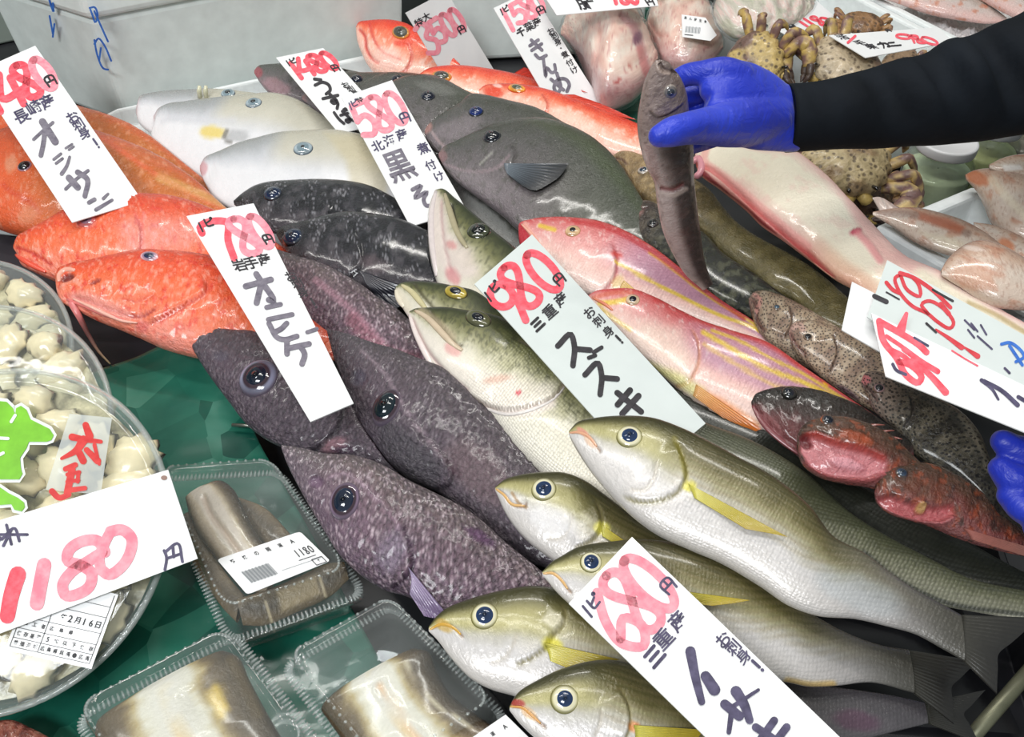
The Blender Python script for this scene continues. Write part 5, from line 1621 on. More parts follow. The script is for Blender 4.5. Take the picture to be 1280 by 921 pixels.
# tokudai
s = card('price_card', 'small price card with pink numerals behind the red alfonsino heads', [(507, 16), (558, -11), (621, 93), (553, 92)], (0.135, 0.135, 0.05))
for ch, x, y, sx, sy in (('3', 534, 48, 24, 42), ('5', 547, 39, 20, 32), ('0', 560, 31, 16, 30), ('0', 571, 25, 16, 30)):
    s.put(PINK, ch, (x, y), sx, sy, 6.5, s.xh, s.yh)
row(s, BLACK, [('特', 524, 28), ('大', 533, 21)], 11, 2)
row(s, BLACK, [('円', 577, 37)], 9, 1.8)
s.finish(s.root, NM)

# 1580, kinme
s = card('price_card', 'price card reading 1580 in pink, standing left of the wrapped livers', [(617, 10), (663, -12), (754, 131), (700, 152)], (0.14, 0.14, 0.046))
for ch, x, y, sx, sy in (('1', 635, 25, 14, 28), ('5', 648, 16, 20, 28), ('8', 660, 9, 18, 28), ('0', 671, 3, 16, 26)):
    s.put(PINK, ch, (x, y), sx, sy, 6, s.xh, s.yh)
row(s, BLACK, [('1', 627, 15), ('ピ', 632, 11)], 8, 1.5)
row(s, BLACK, [('円', 676, 13), ('千', 651, 40)], 10, 1.9)
row(s, BLACK, [('葉', 661, 33), ('産', 671, 28)], 12, 2)
row(s, BLACK, [('お', 689, 39), ('刺', 693, 45), ('身', 697, 52), ('・', 701, 60), ('煮', 706, 68), ('付', 712, 78), ('け', 718, 87)], 9, 1.7)
s.put(GREY, 'き', (672, 61), 20, 26, 4, s.xh, s.yh)
s.put(GREY, 'ん', (684, 83), 20, 24, 4, s.xh, s.yh)
s.put(GREY, 'め', (700, 104), 24, 26, 4.4, s.xh, s.yh)
s.finish(s.root, NM)

# kimo card above the livers
s = card('price_card', 'price card leaning over the wrapped livers, mostly cut by the top edge', [(676, -12), (814, -26), (823, 7), (696, 19)], (0.15, 0.15, 0.135))
s.put(BLACK, '肝', (731, 3), 22, 22, 3, s.xh, s.yh)
for x in (764, 777, 789):
    s.put(RED, '9' if x == 764 else '8' if x == 777 else '0', (x, -5), 14, 22, 5, s.xh, s.yh)
s.put(BLACK, '円', (812, 2), 9, 10, 1.8, s.xh, s.yh)
s.finish(s.root, NM)

# two cards in the crab box
s = card('price_card', 'price card reading 1180 in red, stuck behind the nearest crab', [(946, 22), (1021, 1), (1052, 28), (986, 46)], (0.14, 0.135, 0.12))
for ch, x, y, sx, sy in (('1', 1008, 32, 9, 22), ('1', 1014, 29, 9, 22), ('8', 1023, 26, 11, 20), ('0', 1034, 27, 13, 18)):
    s.put(RED, ch, (x, y), sx, sy, 3, s.xh, s.yh)
s.put(BLACK, 'ワ', (965, 31), 13, 16, 2.8, s.xh, s.yh)
s.put(BLACK, 'タ', (989, 33), 12, 14, 2.8, s.xh, s.yh)
s.put(BLACK, '円', (994, 15), 5, 5, 1, s.xh, s.yh)
s.finish(s.root, NM)
s = card('price_card', 'price card reading 980 in red, lying on the crabs against the black sleeve', [(1036, 44), (1172, 34), (1192, 52), (1082, 72)], (0.166, 0.16, 0.16))
for ch, x, y, sx, sy in (('9', 1134, 48, 26, 20), ('8', 1147, 49, 16, 18), ('0', 1162, 51, 18, 18)):
    s.put(RED, ch, (x, y), sx, sy, 3, s.xh, s.yh)
for ch, x, y in (('活', 1053, 46), ('毛', 1075, 53), ('栗', 1089, 58), ('カ', 1105, 56), ('ニ', 1117, 55)):
    s.put(BLACK, ch, (x, y), 13, 12, 2, s.xh, s.yh)
s.stroke(RED, [(1060, 53), (1069, 45)], 3.4)
s.put(BLACK, '円', (1110, 38), 6, 5, 1, s.xh, s.yh)
s.finish(s.root, NM)

# the cards in the other glove
g = 'price cards pinched in the lower blue glove'
s = card('held_card', 'white card at the back of the bunch held by the lower glove', [(1065, 352), (1180, 410), (1170, 480), (1052, 412)], (0.172, 0.172, 0.168), group=g)
s.root['group'] = g
s = card('held_card', 'grey-white card in the held bunch with dark red rounded numerals', [(1109, 325), (1330, 446), (1300, 545), (1084, 396)], (0.186, 0.186, 0.18), group=g, mat=PAPER_GREY)
s.stroke(DRED, [(1125, 342), (1134, 362), (1150, 370), (1148, 355), (1133, 343), (1119, 347), (1122, 360), (1140, 382), (1160, 392), (1172, 402), (1188, 410), (1192, 405), (1182, 388), (1160, 376), (1152, 380), (1160, 392)], 4.5)
s.stroke(DRED, [(1125, 341), (1140, 346), (1165, 362), (1188, 384)], 5)
s.stroke(DRED, [(1108, 353), (1116, 362), (1124, 366)], 5)
s.stroke(DRED, [(1176, 380), (1186, 392)], 6)
s.stroke(DRED, [(1170, 412), (1184, 421), (1202, 434)], 3, 7)
s.stroke(DRED, [(1204, 433), (1222, 445)], 2, 7)
s.stroke(BLACK, [(1166, 362), (1180, 370), (1191, 376)], 3)
s.stroke(BLACK, [(1093, 370), (1108, 377)], 6)
s.stroke(BLACK, [(1108, 365), (1124, 374)], 2)
s.stroke(BLACK, [(1158, 404), (1170, 415)], 3)
for a, b in (((1206, 400), (1218, 412)), ((1214, 404), (1222, 414)), ((1210, 412), (1218, 422)), ((1226, 406), (1233, 418)), ((1222, 420), (1240, 436))):
    s.stroke(VIOLET, [a, b], 2.4)
s.stroke(BLUE, [(1252, 430), (1262, 428), (1280, 446), (1270, 452)], 4)
s.stroke(BLUE, [(1262, 432), (1278, 456)], 4)
s.stroke(VIOLET, [(1256, 460), (1262, 466)], 3)
s.finish(s.root, NM)
s = card('held_card', 'front white card of the held bunch, red numerals and black strokes', [(1089, 391), (1330, 505), (1330, 560), (1107, 470)], (0.196, 0.196, 0.19), group=g)
s.stroke(RED, [(1099, 401), (1104, 425), (1120, 446), (1134, 470), (1148, 478), (1152, 472), (1138, 456), (1124, 452)], 8)
s.stroke(RED, [(1100, 402), (1118, 412), (1150, 432), (1158, 440)], 8)
s.stroke(RED, [(1108, 420), (1126, 432), (1144, 446)], 5)
s.stroke(RED, [(1112, 436), (1128, 444), (1138, 452)], 6)
s.stroke(RED, [(1130, 436), (1152, 452), (1172, 464)], 7)
s.stroke(RED, [(1140, 450), (1160, 466), (1182, 490)], 6, 9)
s.stroke(RED, [(1126, 412), (1133, 392)], 12, 5)
s.stroke(RED, [(1190, 438), (1206, 448), (1222, 457)], 2, 2)
s.stroke(VIOLET, [(1116, 455), (1120, 462), (1132, 468)], 4)
s.stroke(VIOLET, [(1143, 422), (1160, 432)], 3)
s.stroke(VIOLET, [(1227, 475), (1240, 486), (1248, 499)], 5, 3)
s.stroke(VIOLET, [(1230, 476), (1252, 488), (1272, 506)], 5, 6)
s.stroke(VIOLET, [(1273, 496), (1285, 503)], 5)
s.finish(s.root, NM)
# ------------------------------------------------------------------ setting and packaging
def fitquad(pts, z, n=None):
    return [P(x, y, z) for x, y in pts]


STYRO = simple('foam_polystyrene', (236, 240, 240), 0.55, 0.025, 90, 0.15)
STYRO_G = simple('greyed_polystyrene', (230, 238, 235), 0.55, 0.03, 40, 0.15)
DARK = simple('black_plastic', (30, 30, 34), 0.35, 0.15, 30)
STEEL = simple('brushed_steel', (176, 178, 170), 0.3, 0.08, 60, Metallic=0.9)
WALLM = simple('grey_wall', (146, 156, 148), 0.7, 0.05, 6)
FLOORM = simple('concrete_floor', (120, 122, 120), 0.7, 0.1, 8)
BOARD = simple('dark_display_board', (38, 39, 42), 0.4, 0.12, 20)


def structure(name, lo, hi, mat):
    m = MB()
    m.box(lo, hi)
    o = m.build(name, mat, None, False)
    o['kind'] = 'structure'
    return o


structure('floor', (-3.2, -1.6, -0.86), (3.4, 4.2, -0.80), FLOORM)
structure('wall_back', (-3.2, 4.2, -0.86), (3.4, 4.3, 2.5), WALLM)
structure('wall_left', (-3.3, -1.6, -0.86), (-3.2, 4.3, 2.5), WALLM)
structure('wall_right', (3.4, -1.6, -0.86), (3.5, 4.3, 2.5), WALLM)

# display counter: one long box with a steel edge
t = empty('display_counter', (0.2, 1.2, -0.8), 'dark display counter carrying all the fish', 'counter')
m = MB()
m.box((-1.5, 0.1, -0.06), (0.74, 2.6, -0.004))
bevel(m.build('countertop', BOARD, t, False), 0.006)
m = MB()
m.box((0.7405, 0.95, -0.06), (1.6, 2.6, -0.004))
bevel(m.build('side_top', BOARD, t, False), 0.006)
m = MB()
m.box((-1.45, 0.15, -0.8), (0.7, 2.55, -0.06))
m.build('cabinet', STEEL, t, False)

# grey panel standing behind the left end of the counter
m = MB()
a, b = np.array((-1.48, 1.0, -0.002)), np.array((-0.45, 1.64, -0.002))
d = nrm(b - a)
nn = np.cross(d, (0, 0, 1))
m.add([a, b, b + np.array((0, 0, 0.62)), a + np.array((0, 0, 0.62))] + [p - nn * 0.03 for p in (a, b, b + np.array((0, 0, 0.62)), a + np.array((0, 0, 0.62)))],
      [(0, 1, 2, 3), (7, 6, 5, 4), (0, 4, 5, 1), (1, 5, 6, 2), (2, 6, 7, 3), (3, 7, 4, 0)])
tag(bevel(m.build('splash_panel', WALLM, None, False, a), 0.003), 'grey-green panel standing left of the white foam box', 'panel')


# ---- foam boxes at the back
def oriented_box(mb, c, ux, uy, lx, ly, z0, z1, col=None, taper=0.0):
    c, ux, uy = np.array(c, float), nrm(ux), nrm(uy)
    zz = np.array((0, 0, 1.0))
    v = []
    for z, tp in ((z0, 0), (z1, taper)):
        for a, b in ((0, 0), (1, 0), (1, 1), (0, 1)):
            q = c + ux * (a * lx + (tp if a else -tp)) + uy * (b * ly + (tp if b else -tp))
            v.append((q[0], q[1], z))
    mb.add(v, [(3, 2, 1, 0), (4, 5, 6, 7), (0, 1, 5, 4), (1, 2, 6, 5), (2, 3, 7, 6), (3, 0, 4, 7)])


cA = P(163, 158, 0.0)
cB = P(505, 77, 0.0)
cL = P(104, 136, 0.0)
ux = nrm((cB - cA) * [1, 1, 0])
uy = np.array((-ux[1], ux[0], 0))
uyl = nrm((cL - cA) * [1, 1, 0])
lx = float(np.linalg.norm(cB - cA))
t = empty('foam_box', cA, 'large white foam box with blue handwriting, behind the white filefish', 'foam box', 'foam boxes along the back')
m = MB()
oriented_box(m, cA, ux, uyl, lx, 0.2, 0.0, 0.155, taper=0.008)
bevel(m.build('box_body', STYRO_G, t, False), 0.008, 3)
m = MB()
oriented_box(m, cA - ux * 0.016 - uyl * 0.016, ux, uyl, lx + 0.03, 0.23, 0.155, 0.36)
bevel(m.build('box_lid', STYRO_G, t, False), 0.01, 3)
# notches in the left face
fn = nrm(np.cross(uyl, (0, 0, 1)))
if fn @ ux > 0:
    fn = -fn
sf = Surf(cA - ux * 0.016 - uyl * 0.016 + fn * 0.0, fn, 0.0006)
for st in ([(112, 10), (118, 9), (122, 20), (119, 28), (116, 20), (113, 12)], [(118, 14), (126, 32), (135, 52)], [(118, 55), (123, 48), (130, 56), (139, 76)], [(118, 50), (122, 70), (130, 86), (135, 87)], [(126, 60), (124, 76)],
           [(60, -6), (64, 8), (67, 15), (66, 4)], [(62, 20), (66, 42)], [(68, 30), (66, 46)]):
    sf.stroke(BLUE, st, 2.4)
sf.finish(t, {BLUE: 'lettering'})

c2 = P(528, 80, 0.0)
t = empty('foam_box', c2, 'grey-white foam box behind the red alfonsinos', 'foam box', 'foam boxes along the back')
m = MB()
u2 = nrm((P(720, 70, 0) - c2) * [1, 1, 0])
oriented_box(m, c2 + u2 * 0.02, u2, np.array((-u2[1], u2[0], 0)), 0.33, 0.3, 0.0, 0.2)
bevel(m.build('box_body', STYRO_G, t, False), 0.008, 3)
m = MB()
oriented_box(m, c2 + u2 * 0.012 - np.array((-u2[1], u2[0], 0)) * 0.01, u2, np.array((-u2[1], u2[0], 0)), 0.35, 0.32, 0.2, 0.26)
bevel(m.build('box_lid', STYRO_G, t, False), 0.008, 3)


# ---- open trays (floor + four walls)
def open_tray(name, label, cat, quad, z0, z1, th, mat, group=None, pn='tray'):
    """quad: floor corners in world (counter-clockwise from near-left)"""
    q = [np.array(p, float) for p in quad]
    cen = sum(q) / 4
    root = empty(name, cen, label, cat, group)
    m = MB()
    inn = []
    for i in range(4):
        d1 = nrm((q[(i + 1) % 4] - q[i]) * [1, 1, 0])
        d0 = nrm((q[i - 1] - q[i]) * [1, 1, 0])
        inn.append(q[i] + (d1 + d0) * th)
    V = [np.array((p[0], p[1], z)) for p in q for z in (z0, z1)] + [np.array((p[0], p[1], z)) for p in inn for z in (z0 + th * 0.6, z1)]
    f = [(0, 2, 4, 6), (8, 10, 12, 14)]
    for i in range(4):
        j = (i + 1) % 4
        f += [(2 * i, 2 * j, 2 * j + 1, 2 * i + 1), (8 + 2 * i, 8 + 2 * i + 1, 8 + 2 * j + 1, 8 + 2 * j), (2 * i + 1, 2 * j + 1, 8 + 2 * j + 1, 8 + 2 * i + 1)]
    m.add(V, f)
    o = m.build(pn, mat, root, False)
    import bmesh
    b = bmesh.new()
    b.from_mesh(o.data)
    bmesh.ops.recalc_face_normals(b, faces=b.faces)
    b.to_mesh(o.data)
    b.free()
    bevel(o, th * 0.25, 2)
    return root


# white back tray whose rim shows along the filefish
W0 = P(150, 300, 0)
open_tray('foam_tray', 'white foam tray whose rim shows behind the white filefish', 'foam tray', [P(-80, 285, 0), P(560, 358, 0), cB + (0.02, -0.012, 0), cA + (-0.005, -0.012, 0)], 0.0, 0.034, 0.012, STYRO, 'white foam trays')
# black fish tray: the left rim runs from the grenadier heads to the front edge
t = open_tray('fish_tray', 'black tray under the grenadiers and grunts, its thin rim showing at the left', 'fish tray', [P(680, 945, 0), P(1330, 1010, 0), P(1150, 450, 0), P(335, 520, 0)], 0.0, 0.034, 0.006, DARK)
# raised insert that the pile of fish rests on
DARKB = simple('black_sheet', (22, 22, 25), 0.3, 0.2, 30)
m = MB()
nx, ny = 40, 30
c0, c1, c2_, c3 = P(720, 885, 0), P(1270, 925, 0), P(1070, 500, 0), P(375, 540, 0)
g = np.zeros((ny, nx, 3))
for i in range(ny):
    for j in range(nx):
        a, b = j / (nx - 1), i / (ny - 1)
        p = (c0 * (1 - a) + c1 * a) * (1 - b) + (c3 * (1 - a) + c2_ * a) * b
        e = min(1, min(a, 1 - a, b, 1 - b) * 5)
        g[i, j] = (p[0], p[1], 0.01 + 0.03 * (e * e * (3 - 2 * e)) * (0.45 + 0.55 * min(1, a * 1.6)))
m.grid(g)
tag(m.build('liner_sheet', DARKB, None, True, (0, 0, 0)), 'black liner sheet inside the tray beneath the pile of fish', 'sheet')
# dark sheet at the left, under the goatfish
m = MB()
g = np.zeros((24, 24, 3))
q = [P(-60, 480, 0), P(215, 470, 0), P(330, 376, 0), P(-60, 306, 0)]
for i in range(24):
    for j in range(24):
        a, b = j / 23, i / 23
        p = (q[0] * (1 - a) + q[1] * a) * (1 - b) + (q[3] * (1 - a) + q[2] * a) * b
        g[i, j] = (p[0], p[1], 0.016 + 0.012 * b + 0.004 * vnoise(np.array([p[0] * 12]), np.array([p[1] * 12]))[0])
m.grid(g)
tag(m.build('liner_sheet', simple('charcoal_sheet', (44, 42, 48), 0.4, 0.12, 14), None, True, (0, 0, 0)), 'charcoal liner sheet below the red goatfish, left of the green sheet', 'sheet')


# ---- green plastic sheets
GREEN = N('green_plastic_sheet')
vv = GREEN.obj()
f1 = GREEN.noise(16, 3, 0.5, vv, 0.4)
vo = GREEN.n('ShaderNodeTexVoronoi', feature='F1')
vo.inputs['Scale'].default_value = 30
GREEN.l(vv, vo.inputs['Vector'])
mixv = GREEN.math('MULTIPLY_ADD', vo.outputs['Color'], 0.45, GREEN.math('MULTIPLY', f1, 0.55))
GREEN.l(GREEN.ramp(mixv, [(0.2, (12, 70, 60)), (0.45, (26, 96, 80)), (0.65, (52, 124, 104)), (0.85, (104, 164, 146))]), GREEN.b.inputs['Base Color'])  # crumple highlights and dark folds are painted into this ramp
GREEN.set(Roughness=0.25, Coat_Weight=0.3)
GREEN.l(GREEN.bump(vo.outputs['Distance'], 0.3, 0.004), GREEN.b.inputs['Normal'])
GREEN = GREEN.m


def crumple(name, label, quad, z, amp, seed, n=70, zs=None):
    m = MB()
    g = np.zeros((n, n, 3))
    r = np.random.default_rng(seed)
    dirs = [(math.cos(a), math.sin(a), r.uniform(14, 40), r.uniform(0, 6)) for a in r.uniform(0, math.pi, 9)]
    for i in range(n):
        for j in range(n):
            a, b = j / (n - 1), i / (n - 1)
            p = (quad[0] * (1 - a) + quad[1] * a) * (1 - b) + (quad[3] * (1 - a) + quad[2] * a) * b
            h = sum(abs(((p[0] * dx + p[1] * dy) * f_ + ph) % 2 - 1) for dx, dy, f_, ph in dirs) / len(dirs)
            wob = 0.004 * (vnoise(np.array([a * 9.0]), np.array([seed + b * 9.0]))[0] - 0.5)
            zz = z if zs is None else (zs[0] * (1 - a) + zs[1] * a) * (1 - b) + (zs[3] * (1 - a) + zs[2] * a) * b
            g[i, j] = (p[0] + wob, p[1] + wob, zz + amp * (h - 0.5) * 2)
    m.grid(g)
    o = m.build(name, GREEN, None, True, quad[0])
    sm = o.modifiers.new('thickness', 'SOLIDIFY')
    sm.thickness = 0.0008
    tag(o, label, 'sheet')
    return o


crumple('plastic_sheet', 'crumpled green plastic sheet under the oyster and eel packs', [P(-120, 1010, 0), P(560, 990, 0), P(250, 412, 0.036), P(106, 470, 0.034)], 0.004, 0.004, 3, 90, (0.004, 0.004, 0.036, 0.034))
crumple('plastic_sheet', 'green plastic sheet under the wrapped livers at the back', [P(722, 205, 0), P(895, 178, 0), P(845, 0, 0), P(742, 6, 0)], 0.008, 0.004, 5, 40)

# ---- clear plastics
def clear(name, tint=(250, 252, 252), body=0.06, rough=0.06, ior=1.45, bump=0.0, bsc=60, wave=None):
    m = bpy.data.materials.new(name)
    m.use_nodes = True
    t = m.node_tree
    t.nodes.clear()
    out = t.nodes.new('ShaderNodeOutputMaterial')
    tr = t.nodes.new('ShaderNodeBsdfTransparent')
    tr.inputs[0].default_value = L4(tint)
    gl = t.nodes.new('ShaderNodeBsdfGlossy')
    gl.inputs['Roughness'].default_value = rough
    df = t.nodes.new('ShaderNodeBsdfDiffuse')
    df.inputs[0].default_value = L4((235, 240, 238))
    lw_ = t.nodes.new('ShaderNodeLayerWeight')
    lw_.inputs[0].default_value = 0.5
    pw_ = t.nodes.new('ShaderNodeMath')
    pw_.operation = 'POWER'
    t.links.new(lw_.outputs['Facing'], pw_.inputs[0])
    pw_.inputs[1].default_value = 5
    fr = t.nodes.new('ShaderNodeMath')
    fr.operation = 'MULTIPLY_ADD'
    t.links.new(pw_.outputs[0], fr.inputs[0])
    fr.inputs[1].default_value = 0.9
    fr.inputs[2].default_value = ((ior - 1) / (ior + 1)) ** 2
    m1 = t.nodes.new('ShaderNodeMixShader')
    m1.inputs[0].default_value = body
    t.links.new(tr.outputs[0], m1.inputs[1])
    t.links.new(df.outputs[0], m1.inputs[2])
    m2 = t.nodes.new('ShaderNodeMixShader')
    t.links.new(fr.outputs[0], m2.inputs[0])
    t.links.new(m1.outputs[0], m2.inputs[1])
    t.links.new(gl.outputs[0], m2.inputs[2])
    if bump:
        tc = t.nodes.new('ShaderNodeTexCoord')
        nz = t.nodes.new('ShaderNodeTexNoise')
        nz.inputs['Scale'].default_value = bsc
        t.links.new(tc.outputs['Object'], nz.inputs['Vector'])
        bp = t.nodes.new('ShaderNodeBump')
        bp.inputs['Strength'].default_value = bump
        bp.inputs['Distance'].default_value = 0.003
        t.links.new(nz.outputs['Fac'], bp.inputs['Height'])
        t.links.new(bp.outputs[0], gl.inputs['Normal'])
        t.links.new(bp.outputs[0], lw_.inputs['Normal'])
    t.links.new(m2.outputs[0], out.inputs[0])
    return m


CLEAR = clear('clear_plastic', bump=0.15, bsc=40)
CLEAR_RIM = clear('clear_plastic_rim', body=0.22, bump=0.3, bsc=120)
FILM = clear('cling_film', body=0.05, bump=0.5, bsc=45, rough=0.1)
GLASS = clear('jar_glass', tint=(246, 251, 244), body=0.1, rough=0.03, ior=1.5)


class Frame:
    """a local frame: origin, x, y in its plane, n up"""
    def __init__(s, o, x, n):
        s.o = np.array(o, float)
        s.n = nrm(n)
        s.x = nrm(np.array(x) - s.n * (np.array(x) @ s.n))
        s.y = np.cross(s.n, s.x)

    def __call__(s, a, b, c=0.0):
        return s.o + s.x * a + s.y * b + s.n * c


# ---- oysters in round packs
OYS = attr_mat('oyster_flesh', 0.22, 0.6, 160, 0.12, 0.25)


def oyster_mesh(name, seed, L_, Wd, Hh, darkness):
    r = np.random.default_rng(seed)
    nu, nv = 26, 15
    v, c = [], []
    for i in range(nv):
        ph = math.pi * i / (nv - 1)
        for j in range(nu):
            th = 2 * math.pi * j / nu
            x, y, z = math.sin(ph) * math.cos(th), math.sin(ph) * math.sin(th), math.cos(ph)
            nz = fbm(np.array([x * 1.4 + seed * 3.1]), np.array([y * 1.4 + z]))[0]
            frill = 0.12 * math.sin(th * 9 + seed) * math.sin(ph) ** 6
            k = 0.82 + 0.4 * (nz - 0.5) * 2 * 0.5 + frill
            bend = 0.18 * x * x
            v.append((x * L_ * k, (y + bend) * Wd * k, z * Hh * (0.9 + 0.3 * nz)))
            e = sstep(0.9, 0.99, abs(math.sin(ph)))
            edge = e * sstep(0.45, 0.6, fbm(np.array([th * 1.2 + seed]), np.array([seed * 1.7]))[0] + darkness)
            base = np.array((250, 234, 194)) * (0.94 + 0.12 * nz)
            grey = np.array((214, 206, 180))
            b2 = base * (1 - 0.5 * sstep(0.5, 0.7, nz)) + grey * 0.5 * sstep(0.5, 0.7, nz)
            c.append(b2 * (1 - edge) + np.array((60, 58, 50)) * edge)
    me = mk(name, v, grid_faces(nv, nu, True), OYS, None, True, lin(np.array(c)))
    return me


def round_pack(label, o, n, R, depth_, count, seed, group='clear round packs of shucked oysters', only=None, olabel=None, ogroup=None, topz=0.0):
    fr = Frame(o, RIGHT, n)
    root = empty('oyster_pack', fr(0, 0, -depth_), label, 'oyster pack', group)
    # bowl (lathe)
    def lathe(prof, seg=96):
        g = np.zeros((len(prof), seg, 3))
        for i, (r, h) in enumerate(prof):
            for j in range(seg):
                a = 2 * math.pi * j / seg
                g[i, j] = fr(r * math.cos(a), r * math.sin(a), h)
        return g
    m = MB()
    m.grid(lathe([(0.001, -depth_), (R * 0.84, -depth_), (R * 0.88, -depth_ * 0.9), (R * 0.975, -0.003), (R * 1.0, -0.002), (R * 1.0, 0.0), (R * 0.96, 0.0), (R * 0.865, -depth_ * 0.88), (R * 0.82, -depth_ * 0.95), (0.001, -depth_ * 0.95)]), True)
    m.build('bowl', CLEAR, root)
    m = MB()
    m.grid(lathe([(R * 1.0, 0.001), (R * 1.012, 0.003), (R * 0.99, 0.0065), (R * 0.955, 0.0095), (R * 0.90, 0.0108), (R * 0.5, 0.0112), (0.001, 0.0112)]), True)
    m.build('lid', CLEAR, root)
    m = MB()
    a = np.linspace(0, 2 * math.pi, 97)
    m.tube([fr(R * 1.005 * math.cos(t), R * 1.005 * math.sin(t), 0.003) for t in a], 0.0022, 8, None, False)
    m.build('rim', CLEAR_RIM, root)
    # oysters
    r = np.random.default_rng(seed)
    pts = []
    tries = 0
    while len(pts) < count and tries < 6000:
        tries += 1
        a, q = r.uniform(0, 2 * math.pi), math.sqrt(r.uniform(0, 1)) * R * 0.86
        p = np.array((q * math.cos(a), q * math.sin(a)))
        if only and not only(fr(p[0], p[1])):
            continue
        if all(np.linalg.norm(p - k) > R * 0.2 for k in pts):
            pts.append(p)
    for i, p in enumerate(pts):
        s_ = r.uniform(0.85, 1.2)
        ob = oyster_mesh('oyster', seed * 50 + i, 0.0245 * s_, 0.0185 * s_, 0.0115, r.uniform(-0.12, 0.22))
        ang = r.uniform(0, 2 * math.pi)
        tilt = r.uniform(-0.3, 0.3)
        X = fr.x * math.cos(ang) + fr.y * math.sin(ang)
        Nn = nrm(fr.n + X * tilt)
        X = nrm(X - Nn * (X @ Nn))
        Y = np.cross(Nn, X)
        M = Matrix(((X[0], Y[0], Nn[0], 0), (X[1], Y[1], Nn[1], 0), (X[2], Y[2], Nn[2], 0), (0, 0, 0, 1)))
        M.translation = Vector(fr(p[0], p[1], -0.006 - r.uniform(0, 0.004)))
        ob.matrix_world = M
        tag(ob, olabel, 'oyster', ogroup)
    # liquor and lower layer between the oysters
    m = MB()
    g = np.zeros((10, 48, 3))
    for i in range(10):
        for j in range(48):
            a = 2 * math.pi * j / 48
            q = R * 0.93 * i / 9
            g[i, j] = fr(q * math.cos(a), q * math.sin(a), -0.0135 + 0.004 * vnoise(np.array([q * 90 * math.cos(a)]), np.array([q * 90 * math.sin(a)]))[0])
    m.grid(g, True)
    m.build('brine', simple('oyster_brine', (176, 168, 138), 0.2, 0.3, 90, 0.3), root)
    return fr, root


nb = nrm(np.array((0.05, -0.52, 1.0)))
oc = P(-6, 668, 0.108)
R3 = 0.1185
fr3, bowl3 = round_pack('largest round clear pack of oysters at the lower left, carrying the 1180 card', oc, nb, R3, 0.035, 64, 21, olabel='plump cream oyster under the clear lid of the largest round pack', ogroup='oysters in the front pack', only=lambda p: proj(p[None])[0][0] > -130)
fr2, bowl2 = round_pack('middle round oyster pack, only its right rim showing', P(-62, 560, 0.09), nrm(np.array((0.0, -0.38, 1.0))), 0.125, 0.035, 40, 22, olabel='oyster in the middle round pack at the left edge', ogroup='oysters in the middle pack', only=lambda p: proj(p[None])[0][0] > -120 and proj(p[None])[0][1] < 520)
fr1, bowl1 = round_pack('rearmost round oyster pack at the left edge below the red goatfish', P(-90, 470, 0.067), nrm(np.array((0.0, -0.3, 1.0))), 0.125, 0.035, 34, 23, olabel='oyster in the rearmost round pack at the left edge', ogroup='oysters in the rear pack', only=lambda p: proj(p[None])[0][0] > -120 and proj(p[None])[0][1] < 470)

# stickers and card on the front lid
lid_o = fr3(0, 0, 0.0118)
STK_W = simple('sticker_white', (236, 242, 238), 0.3)
STK_G = simple('sticker_green', (126, 196, 52), 0.3, 0.08, 60)
STK_R = ink('sticker_red', (206, 44, 44), (222, 66, 62), 0.3)
STK_C = clear('clear_sticker', body=0.5, rough=0.15)
sf = Surf(lid_o, fr3.n, 0.0003)
gp = [(-12, 500), (8, 502), (16, 510), (19, 518), (20, 510), (26, 507), (33, 512), (38, 524), (50, 530), (62, 536), (67, 544), (64, 550), (58, 552), (36, 552), (33, 560), (25, 572), (26, 585), (28, 592), (24, 599), (-12, 599)]
gp2 = [(-12, 607), (0, 609), (10, 616), (22, 622), (30, 628), (31, 634), (27, 639), (18, 637), (14, 630), (-12, 632)]
for q in (gp, gp2):
    sf.stroke(STK_W, q, 8, smooth=False)
for q in (gp, gp2):
    sf.poly(STK_G, q, 0.0009)
for a in ([(-8, 547), (10, 548)], [(-6, 571), (4, 566)], [(19, 519), (14, 527)]):
    sf.lift = 0.0012
    sf.stroke(STK_W, a, 4)
stick = empty('sticker', lid_o, 'bright green letter-shaped sticker on the front oyster lid', 'sticker', 'stickers on the oyster lid')
sf.finish(stick, {STK_W: 'white_border', STK_G: 'green_letter'})
sf = Surf(lid_o, fr3.n, 0.0003)
sf.poly(STK_C, [(87, 517), (140, 522), (126, 618), (57, 612)], 0.0003)
sf.lift = 0.0008
for st, w, w1 in (([(107, 531), (112, 545)], 8, 10), ([(90, 546), (104, 549), (126, 552)], 9, 5), ([(104, 550), (96, 562), (77, 573)], 12, 4), ([(99, 566), (104, 576)], 9, 9), ([(108, 562), (122, 576)], 7, 9), ([(118, 556), (124, 580)], 5, 4),
                  ([(82, 586), (94, 581)], 7, 7), ([(90, 586), (84, 616)], 9, 9), ([(84, 593), (99, 590)], 5, 5), ([(84, 602), (98, 600)], 5, 5), ([(98, 590), (97, 602)], 5, 5), ([(84, 613), (106, 610)], 7, 6), ([(65, 614), (74, 622), (86, 618)], 8, 7)):
    sf.stroke(STK_R, st, w, w1)
stick = empty('sticker', lid_o, 'clear sticker with red brush lettering on the front oyster lid', 'sticker', 'stickers on the oyster lid')
sf.finish(stick, {STK_C: 'clear_film', STK_R: 'red_lettering'})
# ingredients label
sf = Surf(lid_o, fr3.n, 0.0005)
lab = empty('label', lid_o, 'small printed date label slipped under the 1180 card', 'label')
q = [(42, 716), (148, 743), (114, 836), (6, 812)]
slab('label_paper', [sf.pt(x, y, 0.0007) for x, y in q], sf.n, 0.0006, PAPER, lab)
sf.lift = 0.0011
xh, yh = nrm((108, 24.0)), nrm((-34, 93.0))
X, Y = np.array((108, 24.0)), np.array((-35, 94.0))
O_ = np.array((41, 717.0))


def lp(a, b):
    return tuple(O_ + X * a + Y * b)


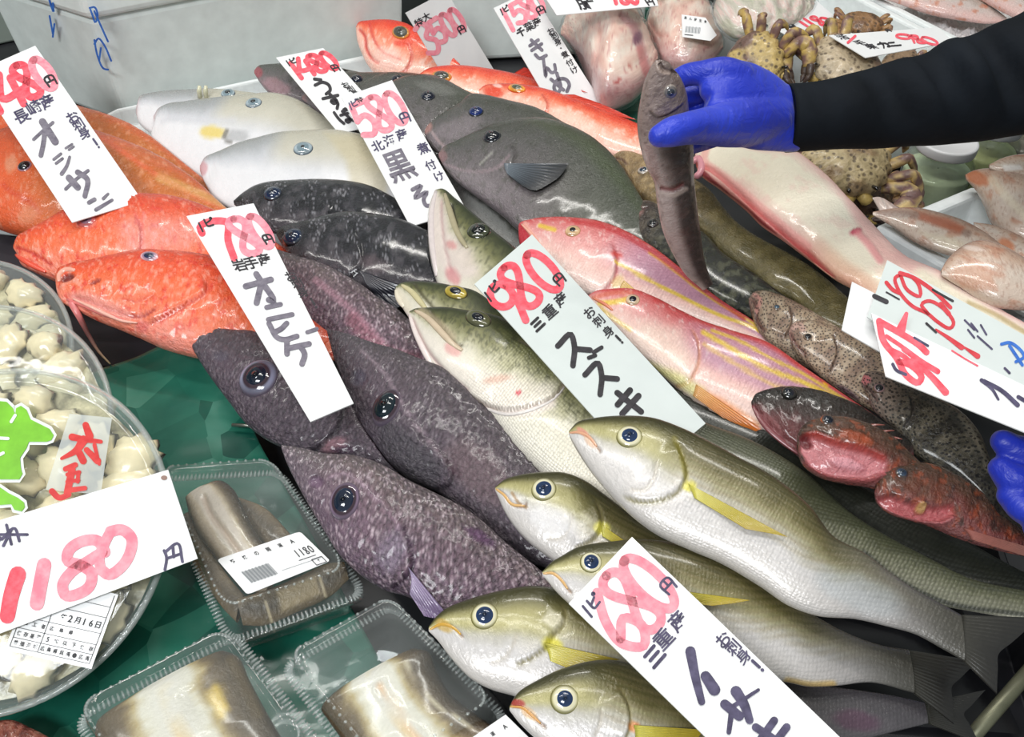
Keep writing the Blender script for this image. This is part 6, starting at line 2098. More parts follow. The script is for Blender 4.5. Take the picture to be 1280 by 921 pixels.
for b in (0.2, 0.34, 0.55, 0.7, 0.83, 0.95):
    sf.stroke(PRINT, [lp(0.04, b), lp(0.96, b)], 0.7)
for a in (0.04, 0.36, 0.96):
    sf.stroke(PRINT, [lp(a, 0.05), lp(a, 0.95)], 0.7)
for i, ch in enumerate('年2月16日'):
    sf.put(PRINT, ch, lp(0.5 + i * 0.08 + (0.0 if i < 3 else 0.0), 0.45), 8, 9, 1, xh, yh, True)
for i, ch in enumerate('保存基準'):
    sf.put(PRINT, ch, lp(0.09 + i * 0.075, 0.765), 5.5, 6.5, 1, xh, yh, True)
for i, ch in enumerate('5℃以下保存'):
    sf.put(PRINT, ch, lp(0.42 + i * 0.1, 0.765), 5.5, 6.5, 1, xh, yh, True)
for i, ch in enumerate('養殖海域'):
    sf.put(PRINT, ch, lp(0.09 + i * 0.075, 0.89), 5.5, 6.5, 1, xh, yh, True)
for i, ch in enumerate('広島県呉湾・広湾'):
    sf.put(PRINT, ch, lp(0.4 + i * 0.074, 0.89), 5.5, 6.5, 1, xh, yh, True)
for i, ch in enumerate('広島県'):
    sf.put(PRINT, ch, lp(0.42 + i * 0.11, 0.62), 5.5, 6, 1, xh, yh, True)
for i, ch in enumerate('加工者'):
    sf.put(PRINT, ch, lp(0.12 + i * 0.1, 0.62), 5.5, 6, 1, xh, yh, True)
sf.finish(lab, {PRINT: 'printed_text'})
# 1180 card
qq = [(-44, 663), (210, 587), (247, 698), (-30, 803)]
pn = fr3.n
po = fr3(0, 0, 0.0165)
sf = Surf(po, pn, 0.0004)
cd_ = empty('price_card', sf.pt(100, 690), 'large white card reading 1180 in pink, on the front oyster pack', 'price card', 'handwritten price cards')
slab('card_board', [sf.pt(*p) for p in qq], sf.n, 0.0009, PAPER, cd_)
sf.stroke(RED, [(22, 718), (14, 744), (9, 770)], 21, 19)
sf.stroke(PINK, [(55, 706), (50, 732), (46, 754)], 18, 18)
sf.stroke(PINK, [(131, 690), (122, 676), (104, 676), (86, 688), (84, 700), (100, 706), (114, 716), (112, 732), (98, 742), (82, 744), (78, 732), (88, 716), (112, 700), (128, 690)], 14)
sf.stroke(PINK, [(138, 664), (152, 662), (164, 672), (162, 692), (150, 710), (136, 718), (126, 712)], 14)
sf.stroke(PINK, [(138, 664), (130, 680), (124, 698), (126, 712)], 13)
for st in ([(206, 712), (208, 696), (205, 688)], [(206, 690), (222, 679), (228, 702)], [(208, 698), (226, 692)], [(216, 684), (217, 696)]):
    sf.stroke(VIOLET, st, 3.6)
for st in ([(0, 668), (34, 668)], [(2, 674), (18, 660), (24, 676)], [(8, 656), (14, 680)], [(14, 662), (4, 682)], [(-4, 680), (0, 672)]):
    sf.stroke(VIOLET, st, 3.6)
sf.poly(simple('punch_hole', (150, 120, 110), 0.6), [(205 + 4 * math.cos(a), 597 + 3 * math.sin(a)) for a in np.linspace(0, 6.28, 12)[:-1]])
sf.finish(cd_, NM)

# ---- eel packs
EELM = attr_mat('eel_fillet', 0.22, 0.6, 120, 0.12, 0.2)


def c_eel(t, v, A, B, near):
    n = fbm(A * 1.0, B * 1.0)
    w = np.abs(v - 0.47) * 2 + 0.25 * (n - 0.5)
    c = ramp(w, [(0, (230, 220, 200)), (0.06, (230, 224, 214)), (0.34, (228, 222, 206)), (0.46, (186, 164, 114)), (0.6, (104, 84, 54)), (1, (62, 50, 36))])
    c = mixc(c, (232, 190, 120), np.exp(-((v - 0.47) / 0.035) ** 2) * sstep(0.3, 0.6, t) * 0.7)
    return c


def c_eel_dark(t, v, A, B, near):
    n = fbm(A * 1.4, B * 1.4)
    return ramp(v + 0.4 * (n - 0.5), [(0, (118, 98, 72)), (0.5, (84, 70, 54)), (1, (128, 108, 80))])


def c_eel_pink(t, v, A, B, near):
    c = c_eel(t, v, A, B, near)
    return mixc(c, (232, 214, 200), 0.75 * (1 - sstep(0.45, 0.9, np.abs(v - 0.42) * 2)))


SP['eel'] = S(c_eel, fish_mat('eel_flesh', 0.3, 0, 0, 0.2, 6, 0.08, 0.25, 0, 0.6, glint=0.2))
SP['eelp'] = S(c_eel_pink, fish_mat('eel_flesh_pink', 0.3, 0, 0, 0.2, 6, 0.08, 0.25, 0, 0.6, glint=0.2))
SP['eeld'] = S(c_eel_dark, fish_mat('eel_skin', 0.3, 0, 0, 0.3, 6, 0.15, 0.2, 0, 0.7, glint=0.4))


def rrect(a, b, r, n=8):
    """rounded rectangle outline, half sizes a, b"""
    p = []
    for cx, cy, a0 in ((a - r, b - r, 0), (-a + r, b - r, 90), (-a + r, -b + r, 180), (a - r, -b + r, 270)):
        for i in range(n + 1):
            t = math.radians(a0 + 90 * i / n)
            p.append((cx + r * math.cos(t), cy + r * math.sin(t)))
    return p


def eel_pack(label, quad, z, h, group='clear packs of opened eel'):
    """quad: rim corners TL, TR, BR, BL in photograph points; z rim height; h lid height above it"""
    q = [P(x, y, z) for x, y in quad]
    root = empty('eel_pack', sum(q) / 4 * [1, 1, 0], label, 'eel pack', group)

    def ring(sc, zz, rr):
        out = []
        for (a, b) in rrect(1, 1, rr):
            a2, b2 = a * sc, b * sc
            u, w = (a2 + 1) / 2, (b2 + 1) / 2
            p = (q[3] * (1 - u) + q[2] * u) * (1 - w) + (q[0] * (1 - u) + q[1] * u) * w
            out.append((p[0], p[1], zz))
        return np.array(out)
    m = MB()
    m.grid(np.array([ring(0.86, z - 0.026, 0.2), ring(0.92, z - 0.006, 0.2), ring(0.93, z, 0.2), ring(1.0, z, 0.16), ring(1.0, z + 0.002, 0.16)]), True)
    m.f.append(tuple(range(35, -1, -1)))
    m.build('tray', CLEAR, root)
    m = MB()
    m.grid(np.array([ring(0.995, z + 0.003, 0.16), ring(0.93, z + 0.0035, 0.2), ring(0.91, z + 0.008, 0.2), ring(0.86, z + h, 0.22), ring(0.83, z + h + 0.002, 0.24), ring(0.79, z + h - 0.002, 0.24), ring(0.76, z + h - 0.002, 0.24)]), True)
    m.f.append(tuple(6 * 36 + j for j in range(36)))
    m.build('lid', CLEAR, root)
    # pressed ridges along the rim
    m = MB()
    rg = ring(0.965, z + 0.0045, 0.18)
    for i in range(len(rg)):
        a, b = rg[i], rg[(i + 1) % len(rg)]
        L_ = np.linalg.norm(b - a)
        k = max(1, int(L_ / 0.0032))
        d = nrm(b - a)
        nn = np.cross(d, (0, 0, 1))
        for j in range(k):
            p = a + (b - a) * (j + 0.5) / k
            m.tube([p - nn * 0.003, p, p + nn * 0.003], [0.0007, 0.001, 0.0007], 5)
    m.build('ridged_rim', CLEAR_RIM, root)
    m = MB()
    rg = ring(0.84, z + h + 0.001, 0.23)
    for i in range(len(rg)):
        a, b = rg[i], rg[(i + 1) % len(rg)]
        k = max(1, int(np.linalg.norm(b - a) / 0.006))
        for j in range(k):
            p = a + (b - a) * (j + 0.5) / k
            m.tube([p + (0, 0, -0.001), p, p + (0, 0, 0.001)], [0.0006, 0.0012, 0.0006], 6)
    m.build('beaded_edge', CLEAR_RIM, root)
    return root, q


pk1, q1 = eel_pack('clear eel pack with the barcode label, nearest the grenadiers', [(196, 600), (352, 592), (462, 748), (286, 812)], 0.046, 0.03)
pk2, q2 = eel_pack('clear eel pack at the bottom edge beside the oyster pack', [(92, 902), (298, 794), (418, 952), (215, 1090)], 0.046, 0.03)
pk3, q3 = eel_pack('clear eel pack at the bottom edge touching the front grunts', [(350, 838), (492, 757), (640, 905), (484, 1010)], 0.046, 0.03)

ef = dict(nt=110, nr=64, part='flesh')
f = Fish('eel_fillet', 'pale folded eel fillet at the top of the labelled pack', 'eel fillet', 'opened eel fillets', SP['eelp'],
         [(262, 606), (276, 602), (292, 612), (304, 634), (318, 662), (336, 690), (352, 712)], [(232, 624), (236, 640), (246, 664), (262, 688), (282, 712), (306, 734), (330, 746)], (0.06, 0.055), 5, 0.24, 0.16,
         feats=[('groove', [(252, 614), (262, 640), (286, 672), (310, 706)], 3, 0.003, (200, 170, 150), 0.5)], **ef)
f = Fish('eel_fillet', 'dark-skinned eel piece at the front edge of the labelled pack', 'eel fillet', 'opened eel fillets', SP['eeld'],
         [(296, 748), (330, 738), (370, 722), (410, 704), (430, 702)], [(304, 782), (330, 782), (370, 766), (415, 744), (436, 724)], (0.052, 0.052), 30, 0.22, 0.2,
         feats=[('poly', [(345, 738), (395, 718), (402, 742), (352, 766)], (206, 182, 140), 0.7, 5), ('line', [(332, 752), (340, 778)], 2, (226, 206, 170), 0.8), ('line', [(400, 722), (407, 745)], 2, (226, 206, 170), 0.8)], **ef)
f = Fish('eel_fillet', 'dark eel strip along the left wall of the labelled pack', 'eel fillet', 'opened eel fillets', SP['eeld'],
         [(238, 640), (252, 668), (272, 700), (292, 728), (306, 744)], [(222, 652), (234, 690), (254, 726), (280, 762), (296, 778)], (0.05, 0.05), 15, 0.25, 0.2, **ef)
f = Fish('eel_fillet', 'dark eel strip along the right wall of the labelled pack', 'eel fillet', 'opened eel fillets', SP['eeld'],
         [(300, 622), (330, 634), (360, 664), (392, 704)], [(296, 640), (316, 664), (344, 694), (372, 712)], (0.05, 0.05), 15, 0.25, 0.2, **ef)
f = Fish('eel_fillet', 'white eel fillet with a yellow patch in the bottom-edge pack by the oysters', 'eel fillet', 'opened eel fillets', SP['eel'],
         [(282, 815), (298, 822), (312, 850), (330, 884), (356, 930), (380, 980)], [(140, 892), (122, 904), (120, 925), (130, 955), (150, 990), (176, 1030)], (0.057, 0.057), 4, 0.12, 0.1,
         feats=[('groove', [(228, 858), (240, 890), (252, 925)], 3, 0.003, (206, 200, 190), 0.5), ('blob', (273, 875), 12, 26, -14, (226, 190, 70), 0.85), ('line', [(290, 826), (304, 850), (322, 890)], 9, (104, 84, 50), 0.7)], **ef)
f = Fish('eel_fillet', 'white eel fillet with an orange seam in the pack beside the front grunts', 'eel fillet', 'opened eel fillets', SP['eel'],
         [(522, 812), (536, 816), (546, 838), (562, 866), (590, 890), (625, 915), (650, 940)], [(410, 876), (402, 886), (410, 900), (424, 920), (440, 950), (460, 985), (480, 1010)], (0.057, 0.057), 4, 0.14, 0.1,
         feats=[('groove', [(470, 850), (490, 876), (510, 905), (530, 930)], 3, 0.003, (232, 180, 130), 0.7), ('line', [(508, 826), (520, 850), (540, 876), (570, 896), (600, 915)], 2, (226, 214, 186), 0.8)], **ef)

# labels on packs
PL = 0.0465 + 0.03
sf = Surf(P(340, 703, PL + 0.0015), (0, 0, 1), 0.0004)
lab = empty('label', sf.pt(342, 703), 'white barcode label reading 1180 on the clear eel pack', 'label')
ql = [(271, 699), (375, 664), (413, 701), (309, 743)]
rq = []
for i in range(4):
    a, b, c = np.array(ql[i - 1], float), np.array(ql[i], float), np.array(ql[(i + 1) % 4], float)
    rq += [tuple(b + (a - b) * 0.05), tuple(b + ((a - b) * 0.014 + (c - b) * 0.014)), tuple(b + (c - b) * 0.05)]
slab('label_paper', [sf.pt(*p) for p in rq], sf.n, 0.0004, PAPER, lab)
X, Y, O_ = np.array((104, -35.0)), np.array((38, 40.0)), np.array((271, 699.0))
xh, yh = nrm(X), nrm(Y)
for i, ch in enumerate('軽焼の開運A'):
    sf.put(PRINT, ch, lp(0.13 + i * 0.142, 0.17), 5, 6, 1, xh, yh, True)
for i in range(24):
    a = 0.12 + i * 0.0135
    sf.stroke(PRINT_L, [lp(a, 0.5), lp(a, 0.82)], 0.6 + 0.9 * ((i * 7) % 3 == 0))
for i, ch in enumerate('1180'):
    sf.put(PRINT, ch, lp(0.78 + i * 0.055, 0.5), 5, 10, 1.2, xh, yh)
sf.stroke(PRINT, [lp(0.74, 0.68), lp(0.94, 0.68)], 0.8)
sf.stroke(PRINT_L, [lp(0.5, 0.78), lp(0.97, 0.78)], 0.5)
rb = [lp(0.86, 0.76), lp(0.98, 0.76), lp(0.98, 0.93), lp(0.86, 0.93), lp(0.86, 0.76)]
for a, b in zip(rb[:-1], rb[1:]):
    sf.stroke(PRINT, [a, b], 0.9)
sf.put(PRINT, 'g', lp(0.92, 0.84), 4, 4, 1, xh, yh, True)
sf.finish(lab, NM)
sf = Surf(P(620, 915, PL + 0.001), (0, 0, 1), 0.0004)
lab = empty('label', sf.pt(630, 915), 'corner of a white label on the pack beside the front grunts', 'label')
slab('label_paper', [sf.pt(*p) for p in [(588, 923), (632, 893), (690, 950), (640, 985)]], sf.n, 0.0004, PAPER, lab)
sf.put(PRINT, 'A', (631, 908), 5, 6, 1, nrm((44, -30)), nrm((50, 56)), True)
sf.put(PRINT, '運', (616, 917), 5, 6, 1, nrm((44, -30)), nrm((50, 56)), True)
sf.finish(lab, NM)

# reddish scrap at the bottom left corner
f = Fish('shellfish_foot', 'dark red scrap of shellfish at the bottom left corner', 'shellfish', None, S(lambda t, v, A, B, near: ramp(fbm(A * 1.5, B * 1.5), [(0.3, (92, 40, 34)), (0.6, (150, 80, 66)), (0.8, (190, 140, 120))]), SP['scorp']['mat'], (0.004, 1.2)),
         [(-30, 912), (-5, 902), (15, 900), (40, 910), (70, 926)], [(-30, 940), (0, 960), (30, 970), (60, 960), (72, 940)], (0.03, 0.03), 10, 0.2, 0.2, nt=70, nr=48, part='flesh')

# steel bits
m = MB()
a, b = P(290, 531, 0.036), P(332, 533, 0.036)
m.tube([a, (a + b) / 2, b], 0.0016, 10)
tag(m.build('steel_pin', STEEL, None, True, a), 'thin steel pin under the jaw of the grey grenadier', 'pin')
m = MB()
a, b = P(1185, 955, 0.05), P(1320, 800, 0.06)
m.tube([a, (a + b) / 2, b], 0.0048, 14)
tag(m.build('tray_handle', simple('dull_metal_rod', (128, 128, 106), 0.4, 0.1, 60, Metallic=0.6), None, True, a), 'dull metal rod at the lower right corner', 'rod')
m = MB()
# ------------------------------------------------------------------ back right: livers, crabs, jars, squid, ice
def c_liver(t, v, A, B, near):
    n = fbm(A * 0.7, B * 0.7)
    c = ramp(n, [(0.3, (236, 186, 170)), (0.5, (248, 212, 196)), (0.72, (252, 232, 218))])
    vein = np.abs(fbm(A * 0.9 + 4, B * 0.9) - 0.5)
    c = mixc(c, (190, 96, 96), (1 - sstep(0.0, 0.03, vein)) * 0.55)
    return mixc(c, (170, 110, 120), (1 - sstep(0.0, 0.14, v)) * 0.5)


def c_dish(t, v, A, B, near):
    n = fbm(A * 1.1, B * 1.1)
    return ramp(n, [(0.3, (196, 190, 168)), (0.5, (226, 212, 200)), (0.62, (236, 200, 190)), (0.75, (240, 228, 220))])


SP['liver'] = S(c_liver, fish_mat('liver_flesh', 0.3, 0, 0, 0.2, 5, 0.08, 0.3, 0, 0.5, glint=0.2), (0.012, 0.35))
SP['dish'] = S(c_dish, fish_mat('pale_offal', 0.3, 0, 0, 0.3, 5, 0.1, 0.3, 0, 0.5, glint=0.4), (0.014, 0.6))


def wrapped(label, sp, D, V, z, feats=(), k=0.24):
    f = Fish('liver_pack', label, 'wrapped liver', 'film-wrapped livers at the back', SP[sp], D, V, z, 8, k, 0.14, nt=120, nr=80, part='liver', feats=feats)
    Dn, Vn = np.array(D, float), np.array(V, float)
    cen = (Dn.mean(0) + Vn.mean(0)) / 2
    g = Fish('film_tmp', label, 'x', None, SP['dish'], cen + (Dn - cen) * 1.04, cen + (Vn - cen) * 1.04, z, 8, k + 0.035, 0.17, nt=80, nr=60, part='cling_film')
    d = Vector(g.root.location) - Vector(f.root.location)
    b = g.body
    b.parent = f.root
    b.location = d
    b.data.materials.clear()
    b.data.materials.append(FILM)
    bpy.data.objects.remove(g.root)
    return f, g


l1, fl1 = wrapped('film-wrapped pink liver right of the 1580 card', 'liver', [(701, 37), (708, 26), (722, 18), (750, 11), (778, 13), (797, 28), (812, 50), (822, 68)],
                  [(701, 42), (715, 56), (726, 76), (738, 106), (757, 132), (785, 125), (806, 108), (822, 76)], (0.066, 0.066),
                  [('groove', [(752, 28), (750, 50), (744, 72), (740, 84)], 4, 0.004, (206, 140, 130), 0.4), ('blob', (744, 72), 10, 8, -20, (232, 170, 158), 0.7, 0.002), ('line', [(780, 20), (794, 38), (802, 60), (808, 88)], 6, (178, 100, 112), 0.6),
                   ('blob', (797, 46), 6, 9, 30, (110, 50, 84), 0.8), ('blob', (772, 101), 6, 3, -30, (176, 50, 44), 0.9), ('blob', (786, 82), 5, 2, -20, (190, 90, 80), 0.7), ('line', [(800, 60), (808, 90)], 5, (226, 120, 116), 0.5)])
l2, fl2 = wrapped('film-wrapped liver with a white barcode label, behind the gloved hand', 'liver', [(808, 28), (815, 14), (828, 6), (850, 2), (880, 9), (893, 28), (904, 52)],
                  [(808, 34), (814, 50), (821, 66), (832, 82), (860, 88), (888, 76), (904, 58)], (0.07, 0.07),
                  [('groove', [(812, 22), (824, 40), (838, 42)], 3, 0.004, (196, 110, 100), 0.6), ('groove', [(806, 34), (818, 48)], 3, 0.003, (190, 100, 96), 0.6)])
p, nn = fl2.hit(870, 34)
sf = Surf(p + np.array((0, -0.002, 0.003)), nrm(nn + (0, 0, 0.6)), 0.0004)
lab = empty('label', p, 'white barcode label on the wrapped liver behind the hand', 'label')
slab('label_paper', [sf.pt(*q) for q in [(852, 18), (882, 22), (896, 44), (888, 51), (853, 46)]], sf.n, 0.0004, PAPER, lab)
for i in range(14):
    sf.stroke(PRINT_L, [(858 + i * 1.35, 33 + i * 0.12), (857 + i * 1.35, 40 + i * 0.12)], 0.5 + 0.5 * ((i * 5) % 3 == 0))
for i, ch in enumerate('あん肝生食'):
    sf.put(PRINT, ch, (857 + i * 6.2, 22 + i * 1.2), 3.4, 3.6, 1, (1, 0.15), (-0.1, 1), True)
sf.stroke(PRINT, [(856, 43), (866, 44)], 0.9)
sf.finish(lab, NM)
wrapped('clear bag of pale offal behind the speckled crab', 'dish', [(892, 8), (900, -6), (930, -16), (965, -18), (1000, -10), (1020, 2)], [(892, 16), (900, 30), (920, 44), (950, 46), (990, 34), (1020, 10)], (0.13, 0.13), (), 0.2)

# ---- crab tray and ice tray: white foam, shared long rim at the right
zr = 0.1
r0, r1 = P(1088, -2, zr), P(1186, 48, zr)
rd = nrm(r1 - r0)
pr = np.array((-rd[1], rd[0], 0))
if pr[0] < 0:
    pr = -pr
nr_, fr_ = r0 + rd * 0.27 - pr * 0.003, r0 - rd * 0.12 - pr * 0.003
nl, fl = nr_ - pr * 0.185, fr_ - pr * 0.185
open_tray('foam_tray', 'white foam tray holding the speckled crabs', 'foam tray', [(p[0], p[1], 0) for p in (nl, nr_, fr_, fl)], 0.0, zr, 0.014, STYRO, 'white foam trays')
a0, a1 = r0 + rd * 0.35 + pr * 0.003, r0 - rd * 0.25 + pr * 0.003
b0, b1 = a0 + pr * 0.5, a1 + pr * 0.5
open_tray('foam_tray', 'white foam tray filled with ice at the upper right corner', 'foam tray', [(a0[0], a0[1], 0), (b0[0], b0[1], 0), (b1[0], b1[1], 0), (a1[0], a1[1], 0)], 0.0, zr, 0.014, STYRO, 'white foam trays')
ICE = simple('crushed_ice', (244, 240, 240), 0.25, 0.03, 60, 0.6, Transmission_Weight=0.15)
n = 110
g = np.zeros((n, n, 3))
ii, jj = np.meshgrid(np.linspace(0, 1, n), np.linspace(0, 1, n), indexing='ij')
pp = (a0 + rd * -0.02 + pr * 0.018)[None, None, :] + (-rd * 0.55)[None, None, :] * ii[..., None] + (pr * 0.46)[None, None, :] * jj[..., None]
hz = 0.066 + 0.02 * np.abs(fbm(pp[..., 0] * 60, pp[..., 1] * 60, 3) - 0.5) * 2 + 0.012 * fbm(pp[..., 0] * 14, pp[..., 1] * 14, 3)
g[..., :2] = pp[..., :2]
g[..., 2] = hz
m = MB()
m.grid(g)
o = m.build('crushed_ice', ICE, None, False, a0)
tag(o, 'crushed ice in the tray at the upper right corner', 'ice', None, 'stuff')


def c_tail(t, v, A, B, near):
    n = fbm(A * 1.2, B * 1.2)
    c = ramp(v + 0.3 * (n - 0.5), [(0, (214, 176, 170)), (0.4, (206, 190, 184)), (0.7, (176, 160, 150)), (1, (150, 138, 126))])
    return mixc(c, (196, 120, 92), sstep(0.55, 0.68, fbm(A * 0.9 + 2, B * 0.9)) * 0.7)


SP['tail'] = S(c_tail, fish_mat('iced_fish_skin', 0.3, 0.1, 0.2, 0.2, 8, 0.12, 0.25, 0, 0.5, glint=0.3))
Fish('iced_fish', 'grey-pink fish lying on the ice at the top edge', 'fish', 'fish on the ice', SP['tail'], [(1090, -20), (1130, -20), (1170, -14), (1210, -4), (1240, 10), (1258, 22)], [(1092, -6), (1125, 4), (1160, 16), (1200, 24), (1235, 29), (1258, 27)], (0.112, 0.104), 10, 0.18, 0.12, nt=110, nr=60)
Fish('iced_fish', 'silvery fish on the ice in the very corner above the sleeve', 'fish', 'fish on the ice', SP['tail'], [(1190, -30), (1225, -26), (1262, -16), (1300, 4), (1340, 30)], [(1192, -16), (1220, -4), (1250, 12), (1290, 30), (1340, 44)], (0.122, 0.118), 10, 0.18, 0.12, nt=110, nr=60)

# ---- crabs
CRABM = N('crab_shell')
at = CRABM.n('ShaderNodeAttribute', attribute_name='Col').outputs['Color']
ov = CRABM.obj()
vo = CRABM.n('ShaderNodeTexVoronoi')
vo.inputs['Scale'].default_value = 150
CRABM.l(ov, vo.inputs['Vector'])
nz = CRABM.noise(90, 5, 0.65, ov)
sp_ = CRABM.n('ShaderNodeMapRange', interpolation_type='SMOOTHSTEP')
CRABM.l(vo.outputs['Distance'], sp_.inputs[0])
for i, q in ((1, 0.2), (2, 0.42), (3, 0.75), (4, 0.0)):
    sp_.inputs[i].default_value = q
cc = CRABM.mix(sp_.outputs[0], at, (74, 58, 46))
cs = CRABM.n('ShaderNodeVectorMath', operation='SCALE')
CRABM.l(cc, cs.inputs[0])
CRABM.l(CRABM.math('MULTIPLY_ADD', nz, 1.3, 0.3), cs.inputs['Scale'])
CRABM.l(cs.outputs[0], CRABM.b.inputs['Base Color'])
CRABM.set(Roughness=0.42, Coat_Weight=0.25, Coat_Roughness=0.15)
CRABM.l(CRABM.bump(nz, 0.7, 0.004, CRABM.bump(vo.outputs['Distance'], 0.5, 0.0025)), CRABM.b.inputs['Normal'])
CRABM = CRABM.m
LEGM = attr_mat('crab_leg_shell', 0.5, 0.15, 140, 0.5, 1.0)
TAN, PUR, DKB = (206, 176, 112), (112, 82, 84), (70, 54, 44)


def crab(label, o, face, up, sc, cols, seed, fold=0.0, legcol=TAN, claws=(1, 1), legs=(1, 1, 1, 1, 1, 1, 1, 1)):
    """o: shell centre; face: direction the mouth points; up: shell normal"""
    n_ = nrm(up)
    fy = nrm(np.array(face) - n_ * (np.array(face) @ n_))
    fx = np.cross(fy, n_)
    L = lambda x, y, z: np.array(o) + (fx * x + fy * y + n_ * z) * sc
    root = empty('crab', o, label, 'crab', 'speckled hairy crabs')
    r = np.random.default_rng(seed)
    # shell: domed, toothed margin, flat underside
    nu, nv = 72, 22
    v, c = [], []
    for i in range(nv):
        ph = math.pi * i / (nv - 1)
        for j in range(nu):
            th = 2 * math.pi * j / nu
            rad = 1.0 + 0.05 * math.sin(th * 14) * (1 if math.sin(th) > -0.3 else 0.3) + 0.05 * math.cos(3 * th + 1.5)
            s_ = math.sin(ph) ** 0.7 * rad
            x, y = s_ * math.cos(th) * 1.08, s_ * math.sin(th) * 0.92
            z = math.cos(ph)
            z = z * 0.42 if z > 0 else z * 0.26
            lum = fbm(np.array([x * 2.2 + seed]), np.array([y * 2.2]))[0]
            z += 0.09 * (lum - 0.5) * (1 if math.cos(ph) > 0 else 0.3)
            v.append(L(x * 0.05, y * 0.05, z * 0.05))
            k = sstep(0.5, 0.65, lum)
            base = np.array(cols[0]) * (1 - k) + np.array(cols[1]) * k
            if math.cos(ph) < -0.1:
                base = np.array((206, 184, 128))
            c.append(base)
    mk('carapace', v, grid_faces(nv, nu, True), CRABM, root, True, lin(np.array(c)))
    # mouth plates under the front edge
    m = MB()
    for q in (-0.012, 0.012):
        m.tube([L(q * 0.4, 0.043, -0.006), L(q, 0.048, -0.010), L(q * 1.1, 0.043, -0.016)], [0.006 * sc, 0.008 * sc, 0.005 * sc], 10)
    mk('mouthparts', m.v, m.f, LEGM, root, True, np.tile(lin((214, 184, 110)), (len(m.v), 1)))
    for q in (-0.014, 0.014):
        m = MB()
        m.tube([L(q, 0.040, 0.006), L(q * 1.15, 0.049, 0.010), L(q * 1.2, 0.052, 0.011)], [0.0018 * sc, 0.0026 * sc, 0.0018 * sc], 8)
        mk('eye', m.v, m.f, EYE, root, True, np.tile(lin((30, 24, 22)), (len(m.v), 1)))

    def limb(name, pts, rad, cset, flat=0.75, par=root):
        m = MB()
        # segments: each tapers between joints, a little swollen at the joints
        P3 = [L(*p) for p in pts]
        path, rr = [], []
        for i in range(len(P3) - 1):
            for t in np.linspace(0, 1, 7, endpoint=(i == len(P3) - 2)):
                path.append(P3[i] * (1 - t) + P3[i + 1] * t)
                sw = 1 + 0.1 * math.sin(math.pi * min(1, t * 1.1)) - (0.3 if t < 0.05 and i > 0 else 0)
                rr.append((rad[i] * (1 - t) + rad[i + 1] * t) * sw * sc)
        m.tube(path, rr, 12, None, True, flat, n_)
        vv = np.array(m.v)
        f_ = fbm(vv[:, 0] * 160 + seed, vv[:, 1] * 160 + vv[:, 2] * 120)
        cc_ = mixc(np.tile(np.array(cset[0], float), (len(vv), 1)), cset[1], sstep(0.44, 0.6, f_) * 0.9)
        return mk(name, vv, m.f, LEGM, par, True, lin(cc_))
    k = 0
    for s_ in (-1, 1):
        for i in range(4):
            if not legs[k]:
                k += 1
                continue
            k += 1
            y0 = 0.022 - i * 0.017
            dy = (0.016, 0.0, -0.02, -0.04)[i]
            ln = (0.05, 0.056, 0.056, 0.048)[i] * (1 - 0.25 * fold)
            jz = r.uniform(-0.004, 0.004)
            limb('leg', [(s_ * 0.042, y0, -0.008), (s_ * (0.044 + ln * 0.55), y0 + dy * 0.5, 0.012 * (1 - fold) + jz + 0.004), (s_ * (0.044 + ln * (1.0 - 0.55 * fold)), y0 + dy + 0.012 * fold, 0.004 - 0.016 * (1 - fold) + jz),
                         (s_ * (0.044 + ln * (1.25 - 1.1 * fold)), y0 + dy * 1.3 + 0.02 * fold, -0.022 + jz)], [0.0062, 0.0074, 0.0058, 0.0012], (legcol, PUR), 0.62)
        if claws[0 if s_ < 0 else 1]:
            limb('claw', [(s_ * 0.036, 0.032, -0.010), (s_ * 0.062, 0.044, 0.0), (s_ * 0.060, 0.062, -0.004), (s_ * 0.034, 0.074, -0.010)], [0.007, 0.009, 0.0125, 0.008], (legcol, PUR), 0.7)
            cl = [c_ for c_ in root.children if c_.name.startswith('claw')][-1]
            limb('claw_finger', [(s_ * 0.038, 0.076, -0.007), (s_ * 0.022, 0.083, -0.009), (s_ * 0.010, 0.078, -0.012)], [0.0065, 0.005, 0.001], (DKB, (60, 44, 40)), 0.8, cl)
            limb('claw_finger', [(s_ * 0.036, 0.069, -0.012), (s_ * 0.022, 0.073, -0.015), (s_ * 0.011, 0.074, -0.014)], [0.0065, 0.005, 0.001], (DKB, (60, 44, 40)), 0.8, cl)
    return root


crab('speckled crab with pale spotted shell just right of the glove, under the 980 card', P(1060, 84, 0.134), (-0.9, -0.45, -0.2), (0.1, -0.35, 1), 0.92, ((190, 172, 144), (140, 114, 94)), 1, 0.6, (186, 158, 94))
crab('yellowish crab lying belly up behind the blue glove', P(940, 84, 0.132), (0.75, -0.5, -0.15), (-0.35, -0.55, 0.6), 0.8, ((190, 164, 104), (112, 86, 76)), 2, 0.55, (192, 162, 92))
crab('crab facing outward below the black sleeve, mouth toward the pale fish', P(1058, 206, 0.105), (0.12, -1, -0.35), (0.0, -0.25, 1), 0.92, ((200, 180, 138), (160, 134, 100)), 3, 0.35, (206, 178, 120))
crab('small brown crab at the back of the tray by its white wall', P(1078, 30, 0.126), (-0.2, -1, 0), (0, -0.2, 1), 0.5, ((150, 112, 76), (116, 84, 62)), 4, 0.7, (160, 122, 80))
crab('brown crab half hidden between the 980 card and the sleeve', P(1128, 80, 0.09), (0.6, -0.8, 0), (0, -0.2, 1), 0.55, ((160, 132, 104), (120, 92, 74)), 5, 0.8, (170, 136, 96))
crab('dark crab low in the shade beside the first glass jar', P(1070, 240, 0.05), (0.5, -0.8, 0), (0.1, -0.1, 1), 0.85, ((130, 100, 76), (90, 66, 54)), 6, 0.2, (170, 136, 92))


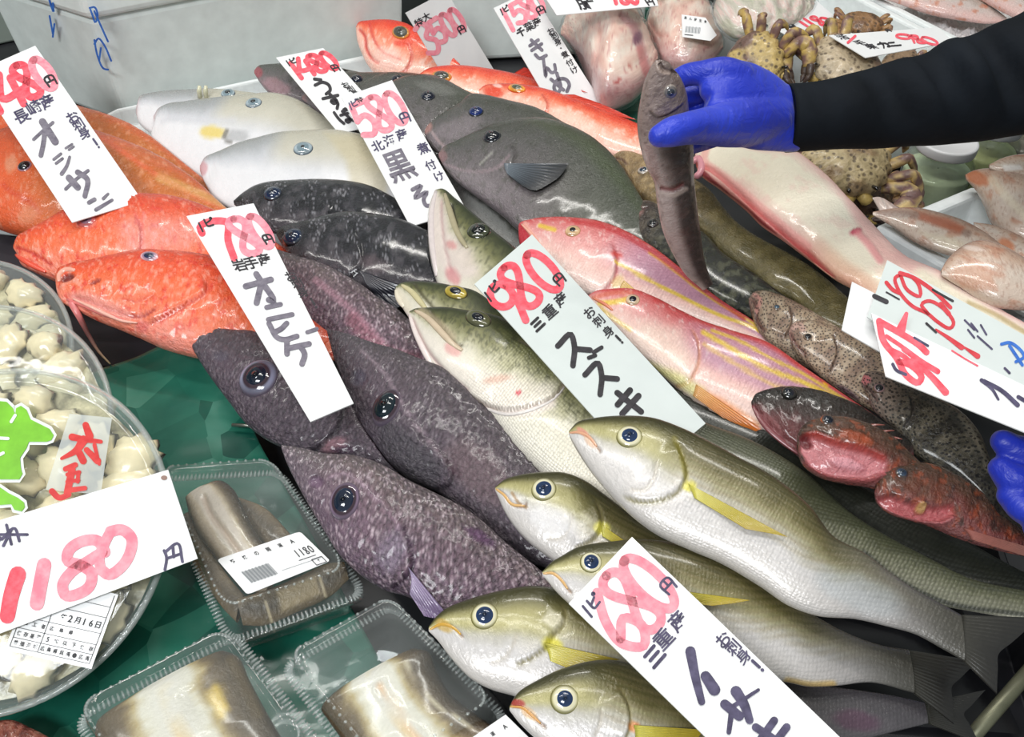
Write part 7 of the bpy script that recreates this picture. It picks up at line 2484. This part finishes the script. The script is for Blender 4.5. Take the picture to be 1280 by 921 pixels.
# ---- jars
def jar(label, x, y, z0, R, Hh, content, lid=True, group='glass jars beside the squid'):
    b = P(x, y, z0)
    root = empty('glass_jar', b, label, 'jar', group)

    def lathe(prof, seg=64):
        g = np.zeros((len(prof), seg, 3))
        for i, (r, h) in enumerate(prof):
            a = np.arange(seg) * 2 * math.pi / seg
            g[i, :, 0] = b[0] + r * np.cos(a)
            g[i, :, 1] = b[1] + r * np.sin(a)
            g[i, :, 2] = b[2] + h
        return g
    m = MB()
    m.grid(lathe([(0.001, 0.001), (R * 0.8, 0.001), (R * 0.93, 0.004), (R, 0.012), (R, Hh * 0.62), (R * 0.95, Hh * 0.74), (R * 0.82, Hh * 0.82), (R * 0.78, Hh * 0.86), (R * 0.8, Hh * 0.88), (R * 0.78, Hh * 0.9), (R * 0.78, Hh * 0.97)]), True)
    m.build('glass', GLASS, root)
    m = MB()
    m.grid(lathe([(0.001, 0.004), (R * 0.9, 0.006), (R * 0.95, 0.014), (R * 0.95, Hh * 0.55), (R * 0.93, Hh * 0.6), (0.001, Hh * 0.6)]), True)
    m.build('contents', content, root)
    if lid:
        m = MB()
        m.grid(lathe([(R * 0.8, Hh * 0.88), (R * 0.84, Hh * 0.88), (R * 0.85, Hh * 0.9), (R * 0.85, Hh * 0.99), (R * 0.83, Hh * 1.01), (R * 0.74, Hh * 1.012), (R * 0.72, Hh * 1.004), (0.001, Hh * 1.004)]), True)
        m.build('lid', simple('white_lid', (244, 244, 248), 0.3), root)
    return root


BRINE = simple('jar_brine', (222, 232, 204), 0.1, 0.1, 40)
BRINE2 = simple('jar_brine_yellow', (214, 214, 160), 0.1, 0.1, 40)
DARKC = simple('dark_preserve', (112, 100, 92), 0.3, 0.15, 60)
jar('glass jar with white lid nearest the front, below the sleeve', 1154, 259, 0.0, 0.040, 0.092, BRINE)
jar('second glass jar with white lid, behind the first', 1214, 234, 0.0, 0.036, 0.092, BRINE2)
jar('glass jar with dark contents farthest right', 1262, 228, 0.0, 0.031, 0.09, DARKC, False)

# ---- squid in a foam tray
zq = 0.085
qa = [P(x, y, zq) for x, y in ((1094, 282), (1330, 420), (1470, 330), (1216, 232))]
open_tray('foam_tray', 'white foam tray of squid at the right edge', 'foam tray', [(p[0], p[1], 0) for p in qa], 0.0, zq, 0.016, STYRO, 'white foam trays')


def c_squid(t, v, A, B, near):
    n = fbm(A * 0.8, B * 0.8)
    c = ramp(v + 0.3 * (n - 0.5), [(0, (206, 184, 168)), (0.4, (216, 200, 186)), (0.7, (204, 174, 154)), (1, (182, 150, 134))])
    c = mixc(c, (178, 104, 74), sstep(0.56, 0.76, fbm(A * 0.5 + 5, B * 1.3)) * 0.4)
    return mixc(c, (140, 96, 80), sstep(0.6, 0.75, fbm(A * 6, B * 6, 2)) * 0.3)


SP['squid'] = S(c_squid, fish_mat('squid_skin', 0.2, 0, 0, 0.15, 8, 0.08, 0.2, 0, 0.7, glint=0.25))
g = 'raw squid in the right-hand tray'
sq = dict(nt=130, nr=76, part='mantle')
f = Fish('squid', 'squid with pointed tip lying over the near corner of its foam tray', 'squid', g, SP['squid'], [(1091, 265), (1110, 262), (1145, 262), (1175, 269), (1200, 277), (1230, 292), (1256, 311), (1290, 336)],
         [(1091, 269), (1102, 275), (1120, 286), (1140, 300), (1158, 309), (1178, 316), (1205, 324), (1240, 336), (1290, 352)], (0.1, 0.1), 12, 0.22, 0.12,
         feats=[('line', [(1100, 266), (1140, 268), (1180, 280), (1210, 292)], 5, (110, 84, 76), 0.45), ('poly', [(1150, 266), (1185, 272), (1206, 284), (1200, 292), (1170, 282), (1148, 274)], (190, 104, 74), 0.75, 4), ('poly', [(1150, 290), (1190, 296), (1220, 310), (1180, 312)], (230, 220, 190), 0.5, 6)], **sq)
f.fin('fin', [(1100, 264), (1112, 262), (1128, 261)], [(1090, 247), (1098, 246), (1122, 258)], (206, 186, 176), (190, 170, 160), 'plane', 0.003, 3)
f = Fish('squid', 'brownish blunt squid lowest at the right edge, above the held cards', 'squid', g, SP['squid'], [(1176, 338), (1183, 326), (1194, 315), (1210, 306), (1226, 304), (1248, 310), (1282, 327), (1330, 350)],
         [(1177, 344), (1188, 351), (1204, 360), (1224, 373), (1243, 382), (1266, 386), (1300, 388), (1330, 386)], (0.13, 0.13), 12, 0.22, 0.12, feats=[('blob', (1215, 345), 30, 22, 10, (196, 134, 104), 0.5), ('blob', (1215, 310), 16, 4, 10, (246, 236, 230), 0.5)], **sq)
f = Fish('squid', 'orange-tinged squid at the upper right, beside the jars', 'squid', g, SP['squid'], [(1206, 219), (1215, 215), (1230, 213), (1256, 216), (1290, 228), (1340, 250)],
         [(1208, 225), (1219, 236), (1230, 256), (1240, 278), (1262, 296), (1295, 306), (1340, 312)], (0.104, 0.106), 12, 0.2, 0.12, feats=[('blob', (1222, 222), 20, 10, 25, (196, 110, 70), 0.8), ('line', [(1240, 225), (1262, 250), (1285, 272)], 6, (236, 222, 196), 0.6)], **sq)
f = Fish('squid', 'narrow orange squid wedged between two others at the right edge', 'squid', g, SP['squid'], [(1217, 278), (1240, 282), (1262, 290), (1290, 304), (1330, 324)],
         [(1218, 284), (1236, 298), (1258, 316), (1285, 334), (1330, 352)], (0.1, 0.1), 12, 0.2, 0.12, feats=[('blob', (1258, 306), 14, 8, 35, (206, 120, 80), 0.7)], **sq)
f = Fish('squid', 'pale squid with painted glare at the far right edge below the sleeve', 'squid', g, SP['squid'], [(1236, 206), (1255, 198), (1285, 194), (1330, 196)], [(1237, 211), (1252, 218), (1285, 226), (1330, 232)], (0.118, 0.118), 10, 0.2, 0.12,
         feats=[('poly', [(1252, 206), (1276, 206), (1280, 212), (1256, 214)], (250, 246, 244), 0.8, 2)], **sq)  # white polygon paints film glare into the skin colour
# ------------------------------------------------------------------ the person reaching in from the right
GLOVE = N('blue_nitrile_glove')
gv = GLOVE.obj()
w1 = GLOVE.noise(55, 4, 0.6, gv, 0.8)
w2 = GLOVE.noise(14, 3, 0.5, gv)
GLOVE.l(GLOVE.ramp(w2, [(0.3, (24, 44, 176)), (0.7, (42, 66, 208))]), GLOVE.b.inputs['Base Color'])
GLOVE.set(Roughness=0.42, Sheen_Weight=0.15)
GLOVE.l(GLOVE.bump(w1, 0.6, 0.004), GLOVE.b.inputs['Normal'])
GLOVE = GLOVE.m
SLEEVE = N('black_sleeve_fabric')
sv = SLEEVE.obj()
SLEEVE.l(SLEEVE.ramp(SLEEVE.noise(12, 4, 0.6, sv), [(0.3, (14, 17, 22)), (0.7, (24, 29, 36))]), SLEEVE.b.inputs['Base Color'])
SLEEVE.set(Roughness=0.8, Specular_IOR_Level=0.15)
SLEEVE.l(SLEEVE.bump(SLEEVE.noise(500, 2, 0.5, sv), 0.2, 0.001, SLEEVE.bump(SLEEVE.noise(22, 3, 0.5, sv, 0.6), 0.35, 0.006)), SLEEVE.b.inputs['Normal'])
SLEEVE = SLEEVE.m
SKIN = simple('skin', (206, 160, 136), 0.5, 0.04, 40, Subsurface_Weight=0.05)


def D3(x, y, d):
    return CAM + ray(x, y) * d


per = empty('person', (1.02, 0.62, -0.8), 'person in black sleeves and blue gloves reaching in from the right, holding up a fish', 'person')


def remeshed(name, mb, mat, voxel, smooth=6):
    o = mb.build(name, mat, per)
    r = o.modifiers.new('fuse', 'REMESH')
    r.mode = 'VOXEL'
    r.voxel_size = voxel
    r.use_smooth_shade = True
    s_ = o.modifiers.new('smooth', 'SMOOTH')
    s_.factor = 0.5
    s_.iterations = smooth
    return o


def chain(mb, pts, flat=1.0, n=26, seg=18, nref=None):
    """pts: (photo x, photo y, depth, radius in photo points)"""
    p = np.array([D3(x, y, d) for x, y, d, r in pts])
    r = np.array([r_ / F * d for x, y, d, r_ in pts])
    q = spline(np.column_stack([p, r]), n)
    rr = q[:, 3].copy()
    mb.tube(q[:, :3], rr, seg, None, True, flat, nref)
    for e in (0, -1):   # rounded ends
        c = q[e, :3]
        R_ = rr[e] * 0.97
        g = np.zeros((9, 14, 3))
        for i in range(9):
            for j in range(14):
                a, b = math.pi * i / 8, 2 * math.pi * j / 14
                g[i, j] = c + R_ * np.array((math.sin(a) * math.cos(b), math.sin(a) * math.sin(b), math.cos(a))) * (1 if flat > 0.9 else flat)
        mb.grid(g, True)


tc = -FWD
# right hand: back of the hand toward us, thumb in front of the fish, fingers behind it
m = MB()
chain(m, [(996, 149, 0.782, 41), (978, 147, 0.776, 43), (952, 138, 0.766, 51), (925, 128, 0.756, 53), (903, 118, 0.748, 45), (890, 112, 0.747, 34)], 0.5, 30, 28, tc)
chain(m, [(965, 146, 0.772, 30), (938, 150, 0.758, 33), (908, 156, 0.738, 28), (880, 158, 0.718, 23), (856, 161, 0.702, 20), (836, 166, 0.694, 18.5), (824, 170, 0.693, 15)], 1.0)
chain(m, [(922, 100, 0.755, 24), (903, 90, 0.748, 19), (880, 91, 0.749, 15.5), (858, 94, 0.756, 14), (842, 103, 0.762, 12.5), (828, 114, 0.760, 10.5)], 1.0)
chain(m, [(925, 112, 0.765, 24), (902, 106, 0.772, 18), (878, 112, 0.786, 15), (854, 122, 0.788, 13.5), (838, 132, 0.776, 11)], 1.0)
chain(m, [(930, 132, 0.772, 24), (906, 134, 0.786, 17), (880, 144, 0.798, 14.5), (856, 152, 0.794, 13), (842, 158, 0.782, 11)], 1.0)
chain(m, [(940, 155, 0.778, 22), (914, 163, 0.792, 15), (890, 172, 0.802, 13), (868, 180, 0.796, 12), (854, 186, 0.786, 10)], 1.0)
remeshed('glove', m, GLOVE, 0.0014, 12)
# left hand: fingers pinching the bunch of cards from beneath
m = MB()
chain(m, [(1420, 640, 0.62, 60), (1370, 625, 0.615, 64), (1330, 612, 0.612, 60), (1305, 600, 0.612, 46)], 0.55, 30, 28, tc)
chain(m, [(1365, 590, 0.6, 28), (1350, 556, 0.565, 24), (1332, 530, 0.552, 20), (1312, 512, 0.552, 16)], 1.0)
chain(m, [(1330, 580, 0.612, 28), (1296, 570, 0.606, 24), (1268, 562, 0.606, 20), (1254, 552, 0.606, 16)], 1.0)
chain(m, [(1330, 610, 0.614, 28), (1296, 606, 0.602, 25), (1266, 598, 0.6, 22), (1252, 586, 0.603, 17)], 1.0)
chain(m, [(1335, 640, 0.616, 27), (1305, 642, 0.598, 24), (1278, 632, 0.594, 21), (1262, 620, 0.598, 16)], 1.0)
chain(m, [(1345, 668, 0.604, 24), (1315, 668, 0.595, 20), (1296, 660, 0.592, 17)], 1.0)
remeshed('glove', m, GLOVE, 0.0014, 5)

# top: right sleeve traced along its edges, on to the shoulder, chest and left arm
m = MB()
top = [(981, 107), (1035, 100), (1070, 90), (1120, 77), (1155, 67), (1180, 52), (1210, 44), (1255, 27), (1290, 8), (1360, -30), (1450, -90)]
bot = [(985, 190), (1042, 186), (1090, 185), (1135, 182), (1175, 180), (1210, 178), (1250, 172), (1290, 166), (1340, 160), (1420, 150), (1520, 130)]
n = 120
tp, bp = spline(top, n), spline(bot, n)
dep = np.interp(np.linspace(0, 1, n), [0, 0.55, 1], [0.783, 0.805, 0.87])
g = np.zeros((n, 40, 3))
for i in range(n):
    a, b = D3(*tp[i], dep[i]), D3(*bp[i], dep[i])
    c = (a + b) / 2
    u = (a - b) / 2
    R_ = np.linalg.norm(u)
    w = nrm(tc - nrm(u) * (tc @ nrm(u)))
    for j in range(40):
        t = 2 * math.pi * j / 40
        # diagonal folds of the cloth
        s_ = i / n
        f1 = math.sin(46 * s_ + 2.2 * math.sin(t + 0.6) + 3 * s_ * s_)
        f2 = math.sin(23 * s_ - 1.6 * math.cos(t) + 1.3)
        amp = 0.0075 * sstep(0.05, 0.4, s_) + 0.002
        k = (abs(f1) ** 0.6 * np.sign(f1) * amp + f2 * amp * 0.8) * (0.25 + 0.75 * max(0, math.cos(t - 0.5)))
        g[i, j] = c + u * math.sin(t) * (1 + k * 0.1 / R_) + w * math.cos(t) * (R_ * 0.9 + k)
m.grid(g, True, None, False)
m.f.append(tuple(range(40)))
end = (D3(*tp[-1], dep[-1]) + D3(*bp[-1], dep[-1])) / 2
sh = np.array((1.02, 0.84, 0.56))


def limb3(mb, pts, rad, seg=28):
    q = spline(np.column_stack([np.array(pts), np.array(rad)]), 30)
    mb.tube(q[:, :3], q[:, 3], seg)


limb3(m, [g[-6].mean(0), end, (end + sh) / 2 + (0, 0, -0.02), sh], [0.066, 0.07, 0.074, 0.08])
limb3(m, [(1.02, 0.62, -0.02), (1.02, 0.62, 0.15), (1.02, 0.62, 0.38), (1.03, 0.62, 0.52), (1.04, 0.62, 0.62), (1.04, 0.62, 0.66)], [0.15, 0.155, 0.17, 0.165, 0.10, 0.062], 40)
limb3(m, [sh, (1.04, 0.62, 0.57), (1.02, 0.40, 0.55)], [0.075, 0.09, 0.075])
lw = D3(1425, 642, 0.62)
limb3(m, [(1.02, 0.40, 0.55), (0.86, 0.31, 0.32), (0.68, 0.32, 0.22), tuple(lw)], [0.075, 0.062, 0.05, 0.038])
o = m.build('black_top', SLEEVE, per)
# body: legs, neck, head and the forearms inside the sleeves, one surface
m = MB()
for s_ in (-1, 1):
    limb3(m, [(1.02, 0.62 + s_ * 0.05, 0.02), (1.02, 0.62 + s_ * 0.09, -0.05), (1.02, 0.62 + s_ * 0.095, -0.4), (1.03, 0.62 + s_ * 0.10, -0.72), (0.99, 0.62 + s_ * 0.10, -0.775), (0.92, 0.62 + s_ * 0.10, -0.78)], [0.10, 0.095, 0.065, 0.05, 0.045, 0.02])
limb3(m, [(1.02, 0.62, -0.05), (1.02, 0.62, 0.3), (1.04, 0.62, 0.6), (1.03, 0.62, 0.70)], [0.13, 0.13, 0.055, 0.05], 28)
limb3(m, [(1.03, 0.62, 0.69), (1.02, 0.62, 0.74), (1.01, 0.62, 0.82), (1.02, 0.62, 0.89), (1.02, 0.62, 0.915)], [0.06, 0.075, 0.088, 0.07, 0.02], 28)
limb3(m, [(0.935, 0.62, 0.825), (0.915, 0.62, 0.80), (0.93, 0.62, 0.785)], [0.008, 0.014, 0.01], 12)
remeshed('body', m, SKIN, 0.008, 3)
m = MB()
limb3(m, [(1.04, 0.62, 0.80), (1.045, 0.62, 0.87), (1.03, 0.62, 0.915), (1.0, 0.62, 0.925)], [0.082, 0.092, 0.07, 0.03], 24)
m.build('hair', simple('dark_hair', (30, 26, 24), 0.5, 0.2, 80), per)
m = MB()
for s_ in (-1, 1):
    limb3(m, [(1.02, 0.62 + s_ * 0.05, 0.03), (1.02, 0.62 + s_ * 0.09, -0.06), (1.02, 0.62 + s_ * 0.095, -0.4), (1.03, 0.62 + s_ * 0.10, -0.74)], [0.115, 0.11, 0.08, 0.066])
m.build('trousers', simple('dark_trousers', (40, 42, 50), 0.8, 0.1, 40), per)
# ------------------------------------------------------------------ light
wd = bpy.data.worlds.new('market_hall')
bpy.context.scene.world = wd
wd.use_nodes = True
wd.node_tree.nodes['Background'].inputs[0].default_value = L4((232, 240, 238))
wd.node_tree.nodes['Background'].inputs[1].default_value = 0.34


def area(name, loc, target, sx, sy, power, col=(255, 252, 246)):
    l = bpy.data.lights.new(name, 'AREA')
    l.shape = 'RECTANGLE'
    l.size, l.size_y = sx, sy
    l.energy = power
    l.color = L4(col)[:3]
    o = bpy.data.objects.new(name, l)
    COL.objects.link(o)
    o.location = loc
    d = Vector(target) - Vector(loc)
    o.rotation_euler = d.to_track_quat('-Z', 'Y').to_euler()
    return o






area('ceiling_tube', (-0.15, 0.55, 1.75), (-0.1, 0.7, 0), 1.2, 0.05, 5.5)
area('ceiling_tube', (-0.75, 0.75, 1.7), (-0.2, 0.8, 0), 0.05, 1.2, 5.5)
area('ceiling_tube', (0.25, 1.35, 1.75), (0.2, 1.1, 0), 1.2, 0.05, 11)
area('front_fill_panel', (-0.9, -1.2, 2.4), (-0.1, 1.2, 0.1), 1.2, 0.6, 54, (250, 253, 255))  # added front fill from the left, lifts the foam box faces
# ------------------------------------------------------------------ camera
cd = bpy.data.cameras.new('camera')
cd.sensor_width = 36
cd.lens = 36 * F / W
cd.clip_start = 0.01
cam = bpy.data.objects.new('camera', cd)
COL.objects.link(cam)
cam.location = (0, 0, HC)
cam.rotation_euler = (math.pi / 2 - PITCH, 0, 0)
sc = bpy.context.scene
sc.camera = cam
sc.view_settings.view_transform = 'Standard'
sc.view_settings.look = 'None'
sc.view_settings.gamma = 1
sc.view_settings.use_curve_mapping = False
sc.view_settings.exposure = 0.0
